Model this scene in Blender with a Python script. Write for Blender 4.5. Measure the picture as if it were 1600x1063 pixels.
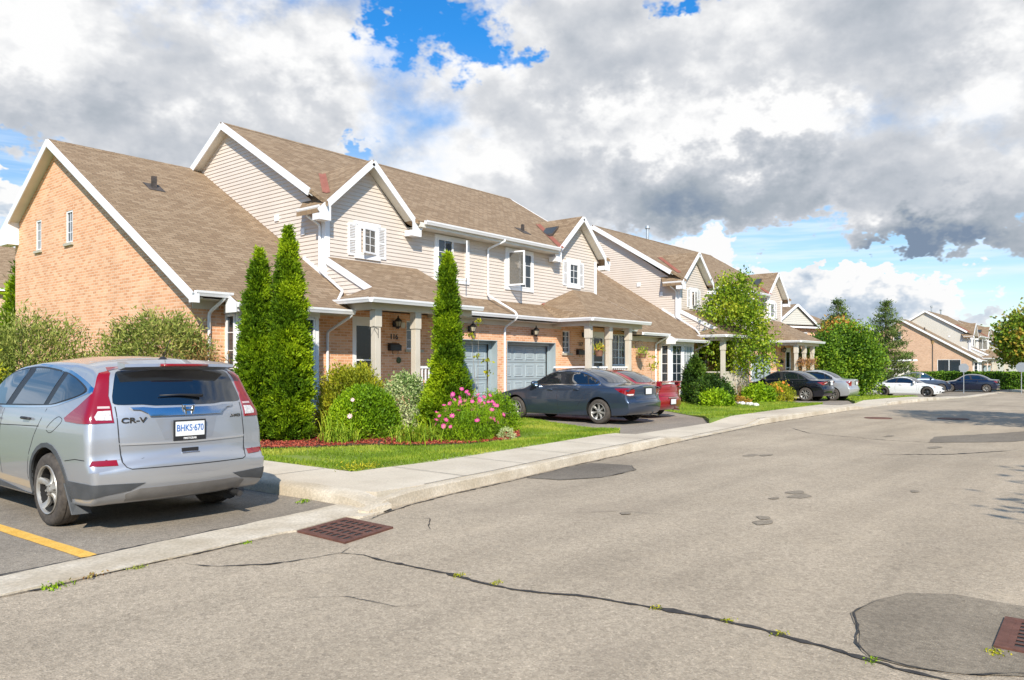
import bpy, bmesh, math, random
import numpy as np
from mathutils import Vector, Matrix, noise as mnoise
from mathutils.geometry import delaunay_2d_cdt
from mathutils.bvhtree import BVHTree
R = math.radians
for o in list(bpy.data.objects): bpy.data.objects.remove(o)
scene = bpy.context.scene
COL = scene.collection

# ---------------------------------------------------------------- camera
cd = bpy.data.cameras.new("camera"); cam = bpy.data.objects.new("camera", cd); COL.objects.link(cam)
cam.location = (0, 0, 1.53)
HEAD = math.atan2(.6332, .7740)
cam.rotation_euler = (R(90), 0, HEAD - R(90))
cd.sensor_width = 36; cd.lens = 36*1210/1600; cd.shift_y = 42.5/1600
cd.clip_start = .1; cd.clip_end = 3000
scene.camera = cam
scene.render.resolution_x = 1024; scene.render.resolution_y = 680

# ---------------------------------------------------------------- sun and sky
SUN_EL = R(36); SUN_TO = Vector((-.71, -.70, 0)).normalized()      # horizontal direction towards the sun
sd = bpy.data.lights.new("sun", 'SUN'); sun = bpy.data.objects.new("sun", sd); COL.objects.link(sun)
sd.energy = 4.5; sd.angle = R(.53); sd.color = (1, .91, .78)
to_sun = Vector((SUN_TO.x*math.cos(SUN_EL), SUN_TO.y*math.cos(SUN_EL), math.sin(SUN_EL)))
sun.rotation_euler = (-to_sun).to_track_quat('-Z', 'Y').to_euler()
sun.location = (-20, -20, 30)
scene.view_settings.view_transform = 'Standard'; scene.view_settings.look = 'None'
scene.view_settings.gamma = 1; scene.view_settings.exposure = 0.45
try: scene.view_settings.use_curve_mapping = False
except Exception: pass

W = bpy.data.worlds.new("World"); scene.world = W; W.use_nodes = True
def build_world():
    nt = W.node_tree; nt.nodes.clear(); N = nt.nodes.new; L = nt.links.new
    def math_(op, a, b=None, c=None, clamp=False):
        n = N('ShaderNodeMath'); n.operation = op; n.use_clamp = clamp
        for i, v in enumerate((a, b, c)):
            if v is None: continue
            if isinstance(v, (int, float)): n.inputs[i].default_value = v
            else: L(v, n.inputs[i])
        return n.outputs[0]
    def mixc(fac, a, b):
        n = N('ShaderNodeMix'); n.data_type = 'RGBA'
        for s, v in ((n.inputs[0], fac), (n.inputs[6], a), (n.inputs[7], b)):
            if isinstance(v, (int, float)): s.default_value = v
            elif isinstance(v, tuple): s.default_value = (*v, 1)
            else: L(v, s)
        return n.outputs[2]
    def smooth(v, a, b, c=0., d=1.):
        n = N('ShaderNodeMapRange'); n.interpolation_type = 'SMOOTHSTEP'
        L(v, n.inputs[0])
        for i, q in enumerate((a, b, c, d)): n.inputs[i+1].default_value = q
        return n.outputs[0]
    out = N('ShaderNodeOutputWorld'); bg = N('ShaderNodeBackground'); L(bg.outputs[0], out.inputs[0])
    bg.inputs[1].default_value = .1
    sky = N('ShaderNodeTexSky'); sky.sky_type = 'NISHITA'; sky.sun_disc = False
    sky.sun_elevation = SUN_EL; sky.sun_rotation = math.atan2(SUN_TO.x, SUN_TO.y)
    sky.altitude = 100; sky.air_density = 1.0; sky.dust_density = .6; sky.ozone_density = 2.2
    hs = N('ShaderNodeHueSaturation'); hs.inputs['Saturation'].default_value = 1.15; hs.inputs['Value'].default_value = 1.15
    L(sky.outputs[0], hs.inputs['Color'])
    tc = N('ShaderNodeTexCoord'); D = tc.outputs['Generated']
    nrm = N('ShaderNodeVectorMath'); nrm.operation = 'NORMALIZE'; L(D, nrm.inputs[0])
    sep = N('ShaderNodeSeparateXYZ'); L(nrm.outputs[0], sep.inputs[0]); x, y, z = sep.outputs
    az = math_('ARCTAN2', y, x); el = math_('ARCSINE', z)
    comb = N('ShaderNodeCombineXYZ'); L(az, comb.inputs[0]); L(el, comb.inputs[1]); AE = comb.outputs[0]
    # cloud coordinates: the sight direction, a little flattened
    cc = N('ShaderNodeVectorMath'); cc.operation = 'MULTIPLY'; L(nrm.outputs[0], cc.inputs[0]); cc.inputs[1].default_value = (1, 1, 1.45)
    def noise(scale, detail, rough, off=(0, 0, 0), vec=None, dist=0.):
        ad = N('ShaderNodeVectorMath'); ad.operation = 'ADD'; L(vec or cc.outputs[0], ad.inputs[0]); ad.inputs[1].default_value = off
        n = N('ShaderNodeTexNoise'); n.inputs['Scale'].default_value = scale; n.inputs['Detail'].default_value = detail
        n.inputs['Roughness'].default_value = rough; n.inputs['Distortion'].default_value = dist
        L(ad.outputs[0], n.inputs['Vector']); return n.outputs['Fac']
    wob = noise(17.0, 4, .65, (3, 1, 2)); wob2 = noise(17.0, 4, .65, (9, 5, 1))
    wc = N('ShaderNodeCombineXYZ'); L(math_('MULTIPLY', math_('SUBTRACT', wob, .5), .20), wc.inputs[0]); L(math_('MULTIPLY', math_('SUBTRACT', wob2, .5), .16), wc.inputs[1])
    AEw = N('ShaderNodeVectorMath'); AEw.operation = 'ADD'; L(AE, AEw.inputs[0]); L(wc.outputs[0], AEw.inputs[1])
    def blob(a, e, sa, se, src=None):
        s = N('ShaderNodeVectorMath'); s.operation = 'SUBTRACT'; L(src or AEw.outputs[0], s.inputs[0]); s.inputs[1].default_value = (R(a), R(e), 0)
        m = N('ShaderNodeVectorMath'); m.operation = 'MULTIPLY'; L(s.outputs[0], m.inputs[0]); m.inputs[1].default_value = (1/R(sa), 1/R(se), 0)
        l = N('ShaderNodeVectorMath'); l.operation = 'LENGTH'; L(m.outputs[0], l.inputs[0])
        return smooth(l.outputs['Value'], 0., 1.6, 1., 0.)
    def sumw(items, base=0.):
        acc = None
        for w_, (a, e, sa, se) in items:
            t = math_('MULTIPLY', blob(a, e, sa, se), w_)
            acc = t if acc is None else math_('ADD', acc, t)
        return math_('ADD', acc, base)
    fb = noise(6.0, 7, .54, (1.7, .4, 0))
    big = noise(1.9, 1, .5, (4.2, 2.2, 1))
    #CLOUDS
    density = math_('ADD', math_('MULTIPLY', math_('SUBTRACT', fb, .5), 2.0), math_('MULTIPLY', math_('SUBTRACT', big, .5), .7))
    # the half of the sky behind the viewer is mostly open blue
    dt = N('ShaderNodeVectorMath'); dt.operation = 'DOT_PRODUCT'; L(nrm.outputs[0], dt.inputs[0]); dt.inputs[1].default_value = (-.774, -.633, .1)
    bias = math_('ADD', sumw(BIAS, .30), smooth(dt.outputs['Value'], -.25, .25, 0., -.95))
    dens = math_('ADD', density, bias)
    alpha = smooth(dens, -.20, .40)
    # light and dark inside the cloud: thick parts seen from below are grey, edges bright
    puff = noise(9., 5, .55, (7.3, 1.1, 3.0))
    puff2 = noise(9., 5, .55, (7.3-.018, 1.1-.018, 3.04))
    relief = math_('MULTIPLY', math_('SUBTRACT', puff, puff2), 1.05)
    tone = sumw(TONE, .83)
    thick = smooth(dens, .2, 1.1, .0, .07)
    br = math_('ADD', math_('SUBTRACT', tone, thick), math_('ADD', relief, math_('MULTIPLY', math_('SUBTRACT', noise(3.6, 5, .52, (11, 2, 5)), .5), .40)), clamp=False)
    cr = N('ShaderNodeValToRGB'); L(br, cr.inputs[0]); e = cr.color_ramp.elements
    e[0].position = 0.; e[0].color = (.22, .29, .40, 1); e[1].position = 1.; e[1].color = (1., 1., 1., 1)
    q = e.new(.3); q.color = (.40, .45, .51, 1)
    q = e.new(.58); q.color = (.55, .585, .64, 1)
    q = e.new(.8); q.color = (.71, .73, .765, 1)
    v10 = N('ShaderNodeVectorMath'); v10.operation = 'SCALE'; L(cr.outputs[0], v10.inputs[0]); v10.inputs['Scale'].default_value = 7.3
    # thin streaks of high cloud in the clear band
    stre = N('ShaderNodeMapping'); L(AE, stre.inputs[0]); stre.inputs['Scale'].default_value = (2.2, 26, 1); stre.inputs['Rotation'].default_value = (0, 0, R(-7))
    st = noise(1.6, 4, .6, vec=stre.outputs[0])
    sa_ = math_('MULTIPLY', math_('MULTIPLY', smooth(st, .40, .64), .75), smooth(el, .18, .30, 1., .0))
    tint = N('ShaderNodeVectorMath'); tint.operation = 'MULTIPLY'; L(hs.outputs[0], tint.inputs[0]); tint.inputs[1].default_value = (.25, .92, 1.30)
    deep = mixc(smooth(el, .22, .42), hs.outputs[0], tint.outputs[0])
    blue = mixc(sa_, deep, (6.2, 7.2, 8.6))
    skyc = mixc(alpha, blue, v10.outputs[0])
    # low cumulus band near the horizon
    def low(items, off, sc):
        f2 = noise(sc, 5, .6, off, vec=AE)
        d2 = math_('ADD', math_('MULTIPLY', math_('SUBTRACT', f2, .5), .9), sumw(items, -.28))
        a2 = smooth(d2, 0., .10)
        t2 = math_('ADD', math_('MULTIPLY', math_('SUBTRACT', noise(sc*1.3, 4, .6, (off[0]+.012, off[1]-.02, 7), vec=AE), .5), 1.3), .0)
        return a2, t2
    a2, t2 = low(LOWC, (2, 3, 0), 13.)
    b2 = math_('ADD', sumw(LOWT, .98), t2)
    cr2 = N('ShaderNodeValToRGB'); L(b2, cr2.inputs[0]); e = cr2.color_ramp.elements
    e[0].position = 0.; e[0].color = (.30, .40, .54, 1); e[1].position = .95; e[1].color = (1, 1, 1, 1)
    q = e.new(.5); q.color = (.62, .70, .80, 1)
    w10 = N('ShaderNodeVectorMath'); w10.operation = 'SCALE'; L(cr2.outputs[0], w10.inputs[0]); w10.inputs['Scale'].default_value = 7.2
    L(mixc(a2, skyc, w10.outputs[0]), bg.inputs[0])
def ae(px, py):                                  # world azimuth and elevation (degrees) of a sight line
    t = (px-800)/1210; v = (574-py)/1210
    return math.degrees(HEAD - math.atan(t)), math.degrees(math.atan(v*math.cos(math.atan(t))))
def bl(w, px, py, sx, sy): return (w, (*ae(px, py), sx/21., sy/21.))
# clear patches (negative) and thick cloud (positive); then light and dark tones of the cloud
BIAS = [bl(-1.15, 640, 28, 48, 50), bl(-.85, 740, 75, 52, 34), bl(-.45, 690, 20, 70, 30), bl(-1.25, 8, 245, 60, 34), bl(-.9, 566, 236, 22, 20), bl(-.7, 820, 88, 32, 22),
        bl(-.8, 1075, 0, 70, 20), bl(-1.8, 1290, 420, 190, 52), bl(-1.7, 1520, 470, 260, 62), bl(-1.3, 1130, 395, 120, 40), bl(-1.2, 1260, 345, 70, 22),
        bl(.5, 1120, 300, 230, 60), bl(.8, 1440, 340, 170, 55), bl(.9, 1430, 375, 90, 30), bl(.5, 300, 160, 300, 140), bl(.4, 1100, 150, 350, 120), bl(-.5, 20, 420, 90, 50), (-2.4, (112, 16, 20, 15)), (-2., (150, 25, 30, 25)), bl(.45, 930, 60, 120, 60)]
TONE = [bl(-.34, 1130, 322, 190, 34), bl(-.20, 1000, 290, 200, 50), bl(-.62, 1410, 372, 75, 36), bl(-.35, 1540, 370, 130, 45), bl(-.22, 150, 200, 260, 50), bl(-.25, 1390, 80, 130, 110),
        bl(-.14, 900, 130, 80, 60), bl(.30, 440, 85, 130, 70), bl(.30, 1000, 195, 150, 55), bl(.35, 1215, 195, 90, 50), bl(.25, 1560, 130, 90, 70), bl(.2, 60, 60, 160, 90), bl(-.2, 480, 150, 90, 70),
        bl(.30, 15, 300, 60, 40), bl(.2, 700, 230, 130, 60), bl(-.12, 250, 60, 150, 50), bl(-.3, 1230, 270, 120, 50)]
LOWC = [bl(.75, 1390, 462, 150, 34), bl(.6, 1270, 450, 80, 34), bl(.55, 1110, 390, 60, 34), bl(.6, 1300, 500, 130, 40), bl(.45, 1540, 505, 120, 22), bl(.55, 10, 300, 50, 36), bl(.5, 20, 400, 70, 40), bl(.45, 1130, 440, 80, 40)]
LOWT = [bl(-.6, 1290, 480, 130, 34), bl(.3, 1400, 440, 130, 20), bl(-.35, 1400, 495, 140, 18), bl(-.45, 0, 315, 30, 14), bl(-.3, 20, 400, 60, 30), bl(.2, 1110, 385, 60, 30)]
build_world()
# ---------------------------------------------------------------- helpers
rng = random.Random(11); nr = np.random.RandomState(5)
def gz(x): return 0. if x < 18 else (-.00028*(x-18)**2 if x < 61 else -.518)

def tag(o, label=None, cat=None, group=None, kind=None):
    if label: o['label'] = label
    if cat: o['category'] = cat
    if group: o['group'] = group
    if kind: o['kind'] = kind
    return o
def thing(name, label, cat, loc=(0, 0, 0), rz=0., group=None):
    o = bpy.data.objects.new(name, None); COL.objects.link(o); o.location = loc; o.rotation_euler = (0, 0, rz)
    o.empty_display_size = .3
    return tag(o, label, cat, group)
KIDS = {}
def setparent(o, p):
    if p is not None: o.parent = p; KIDS.setdefault(p, []).append(o)
def copy_tree(o, parent=None):
    c = o.copy(); COL.objects.link(c); setparent(c, parent)
    for ch in list(KIDS.get(o, [])): copy_tree(ch, c)
    return c
class MB:
    def __init__(s): s.v = []; s.f = []; s.m = []; s.base = (0, 0, 0)
    def add(s, vs, fs, m=0):
        k = len(s.v); s.v += [tuple(p) for p in vs]
        for f in fs: s.f.append(tuple(i+k for i in f)); s.m.append(m)
        return s
    def box(s, x0, x1, y0, y1, z0, z1, m=0):
        x0, x1 = sorted((x0, x1)); y0, y1 = sorted((y0, y1)); z0, z1 = sorted((z0, z1))
        return s.add([(x0, y0, z0), (x1, y0, z0), (x1, y1, z0), (x0, y1, z0), (x0, y0, z1), (x1, y0, z1), (x1, y1, z1), (x0, y1, z1)],
              [(3, 2, 1, 0), (4, 5, 6, 7), (0, 1, 5, 4), (1, 2, 6, 5), (2, 3, 7, 6), (3, 0, 4, 7)], m)
    def slab(s, pts, t, d=(0, 0, -1), m=0, mside=None):     # polygon pushed along d by t
        d = Vector(d).normalized()*t; n = len(pts); P = [Vector(p) for p in pts]
        nrm = Vector((0, 0, 0))
        for i in range(n): nrm += P[i].cross(P[(i+1) % n])
        top = list(range(n)); bot = list(range(n, 2*n))
        if nrm.dot(d) > 0: top.reverse(); bot.reverse()
        vs = [p[:] for p in P]+[(p+d)[:] for p in P]
        k = len(s.v); s.v += vs
        s.f.append(tuple(i+k for i in top)); s.m.append(m)
        s.f.append(tuple(i+k for i in reversed(bot))); s.m.append(m if mside is None else mside)
        for i in range(n):
            a, b = top[i], top[(i+1) % n]
            a2, b2 = bot[i], bot[(i+1) % n]
            s.f.append((a2+k, b2+k, b+k, a+k)); s.m.append(m if mside is None else mside)
        return s
    def beam(s, a, b, w, h, m=0, up=(0, 0, 1)):             # box of width w, height h from a to b (a,b = centre line)
        a, b = Vector(a), Vector(b); d = (b-a).normalized(); u = Vector(up)
        sd_ = d.cross(u).normalized(); u = sd_.cross(d).normalized()
        vs = [p+sd_*i*w/2+u*j*h/2 for p in (a, b) for i, j in ((-1, -1), (1, -1), (1, 1), (-1, 1))]
        return s.add([v[:] for v in vs], [(0, 1, 2, 3), (7, 6, 5, 4), (0, 4, 5, 1), (1, 5, 6, 2), (2, 6, 7, 3), (3, 7, 4, 0)], m)
    def tube(s, pts, r, n=8, m=0, cap=True):
        pts = [Vector(p) for p in pts]; rs = r if isinstance(r, (list, tuple)) else [r]*len(pts)
        rings = []; k0 = len(s.v); pu = None
        for i, p in enumerate(pts):
            d = (pts[min(i+1, len(pts)-1)]-pts[max(i-1, 0)]).normalized()
            u = d.orthogonal().normalized() if pu is None else (pu-d*pu.dot(d)).normalized()
            pu = u; w_ = d.cross(u)
            for j in range(n):
                a = 2*math.pi*(j+.5)/n; s.v.append((p+(u*math.cos(a)+w_*math.sin(a))*rs[i])[:])
        for i in range(len(pts)-1):
            for j in range(n):
                a = k0+i*n+j; b = k0+i*n+(j+1) % n
                s.f.append((a, b, b+n, a+n)); s.m.append(m)
        if cap:
            s.f.append(tuple(k0+j for j in range(n-1, -1, -1))); s.m.append(m)
            s.f.append(tuple(k0+(len(pts)-1)*n+j for j in range(n))); s.m.append(m)
        return s
    def lathe(s, prof, c=(0, 0, 0), axis='z', n=20, m=0):    # prof = [(r, h)]
        k0 = len(s.v); c = Vector(c)
        for r_, h in prof:
            for j in range(n):
                a = 2*math.pi*j/n; p, q = r_*math.cos(a), r_*math.sin(a)
                v = (p, q, h) if axis == 'z' else ((h, p, q) if axis == 'x' else (q, h, p))
                s.v.append((c+Vector(v))[:])
        for i in range(len(prof)-1):
            for j in range(n):
                a = k0+i*n+j; b = k0+i*n+(j+1) % n
                s.f.append((a, b, b+n, a+n)); s.m.append(m)
        return s
    def build(s, name, mats, parent=None, smooth=False, uv=True, bevel=0.):
        me = bpy.data.meshes.new(name)
        b = s.base
        V = [(x-b[0], y-b[1], z-b[2]) for x, y, z in s.v] if b != (0, 0, 0) else s.v
        me.from_pydata(V, [], s.f)
        mats = mats if isinstance(mats, (list, tuple)) else [mats]
        for q in mats: me.materials.append(q)
        if len(mats) > 1: me.polygons.foreach_set('material_index', s.m)
        if uv: autouv(me, b)
        if smooth:
            me.shade_smooth()
            if smooth is not True: me.set_sharp_from_angle(angle=R(smooth))
        o = bpy.data.objects.new(name, me); COL.objects.link(o); setparent(o, parent)
        if bevel:
            md = o.modifiers.new('b', 'BEVEL'); md.width = bevel; md.segments = 2; md.limit_method = 'ANGLE'
        return o
def autouv(me, b=(0, 0, 0)):
    uvl = me.uv_layers.new(name='UV'); co = me.vertices; B = Vector(b)
    Z = Vector((0, 0, 1))
    data = np.zeros(len(me.loops)*2, dtype=np.float32)
    for p in me.polygons:
        n = p.normal
        if abs(n.z) > .999: t = Vector((1, 0, 0)); bt = Vector((0, 1, 0))
        else: t = Z.cross(n).normalized(); bt = n.cross(t)
        for li in p.loop_indices:
            q = co[me.loops[li].vertex_index].co+B
            data[2*li] = q.dot(t); data[2*li+1] = q.dot(bt)
    uvl.data.foreach_set('uv', data)
def mesh_np(name, V, F, mat, parent=None, var=None, smooth=False):   # F: (n,k) array
    me = bpy.data.meshes.new(name); V = np.asarray(V, dtype=np.float32); F = np.asarray(F, dtype=np.int32); k = F.shape[1]
    me.vertices.add(len(V)); me.vertices.foreach_set('co', V.ravel())
    me.loops.add(F.size); me.loops.foreach_set('vertex_index', F.ravel())
    me.polygons.add(len(F)); me.polygons.foreach_set('loop_start', np.arange(0, F.size, k, dtype=np.int32)); me.polygons.foreach_set('loop_total', np.full(len(F), k, dtype=np.int32))
    me.update(calc_edges=True); me.validate()
    if var is not None:
        a = me.attributes.new('var', 'FLOAT', 'POINT'); a.data.foreach_set('value', np.asarray(var, dtype=np.float32))
    me.materials.append(mat)
    o = bpy.data.objects.new(name, me); COL.objects.link(o); setparent(o, parent); return o
def cdt(outline, holes=(), step=0., pts_extra=()):
    """triangulate a 2-D outline (with holes) plus interior grid points; returns verts, tris"""
    P = [Vector(p) for p in outline]; E = [(i, (i+1) % len(P)) for i in range(len(P))]
    for h in holes:
        k = len(P); P += [Vector(p) for p in h]; E += [(k+i, k+(i+1) % len(h)) for i in range(len(h))]
    if step:
        xs = [p[0] for p in outline]; ys = [p[1] for p in outline]
        nx = int((max(xs)-min(xs))/step)+1; ny = int((max(ys)-min(ys))/step)+1
        for i in range(nx):
            for j in range(ny):
                x, y = min(xs)+(i+.5+.25*(j % 2))*step, min(ys)+(j+.5)*step
                if inpoly(x, y, outline): P.append(Vector((x, y)))
    V, _, F, *_ = delaunay_2d_cdt(P, E, [], 1, 1e-6)
    if holes:
        F = [f for f in F if not any(inpoly(sum(V[i][0] for i in f)/len(f), sum(V[i][1] for i in f)/len(f), h) for h in holes)]
    return V, F
def inpoly(x, y, poly):
    c = False; j = len(poly)-1
    for i in range(len(poly)):
        xi, yi = poly[i][0], poly[i][1]; xj, yj = poly[j][0], poly[j][1]
        if (yi > y) != (yj > y) and x < (xj-xi)*(y-yi)/(yj-yi+1e-12)+xi: c = not c
        j = i
    return c
def densify(poly, step):
    out = []
    for i, p in enumerate(poly):
        q = poly[(i+1) % len(poly)]; L_ = math.dist(p[:2], q[:2]); n = max(1, int(L_/step))
        for k in range(n): t = k/n; out.append((p[0]+(q[0]-p[0])*t, p[1]+(q[1]-p[1])*t))
    return out
def sheet(name, poly, mat, dz, step=3., thick=0., label=None, cat=None, kind='structure', parent=None, wob=0., zf=None):
    d = densify(poly, step if not wob else min(step, .12))
    if wob:
        d = [(x+wob*(mnoise.noise((x*3.1, y*3.1, 1.))), y+wob*(mnoise.noise((x*3.1, y*3.1, 8.)))) for x, y in d]
    V, F = cdt(d, step=step)
    zf = zf or (lambda x, y: gz(x)+dz)
    m = MB(); m.add([(v[0], v[1], zf(v[0], v[1])) for v in V], F)
    n = len(m.v)
    # orient up
    for i, f in enumerate(m.f):
        a, b, c = (Vector(m.v[k]) for k in f[:3])
        if (b-a).cross(c-a).z < 0: m.f[i] = tuple(reversed(f))
    if thick:
        k = len(m.v); top = [(x, y, zf(x, y)) for x, y in d]; m.v += top+[(x, y, z-thick) for x, y, z in top]; q = len(d)
        area = sum(d[i][0]*d[(i+1) % q][1]-d[(i+1) % q][0]*d[i][1] for i in range(q))
        for i in range(q):
            a, b = k+i, k+(i+1) % q
            f = (a+q, b+q, b, a)
            if area < 0: f = tuple(reversed(f))
            m.f.append(f); m.m.append(0)
    while len(m.m) < len(m.f): m.m.append(0)
    o = m.build(name, mat, parent)
    if kind or label: tag(o, label, cat, kind=kind)
    return o
def text_mesh(body, size, extrude=.002, bold=0.):
    cu = bpy.data.curves.new('t', 'FONT'); cu.body = body; cu.size = size; cu.extrude = extrude; cu.align_x = 'CENTER'; cu.align_y = 'CENTER'; cu.offset = bold
    ob = bpy.data.objects.new('t', cu); COL.objects.link(ob)
    bpy.context.view_layer.update()
    me = bpy.data.meshes.new_from_object(ob.evaluated_get(bpy.context.evaluated_depsgraph_get())); bpy.data.objects.remove(ob); bpy.data.curves.remove(cu)
    return me
def text_obj(name, body, size, loc, xdir, zdir, mat, parent=None, extrude=.002, bold=0., sx=1.):
    me = text_mesh(body, size, extrude, bold)
    x = Vector(xdir).normalized(); z = Vector(zdir).normalized(); n = x.cross(z)
    Mx = Matrix((( *x, 0), (*z, 0), (*n, 0), (0, 0, 0, 1))).transposed() @ Matrix.Diagonal((sx, 1, 1, 1)); Mx.translation = Vector(loc)
    me.transform(Mx); me.materials.clear(); me.materials.append(mat)
    o = bpy.data.objects.new(name, me); COL.objects.link(o); setparent(o, parent); return o

# ---------------------------------------------------------------- materials
def newmat(name):
    m = bpy.data.materials.new(name); m.use_nodes = True; nt = m.node_tree; b = nt.nodes['Principled BSDF']
    return m, nt, b
def P(b, **k):
    for n, v in k.items():
        s = b.inputs[{'color': 'Base Color', 'rough': 'Roughness', 'metal': 'Metallic', 'coat': 'Coat Weight', 'coatr': 'Coat Roughness', 'spec': 'Specular IOR Level', 'trans': 'Transmission Weight', 'alpha': 'Alpha', 'emis': 'Emission Strength'}[n]]
        s.default_value = (*v, 1) if isinstance(v, tuple) else v
def plain(name, color, rough=.5, **k):
    m, nt, b = newmat(name); P(b, color=color, rough=rough, **k); return m
def noisy(name, c1, c2, scale=5., rough=.8, bump=.0, bscale=40., detail=5, c3=None, s3=.6, coord='Object', bdist=.01, fine=None, pos=(.35, .65), **k):
    m, nt, b = newmat(name); N = nt.nodes.new; L = nt.links.new
    tc = N('ShaderNodeTexCoord')
    n = N('ShaderNodeTexNoise'); n.inputs['Scale'].default_value = scale; n.inputs['Detail'].default_value = detail; n.inputs['Roughness'].default_value = .6
    L(tc.outputs[coord], n.inputs['Vector'])
    r = N('ShaderNodeValToRGB'); L(n.outputs['Fac'], r.inputs[0]); r.color_ramp.elements[0].position = pos[0]; r.color_ramp.elements[1].position = pos[1]
    r.color_ramp.elements[0].color = (*c1, 1); r.color_ramp.elements[1].color = (*c2, 1)
    col = r.outputs[0]
    if c3:
        n3 = N('ShaderNodeTexNoise'); n3.inputs['Scale'].default_value = s3; n3.inputs['Detail'].default_value = 6; L(tc.outputs[coord], n3.inputs['Vector'])
        r3 = N('ShaderNodeValToRGB'); L(n3.outputs['Fac'], r3.inputs[0]); r3.color_ramp.elements[0].position = .45; r3.color_ramp.elements[1].position = .7
        r3.color_ramp.elements[0].color = (0, 0, 0, 1); r3.color_ramp.elements[1].color = (1, 1, 1, 1)
        mx = N('ShaderNodeMix'); mx.data_type = 'RGBA'; L(r3.outputs[0], mx.inputs[0]); L(col, mx.inputs[6]); mx.inputs[7].default_value = (*c3, 1); col = mx.outputs[2]
    if fine:
        n4 = N('ShaderNodeTexNoise'); n4.inputs['Scale'].default_value = fine[0]; n4.inputs['Detail'].default_value = 3; L(tc.outputs[coord], n4.inputs['Vector'])
        mr = N('ShaderNodeMapRange'); L(n4.outputs['Fac'], mr.inputs[0]); mr.inputs[1].default_value = .3; mr.inputs[2].default_value = .7; mr.inputs[3].default_value = 1-fine[1]; mr.inputs[4].default_value = 1+fine[1]
        vm = N('ShaderNodeVectorMath'); vm.operation = 'SCALE'; L(col, vm.inputs[0]); L(mr.outputs[0], vm.inputs['Scale']); col = vm.outputs[0]
    L(col, b.inputs['Base Color']); P(b, rough=rough, **k)
    if bump:
        n2 = N('ShaderNodeTexNoise'); n2.inputs['Scale'].default_value = bscale; n2.inputs['Detail'].default_value = 4; L(tc.outputs[coord], n2.inputs['Vector'])
        bp = N('ShaderNodeBump'); bp.inputs['Strength'].default_value = bump; bp.inputs['Distance'].default_value = bdist; L(n2.outputs['Fac'], bp.inputs['Height']); L(bp.outputs[0], b.inputs['Normal'])
    return m
def coursed(name, colors, mortar, bw, bh, mort, offset=.5, rough=.85, bump=.5, bdist=.006, blotch=.12, tint=None, msmooth=.1):
    """bricks or shingles on the UV map (metres)"""
    m, nt, b = newmat(name); N = nt.nodes.new; L = nt.links.new
    uv = N('ShaderNodeUVMap'); uv.uv_map = 'UV'
    # slight wobble so that courses are not ruler straight
    wn = N('ShaderNodeTexNoise'); wn.inputs['Scale'].default_value = 3.; L(uv.outputs[0], wn.inputs['Vector'])
    sc = N('ShaderNodeVectorMath'); sc.operation = 'SCALE'; sc.inputs['Scale'].default_value = .012; L(wn.outputs['Color'], sc.inputs[0])
    ad = N('ShaderNodeVectorMath'); ad.operation = 'ADD'; L(uv.outputs[0], ad.inputs[0]); L(sc.outputs[0], ad.inputs[1])
    br = N('ShaderNodeTexBrick'); L(ad.outputs[0], br.inputs['Vector']); br.offset = offset
    br.inputs['Scale'].default_value = 1; br.inputs['Brick Width'].default_value = bw; br.inputs['Row Height'].default_value = bh
    br.inputs['Mortar Size'].default_value = mort; br.inputs['Mortar Smooth'].default_value = msmooth
    br.inputs['Color1'].default_value = (0, 0, 0, 1); br.inputs['Color2'].default_value = (1, 1, 1, 1); br.inputs['Mortar'].default_value = (.5, .5, .5, 1)
    r = N('ShaderNodeValToRGB'); L(br.outputs['Color'], r.inputs[0]); el = r.color_ramp.elements
    for i, c in enumerate(colors):
        q = el[0] if i == 0 else (el[1] if i == 1 else el.new(.5)); q.position = i/(len(colors)-1); q.color = (*c, 1)
    el = sorted(el, key=lambda e: e.position)
    n = N('ShaderNodeTexNoise'); n.inputs['Scale'].default_value = .9; n.inputs['Detail'].default_value = 6; n.inputs['Roughness'].default_value = .65; L(uv.outputs[0], n.inputs['Vector'])
    mr = N('ShaderNodeMapRange'); L(n.outputs['Fac'], mr.inputs[0]); mr.inputs[1].default_value = .3; mr.inputs[2].default_value = .7; mr.inputs[3].default_value = 1-blotch; mr.inputs[4].default_value = 1+blotch
    n5 = N('ShaderNodeTexNoise'); n5.inputs['Scale'].default_value = 60; n5.inputs['Detail'].default_value = 3; L(uv.outputs[0], n5.inputs['Vector'])
    mr5 = N('ShaderNodeMapRange'); L(n5.outputs['Fac'], mr5.inputs[0]); mr5.inputs[1].default_value = .3; mr5.inputs[2].default_value = .7; mr5.inputs[3].default_value = .86; mr5.inputs[4].default_value = 1.14
    mu = N('ShaderNodeMath'); mu.operation = 'MULTIPLY'; L(mr.outputs[0], mu.inputs[0]); L(mr5.outputs[0], mu.inputs[1])
    mx = N('ShaderNodeMix'); mx.data_type = 'RGBA'; L(br.outputs['Fac'], mx.inputs[0]); L(r.outputs[0], mx.inputs[6]); mx.inputs[7].default_value = (*mortar, 1)
    vm = N('ShaderNodeVectorMath'); vm.operation = 'SCALE'; L(mx.outputs[2], vm.inputs[0]); L(mu.outputs[0], vm.inputs['Scale'])
    L(vm.outputs[0], b.inputs['Base Color']); P(b, rough=rough)
    inv = N('ShaderNodeMath'); inv.operation = 'SUBTRACT'; inv.inputs[0].default_value = 1; L(br.outputs['Fac'], inv.inputs[1])
    a2 = N('ShaderNodeMath'); a2.operation = 'MULTIPLY_ADD'; L(n5.outputs['Fac'], a2.inputs[0]); a2.inputs[1].default_value = .4; L(inv.outputs[0], a2.inputs[2])
    bp = N('ShaderNodeBump'); bp.inputs['Strength'].default_value = bump; bp.inputs['Distance'].default_value = bdist; L(a2.outputs[0], bp.inputs['Height']); L(bp.outputs[0], b.inputs['Normal'])
    return m
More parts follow.
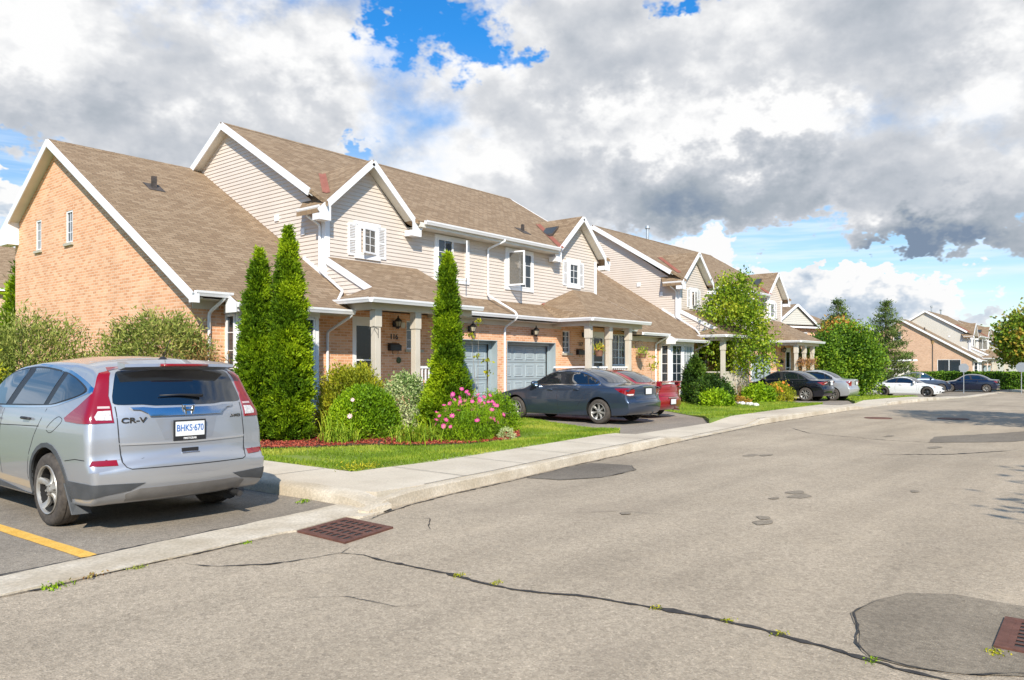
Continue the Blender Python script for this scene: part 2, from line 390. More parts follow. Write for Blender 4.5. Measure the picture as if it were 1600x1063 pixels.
def foliage(name, stops, rough=.55, transl=.25, spec=.25):
    m, nt, b = newmat(name); N = nt.nodes.new; L = nt.links.new
    at = N('ShaderNodeAttribute'); at.attribute_name = 'var'
    r = N('ShaderNodeValToRGB'); L(at.outputs['Fac'], r.inputs[0]); el = r.color_ramp.elements
    for i, (p, c) in enumerate(stops):
        q = el[0] if i == 0 else (el[1] if i == 1 else el.new(p)); q.position = p; q.color = (*c, 1)
    L(r.outputs[0], b.inputs['Base Color']); P(b, rough=rough, spec=spec)
    if transl:
        tr = N('ShaderNodeBsdfTranslucent'); L(r.outputs[0], tr.inputs[0]); mx = N('ShaderNodeMixShader'); mx.inputs[0].default_value = transl
        L(b.outputs[0], mx.inputs[1]); L(tr.outputs[0], mx.inputs[2]); L(mx.outputs[0], nt.nodes['Material Output'].inputs[0])
    return m
M = {}
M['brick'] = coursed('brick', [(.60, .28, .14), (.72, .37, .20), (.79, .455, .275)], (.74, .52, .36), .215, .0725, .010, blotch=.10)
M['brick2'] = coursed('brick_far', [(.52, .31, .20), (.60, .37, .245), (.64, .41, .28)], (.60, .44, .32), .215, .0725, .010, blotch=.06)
M['shingle'] = coursed('shingle', [(.215, .142, .083), (.262, .18, .108), (.315, .225, .142)], (.13, .09, .055), .24, .125, .006, rough=.95, bump=.8, bdist=.012, blotch=.045, msmooth=.5)
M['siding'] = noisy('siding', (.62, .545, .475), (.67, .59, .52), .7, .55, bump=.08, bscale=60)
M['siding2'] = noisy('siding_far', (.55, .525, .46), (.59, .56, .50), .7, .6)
M['white'] = noisy('white_paint', (.78, .78, .79), (.84, .84, .85), 2., .4)
M['soffit'] = noisy('soffit', (.66, .63, .56), (.72, .69, .62), 2., .55)
M['beige'] = noisy('beige_trim', (.56, .51, .42), (.62, .56, .47), 2., .55)
M['garage'] = noisy('garage_blue', (.31, .375, .40), (.355, .42, .445), 1.5, .45)
M['glass'] = plain('window_glass', (.025, .035, .045), .04, spec=.9)
M['glassdark'] = plain('door_glass', (.012, .014, .016), .12, spec=.5)
M['lace'] = noisy('lace_behind_glass', (.20, .24, .27), (.50, .54, .55), 22., .08, spec=.9)
M['curtain'] = noisy('curtain', (.42, .42, .40), (.62, .62, .60), 9., .8)
M['flash'] = noisy('valley_flashing', (.25, .085, .055), (.33, .12, .08), 3., .6)
M['black'] = plain('black_metal', (.015, .015, .016), .4)
M['iron'] = noisy('dark_pipe', (.04, .035, .03), (.09, .07, .06), 8., .6)
M['galv'] = noisy('galvanised', (.45, .47, .49), (.60, .62, .64), 6., .35, metal=.7)
M['stone'] = noisy('sill_stone', (.42, .38, .30), (.50, .46, .37), 8., .85)
M['interior'] = plain('room_interior', (.30, .20, .11), .8)
M['concrete'] = noisy('concrete', (.53, .46, .355), (.63, .555, .44), 1.2, .9, bump=.25, bscale=120, c3=(.47, .40, .31), s3=.35, fine=(55, .12), bdist=.004)
M['curb'] = noisy('curb_concrete', (.50, .43, .325), (.63, .56, .45), 2.5, .9, bump=.5, bscale=60, c3=(.42, .35, .25), s3=1.2, fine=(40, .16), bdist=.006)
M['rust'] = noisy('rusty_iron', (.095, .036, .024), (.155, .065, .045), 12., .75, bump=.3, bscale=80)
M['yellow'] = noisy('yellow_paint', (.72, .40, .06), (.80, .48, .10), 6., .8, fine=(60, .2))
M['tar'] = noisy('tar', (.018, .016, .016), (.05, .045, .04), 20., .7)
M['soil'] = noisy('soil', (.06, .035, .02), (.11, .07, .04), 9., .95, bump=.5, bscale=40)
M['bark'] = noisy('bark', (.12, .085, .06), (.22, .17, .13), 14., .9, bump=.5, bscale=50)
M['barkg'] = noisy('bark_grey', (.24, .21, .17), (.34, .30, .25), 14., .9, bump=.4, bscale=50)
# ---------------------------------------------------------------- ground
def asphalt(name, a, b_, warm, patch_dark):
    m, nt, b = newmat(name); N = nt.nodes.new; L = nt.links.new
    tc = N('ShaderNodeTexCoord'); O = tc.outputs['Object']
    def nz(s, d=4, r=.6, dist=0):
        n = N('ShaderNodeTexNoise'); n.inputs['Scale'].default_value = s; n.inputs['Detail'].default_value = d; n.inputs['Roughness'].default_value = r; n.inputs['Distortion'].default_value = dist; L(O, n.inputs['Vector']); return n.outputs['Fac']
    def ramp(v, stops):
        r = N('ShaderNodeValToRGB'); L(v, r.inputs[0]); el = r.color_ramp.elements
        for i, (p, c) in enumerate(stops):
            q = el[0] if i == 0 else (el[1] if i == 1 else el.new(p)); q.position = p; q.color = (*c, 1) if isinstance(c, tuple) else (c, c, c, 1)
        return r.outputs[0]
    def mix(f, c1, c2, mode='MIX'):
        x = N('ShaderNodeMix'); x.data_type = 'RGBA'; x.blend_type = mode
        for s, v in ((x.inputs[0], f), (x.inputs[6], c1), (x.inputs[7], c2)):
            if isinstance(v, (int, float)): s.default_value = v
            elif isinstance(v, tuple): s.default_value = (*v, 1)
            else: L(v, s)
        return x.outputs[2]
    base = ramp(nz(.55, 7, .6), [(.3, a), (.7, b_)])
    # exposed aggregate: light and dark stones
    vo = N('ShaderNodeTexVoronoi'); vo.inputs['Scale'].default_value = 95; L(O, vo.inputs['Vector'])
    st = ramp(vo.outputs['Color'], [(.0, .70), (.35, .90), (.8, 1.10), (1., 1.45)])
    sp = mix(1., base, st, 'MULTIPLY')
    vo2 = N('ShaderNodeTexVoronoi'); vo2.inputs['Scale'].default_value = 34; L(O, vo2.inputs['Vector'])
    sp = mix(1., sp, ramp(vo2.outputs['Color'], [(0., .80), (.5, 1.), (1., 1.12)]), 'MULTIPLY')
    st2 = ramp(nz(2.1, 6, .65), [(.55, 0.), (.75, 1.)])
    sp = mix(math_mul(nt, st2, .35), sp, warm)
    sp = mix(math_mul(nt, ramp(nz(.33, 5, .55, .6), [(.54, 0.), (.70, 1.)]), .45), sp, patch_dark)
    mp = N('ShaderNodeMapping'); mp.inputs['Scale'].default_value = (.16, 1.15, 1); L(O, mp.inputs[0])
    ln = N('ShaderNodeTexNoise'); ln.inputs['Scale'].default_value = 1.; ln.inputs['Detail'].default_value = 5; ln.inputs['Roughness'].default_value = .6; L(mp.outputs[0], ln.inputs['Vector'])
    sp = mix(1., sp, ramp(ln.outputs['Fac'], [(.3, .84), (.5, 1.), (.7, 1.13)]), 'MULTIPLY')
    L(sp, b.inputs['Base Color']); P(b, rough=.93, spec=.25)
    bp = N('ShaderNodeBump'); bp.inputs['Strength'].default_value = .55; bp.inputs['Distance'].default_value = .006; L(vo.outputs['Distance'], bp.inputs['Height']); L(bp.outputs[0], b.inputs['Normal'])
    return m
def math_mul(nt, s, v):
    n = nt.nodes.new('ShaderNodeMath'); n.operation = 'MULTIPLY'; nt.links.new(s, n.inputs[0]); n.inputs[1].default_value = v; return n.outputs[0]
M['road'] = asphalt('road_asphalt', (.365, .303, .225), (.435, .363, .272), (.50, .41, .295), (.26, .215, .165))
M['lot'] = asphalt('parking_asphalt', (.225, .192, .152), (.33, .285, .225), (.41, .35, .27), (.13, .112, .09))
M['drive'] = asphalt('driveway_asphalt', (.26, .222, .18), (.32, .275, .225), (.36, .31, .25), (.18, .155, .13))
M['patch'] = asphalt('patch_asphalt', (.175, .15, .12), (.235, .205, .165), (.29, .25, .20), (.14, .12, .10))
M['lawn'] = noisy('lawn_turf', (.13, .20, .022), (.20, .30, .035), 1.3, .9, bump=.5, bscale=120, c3=(.26, .30, .05), s3=.5, fine=(70, .3), bdist=.02)
M['farlawn'] = noisy('ground_grass', (.09, .13, .02), (.15, .20, .03), .8, .9)

# terrain sheet in strips (height depends on x only)
g = MB(); xs = [-400, -60, -10, 5, 18]+[18+2.15*i for i in range(1, 21)]+[66, 90, 140, 400, 900]
for i in range(len(xs)-1):
    a, b2 = xs[i], xs[i+1]
    g.add([(a, -500, gz(a)-.02), (b2, -500, gz(b2)-.02), (b2, 700, gz(b2)-.02), (a, 700, gz(a)-.02)], [(0, 1, 2, 3)])
tag(g.build('ground', M['farlawn']), kind='structure')
CURB = [(4.98, 6.05), (5.25, 6.16), (5.59, 6.28), (6.48, 6.45), (7.99, 6.62), (10, 6.9), (12.54, 7.18), (14.23, 7.39), (20.33, 7.95), (25, 8.13), (30.5, 8.3), (36, 8.45), (41.89, 8.55)]
road = [(-40, -7.6), (110, -7.6), (110, 9.3), (84, 8.9), (74.8, 8.94), (62, 9.1), (52, 8.75)]+[(x, y+.05) for x, y in reversed(CURB)]+[(4.4, 6.2), (1.83, 5.95), (-6, 5.7), (-40, 5.6)]
sheet('road', road, M['road'], 0., 2.)
sheet('parking_area', [(-40, 6.3), (-6, 6.35), (1.99, 6.45), (5.08, 6.79), (5.6, 6.85), (5.45, 8.1), (5.3, 11.8), (5.2, 12.4), (-40, 12.4)], M['lot'], 0., 2., wob=0)
# flush concrete strip between the road and the parking bay
sheet('kerb_strip', [(-40, 5.5), (-6, 5.66), (1.83, 5.89), (3.08, 6.01), (4.22, 6.13), (4.30, 6.11), (5.0, 6.28), (5.12, 6.14), (5.45, 6.2), (5.75, 6.7), (5.4, 6.9), (5.08, 6.84), (3.25, 6.60), (1.99, 6.42), (-6, 6.4), (-40, 6.35)], M['curb'], .018, 1., thick=.05, wob=.02)
# pavement with a real kerb; dropped where the driveways cross
def hk(x):      # kerb height along the street
    def dip(a, b_, r=.9): return min(1, max(0, (a-x)/r, (x-b_)/r))
    return (.022+.108*min(dip(14.9, 19.6), dip(31.6, 35.4), dip(49.0, 75, 1.5)))*max(.3, min(1, (x-5.1)/.6))
SWIN = [(6.66, 8.14), (8.1, 8.2), (10.0, 8.35), (14.31, 8.77), (19.3, 9.05), (25, 9.4), (30.6, 9.67), (35.1, 9.75), (41, 9.95), (48.7, 10.02), (54, 10.1), (60, 10.4)]
def kerb_z(x, y): return gz(x)+hk(x)
KT = [(x+.02, y+.03) for x, y in CURB[1:]]+[(47, 8.75), (54, 8.9), (60, 9.1)]
def offs(poly, d):
    out = []
    for i, p in enumerate(poly):
        a = poly[max(0, i-1)]; b_ = poly[min(len(poly)-1, i+1)]; t = Vector((b_[0]-a[0], b_[1]-a[1])).normalized(); out.append((p[0]-t.y*d, p[1]+t.x*d))
    return out
def resample(poly, step):
    out = [poly[0]]
    for a, b_ in zip(poly, poly[1:]):
        n = max(1, int(math.dist(a, b_)/step))
        out += [(a[0]+(b_[0]-a[0])*k/n, a[1]+(b_[1]-a[1])*k/n) for k in range(1, n+1)]
    return out
def kerb(name, line, mat, w=.16):
    L_ = resample(line, .35); prof = [(0, -.3), (.012, .0), (.03, .9), (.055, 1.), (w, 1.0), (w, .6)]
    rows = []
    for k, (d, h) in enumerate(prof):
        rows.append([(x+.012*mnoise.noise((x*2.3, y*2.3, k)), y+.012*mnoise.noise((x*2.1, y*2, k+9)), (gz(x)+(h*hk(x) if h > 0 else -.1)+(.006*mnoise.noise((x*3, y*3, 3.)) if h > .5 else 0))) for x, y in offs(L_, d)])
    m = MB(); n = len(L_)
    for r_ in rows: m.v += r_
    for i in range(len(prof)-1):
        for j in range(n-1):
            a = i*n+j; m.f.append((a, a+1, a+1+n, a+n)); m.m.append(0)
    m.f.append(tuple(i*n for i in range(len(prof)-1, -1, -1))); m.m.append(0)
    return tag(m.build(name, mat, smooth=50), kind='structure')
kerb('kerb', KT, M['curb'])
pk = [(5.36, 12.4), (5.40, 9.2), (5.43, 8.0), (5.46, 7.1), (5.44, 6.55), (5.3, 6.2)]
swl = offs(KT, .165)
sw = [(5.70, 12.4), (5.62, 9.2), (5.62, 7.2), (5.75, 6.66)]+[p for p in swl if p[0] > 6]+list(reversed(SWIN))+[(6.62, 8.6), (6.6, 10.3), (6.6, 12.4)]
sheet('pavement', sw, M['concrete'], .125, .8, thick=.12, zf=lambda x, y: gz(x)+(hk(x)+.004 if True else 0)+.008*(1 if y > 8 else 0))
# kerb along the parking bay, worn and broken at the corner
m = MB(); L_ = resample(list(reversed(pk)), .25)
prof = [(0, 0), (.015, .75), (.06, 1.), (.26, 1.03), (.27, .5)]
rows = []
for k, (d, h) in enumerate(prof):
    rows.append([(x+d+.02*mnoise.noise((x*4, y*4, k)), y+.02*mnoise.noise((x*3, y*4, k+5)), -.02 if h == 0 else h*.128*(1 if y > 6.6 else .62)+.012*mnoise.noise((x*6, y*6, 3.))) for x, y in L_])
for r_ in rows: m.v += r_
n = len(L_)
for i in range(len(prof)-1):
    for j in range(n-1):
        a = i*n+j; m.f.append((a, a+n, a+1+n, a+1)); m.m.append(0)
m.f.append(tuple(i*n for i in range(len(prof)))); m.m.append(0)
tag(m.build('kerb_return', M['curb'], smooth=50), kind='structure')
# pavement joints
jm = MB()
for x in [7.3, 8.8, 10.3, 11.8, 13.3, 14.8, 16.3, 17.8, 19.4, 21, 22.6, 24.2, 25.8, 27.4, 29, 30.6, 33, 36, 39, 42, 45]:
    y0 = np.interp(x, [p[0] for p in swl], [p[1] for p in swl]); y1 = np.interp(x, [p[0] for p in SWIN], [p[1] for p in SWIN])
    z0 = gz(x)+hk(x)+.0095; z1 = z0+.004
    jm.add([(x, y0, z0), (x+.012, y0, z0), (x+.012, y1-.02, z1+.006), (x, y1-.02, z1+.006)], [(0, 1, 2, 3)])
for y in (8.7, 10.2, 11.7): jm.add([(5.72, y, .145), (6.58, y, .145), (6.58, y+.012, .145), (5.72, y+.012, .145)], [(0, 1, 2, 3)])
tag(jm.build('pavement_joints', M['tar']), kind='structure')
# lawns
LAWN1 = [(6.62, 8.17), (8.1, 8.13), (10.0, 8.3), (14.31, 8.74), (15.19, 9.25), (17.5, 13.8), (17.2, 15.9), (4.5, 15.9), (5.0, 13.5), (6.5, 12.6), (6.6, 10.3)]
LAWN2 = [(19.3, 9.0), (25, 9.37), (30.6, 9.64), (32.2, 10.1), (36.6, 15.0), (36.6, 15.9), (25.2, 15.9), (23.7, 12.6), (21.3, 10.1)]
LAWN3 = [(35.3, 9.72), (41, 9.92), (48.6, 10.0), (51.5, 11.3), (57, 16.2), (53, 18.5), (45, 18.5), (41.6, 14), (39.3, 11.1)]
def lawn_z(x, y):
    e = y-np.interp(x, [p[0] for p in SWIN], [p[1] for p in SWIN]); e = max(0., min(1., (e-.1)/1.6)) if x > 7 else 0.
    e = e*e*(3-2*e)
    return gz(x)+.142-.085*e+.02*mnoise.noise((x*.5, y*.5, 0.))*e
for L_, nm in ((LAWN1, 'lawn'), (LAWN2, 'lawn'), (LAWN3, 'lawn')):
    sheet(nm, L_, M['lawn'], .145, 1., thick=.12, zf=lawn_z)
sheet('driveway', [(14.2, 8.75), (19.4, 9.1), (21.35, 10.0), (23.8, 12.6), (24.2, 16.2), (15.7, 16.2), (17.0, 13.8), (15.0, 9.2)], M['drive'], .02, 2., zf=lambda x, y: gz(x)+.025+.03*max(0, y-9)/7)
sheet('driveway', [(30.5, 9.6), (35.4, 9.7), (39.4, 11.2), (43, 15.2), (43, 16.2), (36.2, 16.2), (36.6, 14.9), (32.1, 10.0)], M['drive'], .02, 2., zf=lambda x, y: gz(x)+.025+.03*max(0, y-9)/7)
# far parking area with its kerb
sheet('parking_area', [(48.7, 9.3), (84, 9.6), (84, 26), (56, 26), (52.5, 14.0), (50, 11)], M['lot'], .0, 3., zf=lambda x, y: gz(x)+.008)
sheet('pavement', [(56.7, 9.25), (66, 9.05), (74.8, 8.95), (84.4, 8.75), (84.4, 9.2), (74.8, 9.5), (66, 9.7), (57, 9.9)], M['concrete'], .03, 3., thick=.05)
sheet('pavement', [(77.5, 9.6), (79, 8.9), (84, 8.4), (100, 7.8), (100, 6.3), (80, 6.8), (76.9, 8.7)], M['concrete'], .12, 3., thick=.14)
# cracks, patches
def crack(name, pts, w, mat, z=.006):
    P_ = resample(pts, .05); m_ = MB(); n_ = len(P_)
    P_ = [(x+.035*mnoise.noise((x*2.3, y*2.3, 4.))+.012*mnoise.noise((x*14, y*14, 3.)), y+.035*mnoise.noise((x*2.3, y*2.3, 14.))+.012*mnoise.noise((x*14, y*14, 8.))) for x, y in P_]
    ww = [w*(.35+1.5*abs(mnoise.noise((x*9, y*9, 2.)))*1.6)*min(1, i/12+.15, (n_-1-i)/12+.15) for i, (x, y) in enumerate(P_)]
    A = [Vector(p) for p in P_]
    for s_ in (-1, 1):
        for i, p in enumerate(A):
            t = (A[min(i+1, n_-1)]-A[max(i-1, 0)]).normalized(); j = .25*ww[i]*mnoise.noise((p.x*25, p.y*25, s_*5.))
            m_.v.append((p.x-t.y*s_*(ww[i]/2+j), p.y+t.x*s_*(ww[i]/2+j), gz(p.x)+z))
    for i in range(n_-1): m_.f.append((i, i+1, i+1+n_, i+n_)); m_.m.append(0)
    return tag(m_.build(name, mat), kind='structure')
crack('road_crack', [(4.0, 5.12), (4.1, 4.9), (4.11, 4.38), (4.11, 3.97), (4.13, 3.38), (4.28, 2.95), (4.36, 2.51), (4.41, 2.09), (4.41, 1.69), (4.35, 1.32), (4.26, .98), (4.28, .75), (4.3, .3), (4.3, -.6)], .042, M['tar'])
crack('road_crack', [(4.02, 5.1), (3.45, 5.25), (3.3, 5.38), (3.16, 5.5), (3.05, 5.77)], .028, M['tar'], .0065)
crack('road_crack', [(4.2, 5.2), (4.02, 5.1)], .02, M['tar'], .007)
crack('road_crack', [(8.45, 6.5), (8.52, 6.12), (9.07, 5.80), (10.04, 5.84), (10.50, 6.2), (10.3, 6.5)], .013, M['tar'], .0115)
crack('road_crack', [(17.6, 3.0), (17.5, 4.2), (18.2, 6.0), (19.5, 6.9)], .03, M['tar'])
crack('road_crack', [(14.5, 3.6), (15.4, 2.6), (16.8, 1.9)], .05, M['tar'])
crack('road_crack', [(5.35, 5.9), (5.5, 5.6), (5.15, 5.2), (5.0, 5.2)], .012, M['tar'])
crack('road_crack', [(5.45, 1.35), (5.05, 1.42), (4.73, 1.28), (4.50, 1.22), (4.34, 1.12), (4.32, .93), (4.39, .71), (4.56, .5), (4.7, .2)], .014, M['tar'], .0115)
sheet('road_patch', [(8.4, 6.6), (8.5, 6.12), (9.07, 5.82), (10.04, 5.85), (10.5, 6.2), (10.35, 6.85), (9.4, 6.78)], M['patch'], .006, .5, wob=.03)
M['patch2'] = asphalt('worn_patch', (.215, .18, .135), (.29, .245, .185), (.39, .33, .25), (.13, .11, .085))
sheet('road_patch', [(5.9, 1.0), (5.74, 1.25), (5.4, 1.38), (5.05, 1.42), (4.73, 1.28), (4.50, 1.22), (4.34, 1.11), (4.32, .93), (4.39, .71), (4.6, .4), (4.7, -.2), (5.9, -.2)], M['patch2'], .006, .4, wob=.02)
sheet('road_patch', [(17.5, 3.4), (18.6, 2.2), (21, 1.2), (24, .5), (24, 1.6), (21.3, 2.5), (19, 3.6)], M['patch'], .006, .6, wob=.05)
for i, (x, y, a, b_) in enumerate([(13.02, 5.28, .22, .12), (9.25, 3.17, .2, .12), (9.5, 3.3, .16, .08), (7.45, 2.92, .16, .07), (7.7, 3.0, .1, .06), (10.5, 2.2, .1, .05), (18.6, 4.4, .25, .1), (16.5, 3.1, .25, .12), (8.9, 3.35, .09, .05), (13.2, 5.1, .2, .06), (7.0, 4.2, .07, .05)]):
    poly = [(x+a*math.cos(t)*(1+.2*math.sin(3*t+i)), y+b_*math.sin(t)*(1+.3*math.cos(2*t+i))) for t in np.linspace(0, 2*math.pi, 16, endpoint=False)]
    M.setdefault('stain', noisy('oil_stain', (.20, .165, .122), (.28, .235, .175), 18., .8, fine=(80, .3)))
    sheet('oil_stain', poly, M['stain'], .0045+.0004*i, .05, wob=.035)
crack('kerb_joint', [(-3, 6.40), (1.99, 6.47), (3.25, 6.64), (4.4, 6.76), (5.2, 6.84)], .028, M['tar'], .012)
crack('kerb_joint', [(-3, 5.64), (1.83, 5.87), (3.08, 5.99), (4.2, 6.12)], .022, M['tar'], .008)
crack('road_crack', [(5.1, 6.02), (5.6, 6.22), (6.5, 6.42), (8.0, 6.58), (10, 6.86), (12.5, 7.14), (14.2, 7.34), (20.3, 7.9), (30, 8.25)], .028, M['tar'], .008)
crack('road_crack', [(3.0, 4.4), (3.3, 4.1), (3.35, 3.7), (3.6, 3.5)], .008, M['tar'])
crack('road_crack', [(6.4, 4.9), (7.1, 4.3), (7.3, 3.6)], .007, M['tar'])
q_ = [p for p in swl if 6.2 < p[0] < 45]; jm = MB(); q_ = resample(q_, .3)
for s_ in (0, .014): jm.v += [(x, y+s_+.006*mnoise.noise((x*5, y*5, s_)), gz(x)+hk(x)+.011) for x, y in q_]
jm.f = [(i, i+1, i+1+len(q_), i+len(q_)) for i in range(len(q_)-1)]; jm.m = [0]*len(jm.f); tag(jm.build('kerb_joint', M['tar']), kind='structure')
# yellow bay marking
sheet('bay_line', [(2.38, 14.4-.9), (2.50, 13.5), (2.75, 6.60), (2.62, 6.53)], M['yellow'], .005, .4, wob=.008)
sheet('bay_line', [(-.35, 13.5), (-.22, 13.5), (.05, 6.55), (-.08, 6.5)], M['yellow'], .005, .4, wob=.008)
sheet('road_paint_mark', [(78, 7.6), (82, 7.3), (82, 7.45), (78, 7.75)], M['white'], .006, 2)

# storm drains and manhole lids: framed grates with real openings
def grate(label, c, ax, ay, nx, ny, group=None):
    """c = corner, ax, ay = edge vectors"""
    c = Vector((*c, 0)); ax = Vector((*ax, 0)); ay = Vector((*ay, 0)); lx, ly = ax.length, ay.length
    ux, uy = ax.normalized(), ay.normalized()
    t = thing('storm_drain', label, 'storm drain', (c+ax/2+ay/2)[:], 0, group); t.scale = (1, 1, .6); B = c+ax/2+ay/2
    def q(m_, a0, a1, b0, b1, z0, z1):
        P_ = [c+ux*a+uy*b_-B for a, b_ in ((a0, b0), (a1, b0), (a1, b1), (a0, b1))]
        m_.slab([(p.x, p.y, z1) for p in P_], z1-z0)
    fr = MB(); w_ = .055
    q(fr, 0, lx, 0, w_, 0, .03); q(fr, 0, lx, ly-w_, ly, 0, .03); q(fr, 0, w_, w_, ly-w_, 0, .03); q(fr, lx-w_, lx, w_, ly-w_, 0, .03)
    fr.build('frame', M['rust'], t)
    gr = MB(); ix, iy = lx-2*w_, ly-2*w_; px_, py_ = ix/nx, iy/ny; bw = .38
    for j in range(ny+1):
        b0 = w_+j*py_-(py_*bw/2 if 0 < j else 0); b1 = w_+j*py_+(py_*bw/2 if j < ny else 0)
        q(gr, w_, lx-w_, b0, b1, .022, .027)
    for i in range(nx+1):
        a0 = w_+i*px_-(px_*.17 if 0 < i else 0); a1 = w_+i*px_+(px_*.17 if i < nx else 0)
        for j in range(ny): q(gr, a0, a1, w_+j*py_+py_*bw/2, w_+(j+1)*py_-py_*bw/2, .022, .026)
    gr.build('grating', M['rust'], t)
    pt = MB(); q(pt, w_+.001, lx-w_-.001, w_+.001, ly-w_-.001, .005, .0185); pt.build('pit_dark', M['black'], t)  # black plate close under the bars paints the dark of the drain
grate('rusty iron storm drain by the broken pavement corner behind the silver car', (4.27, 5.36), (.70, .16), (.02, .72), 4, 7)
grate('rusty iron storm drain beside the asphalt patch at the right edge', (4.92, -.02), (.62, .02), (.0, .66), 7, 3)
def lid(label, c, r_, grp=None):
    t = thing('manhole_cover', label, 'manhole cover', (c[0], c[1], gz(c[0])+.002), 0, grp)
    MB().lathe([(0, .014), (r_*.82, .014), (r_*.83, .006)], n=28).build('lid', M['rust'], t)
    MB().lathe([(r_*.84, .0), (r_*.84, .018), (r_, .016), (r_*1.01, 0)], n=28).build('frame', M['rust'], t)
lid('round manhole cover in the road opposite the black parked car', (25.1, 6.25), .38)
lid('round manhole cover further right in the middle of the road', (26.25, 4.45), .42)
# ---------------------------------------------------------------- townhouses
X1, X2 = 12.65, 25.6; YF, YU = 15.95, 16.7; SL = .602
def main_z(y): return 5.78+SL*(y-16.25) if y <= 21.3 else 5.78+SL*(21.3-16.25)-SL*(y-21.3)
WR, WY = 7.72, 23.05                                    # wing ridge height and depth
def wing_z(y): return WR-.602*(WY-y) if y <= WY else WR-.602*(y-WY)
def siding(m, axis, c, poly, out, step=.107, lip=.018, z0=0.):
    """lapped boards clipped to a convex outline poly=[(u,z)], on plane axis=c facing out (-1)"""
    zs = [p[1] for p in poly]; k = math.floor((min(zs)-z0)/step)
    def span(z):
        xs = []
        for i in range(len(poly)):
            (a, za), (b, zb) = poly[i], poly[(i+1) % len(poly)]
            if abs(za-zb) < 1e-9:
                if abs(z-za) < 1e-6: xs += [a, b]
                continue
            t = (z-za)/(zb-za)
            if -1e-9 <= t <= 1+1e-9: xs.append(a+(b-a)*t)
        return (min(xs), max(xs)) if len(xs) >= 2 else None
    z = z0+k*step
    def pt(u, o, zz): return (c+out*o, u, zz) if axis == 'x' else (u, c+out*o, zz)
    while z < max(zs):
        a, b = max(z, min(zs))+1e-5, min(z+step, max(zs))-1e-5
        if b-a > .004:
            cuts = sorted({a, b}|{q for q in zs if a < q < b})
            for a_, b_ in zip(cuts, cuts[1:]):
                s0, s1 = span(a_), span(b_)
                if not s0 or not s1: continue
                o0 = lip*(1-(a_-z)/step)+.002; o1 = lip*(1-(b_-z)/step)+.002
                q = [pt(s0[0], o0, a_), pt(s0[1], o0, a_), pt(s1[1], o1, b_), pt(s1[0], o1, b_)]
                if (axis == 'x') == (out < 0): q.reverse()
                m.add(q, [(0, 1, 2, 3)])
                if a_ == cuts[0]:
                    q = [pt(s0[0], .0, a_), pt(s0[1], .0, a_), pt(s0[1], o0, a_), pt(s0[0], o0, a_)]
                    m.add(q, [(0, 1, 2, 3)])
        z += step
def wall(m, axis, c, poly, holes=(), out=-1, depth=.12, mi=0):
    hp = [[(a, z0), (b, z0), (b, z1), (a, z1)] for a, b, z0, z1 in holes]
    V, F = cdt(poly, hp)
    def pt(u, z, o=0.): return (c+out*o, u, z) if axis == 'x' else (u, c+out*o, z)
    fs = []
    want = Vector((out, 0, 0)) if axis == 'x' else Vector((0, out, 0))
    for f in F:
        p = [Vector(pt(*V[i])) for i in f]
        n = (p[1]-p[0]).cross(p[2]-p[0]); fs.append(tuple(f) if n.dot(want) > 0 else tuple(reversed(f)))
    m.add([pt(*v) for v in V], fs, mi)
    for a, b, z0, z1 in holes:
        r_ = [(a, z0), (b, z0), (b, z1), (a, z1)]
        for i in range(4):
            p, q = r_[i], r_[(i+1) % 4]
            m.add([pt(*p), pt(*q), pt(*q, -depth), pt(*p, -depth)], [(0, 1, 2, 3)], mi)
class Plane:                                            # local frame of a facade: u along the wall, o outwards, z up
    def __init__(s, axis, c, out=-1): s.axis, s.c, s.out = axis, c, out
    def box(s, m, u0, u1, o0, o1, z0, z1, mi=0):
        if s.axis == 'y': m.box(u0, u1, s.c+s.out*o0, s.c+s.out*o1, z0, z1, mi)
        else: m.box(s.c+s.out*o0, s.c+s.out*o1, u0, u1, z0, z1, mi)
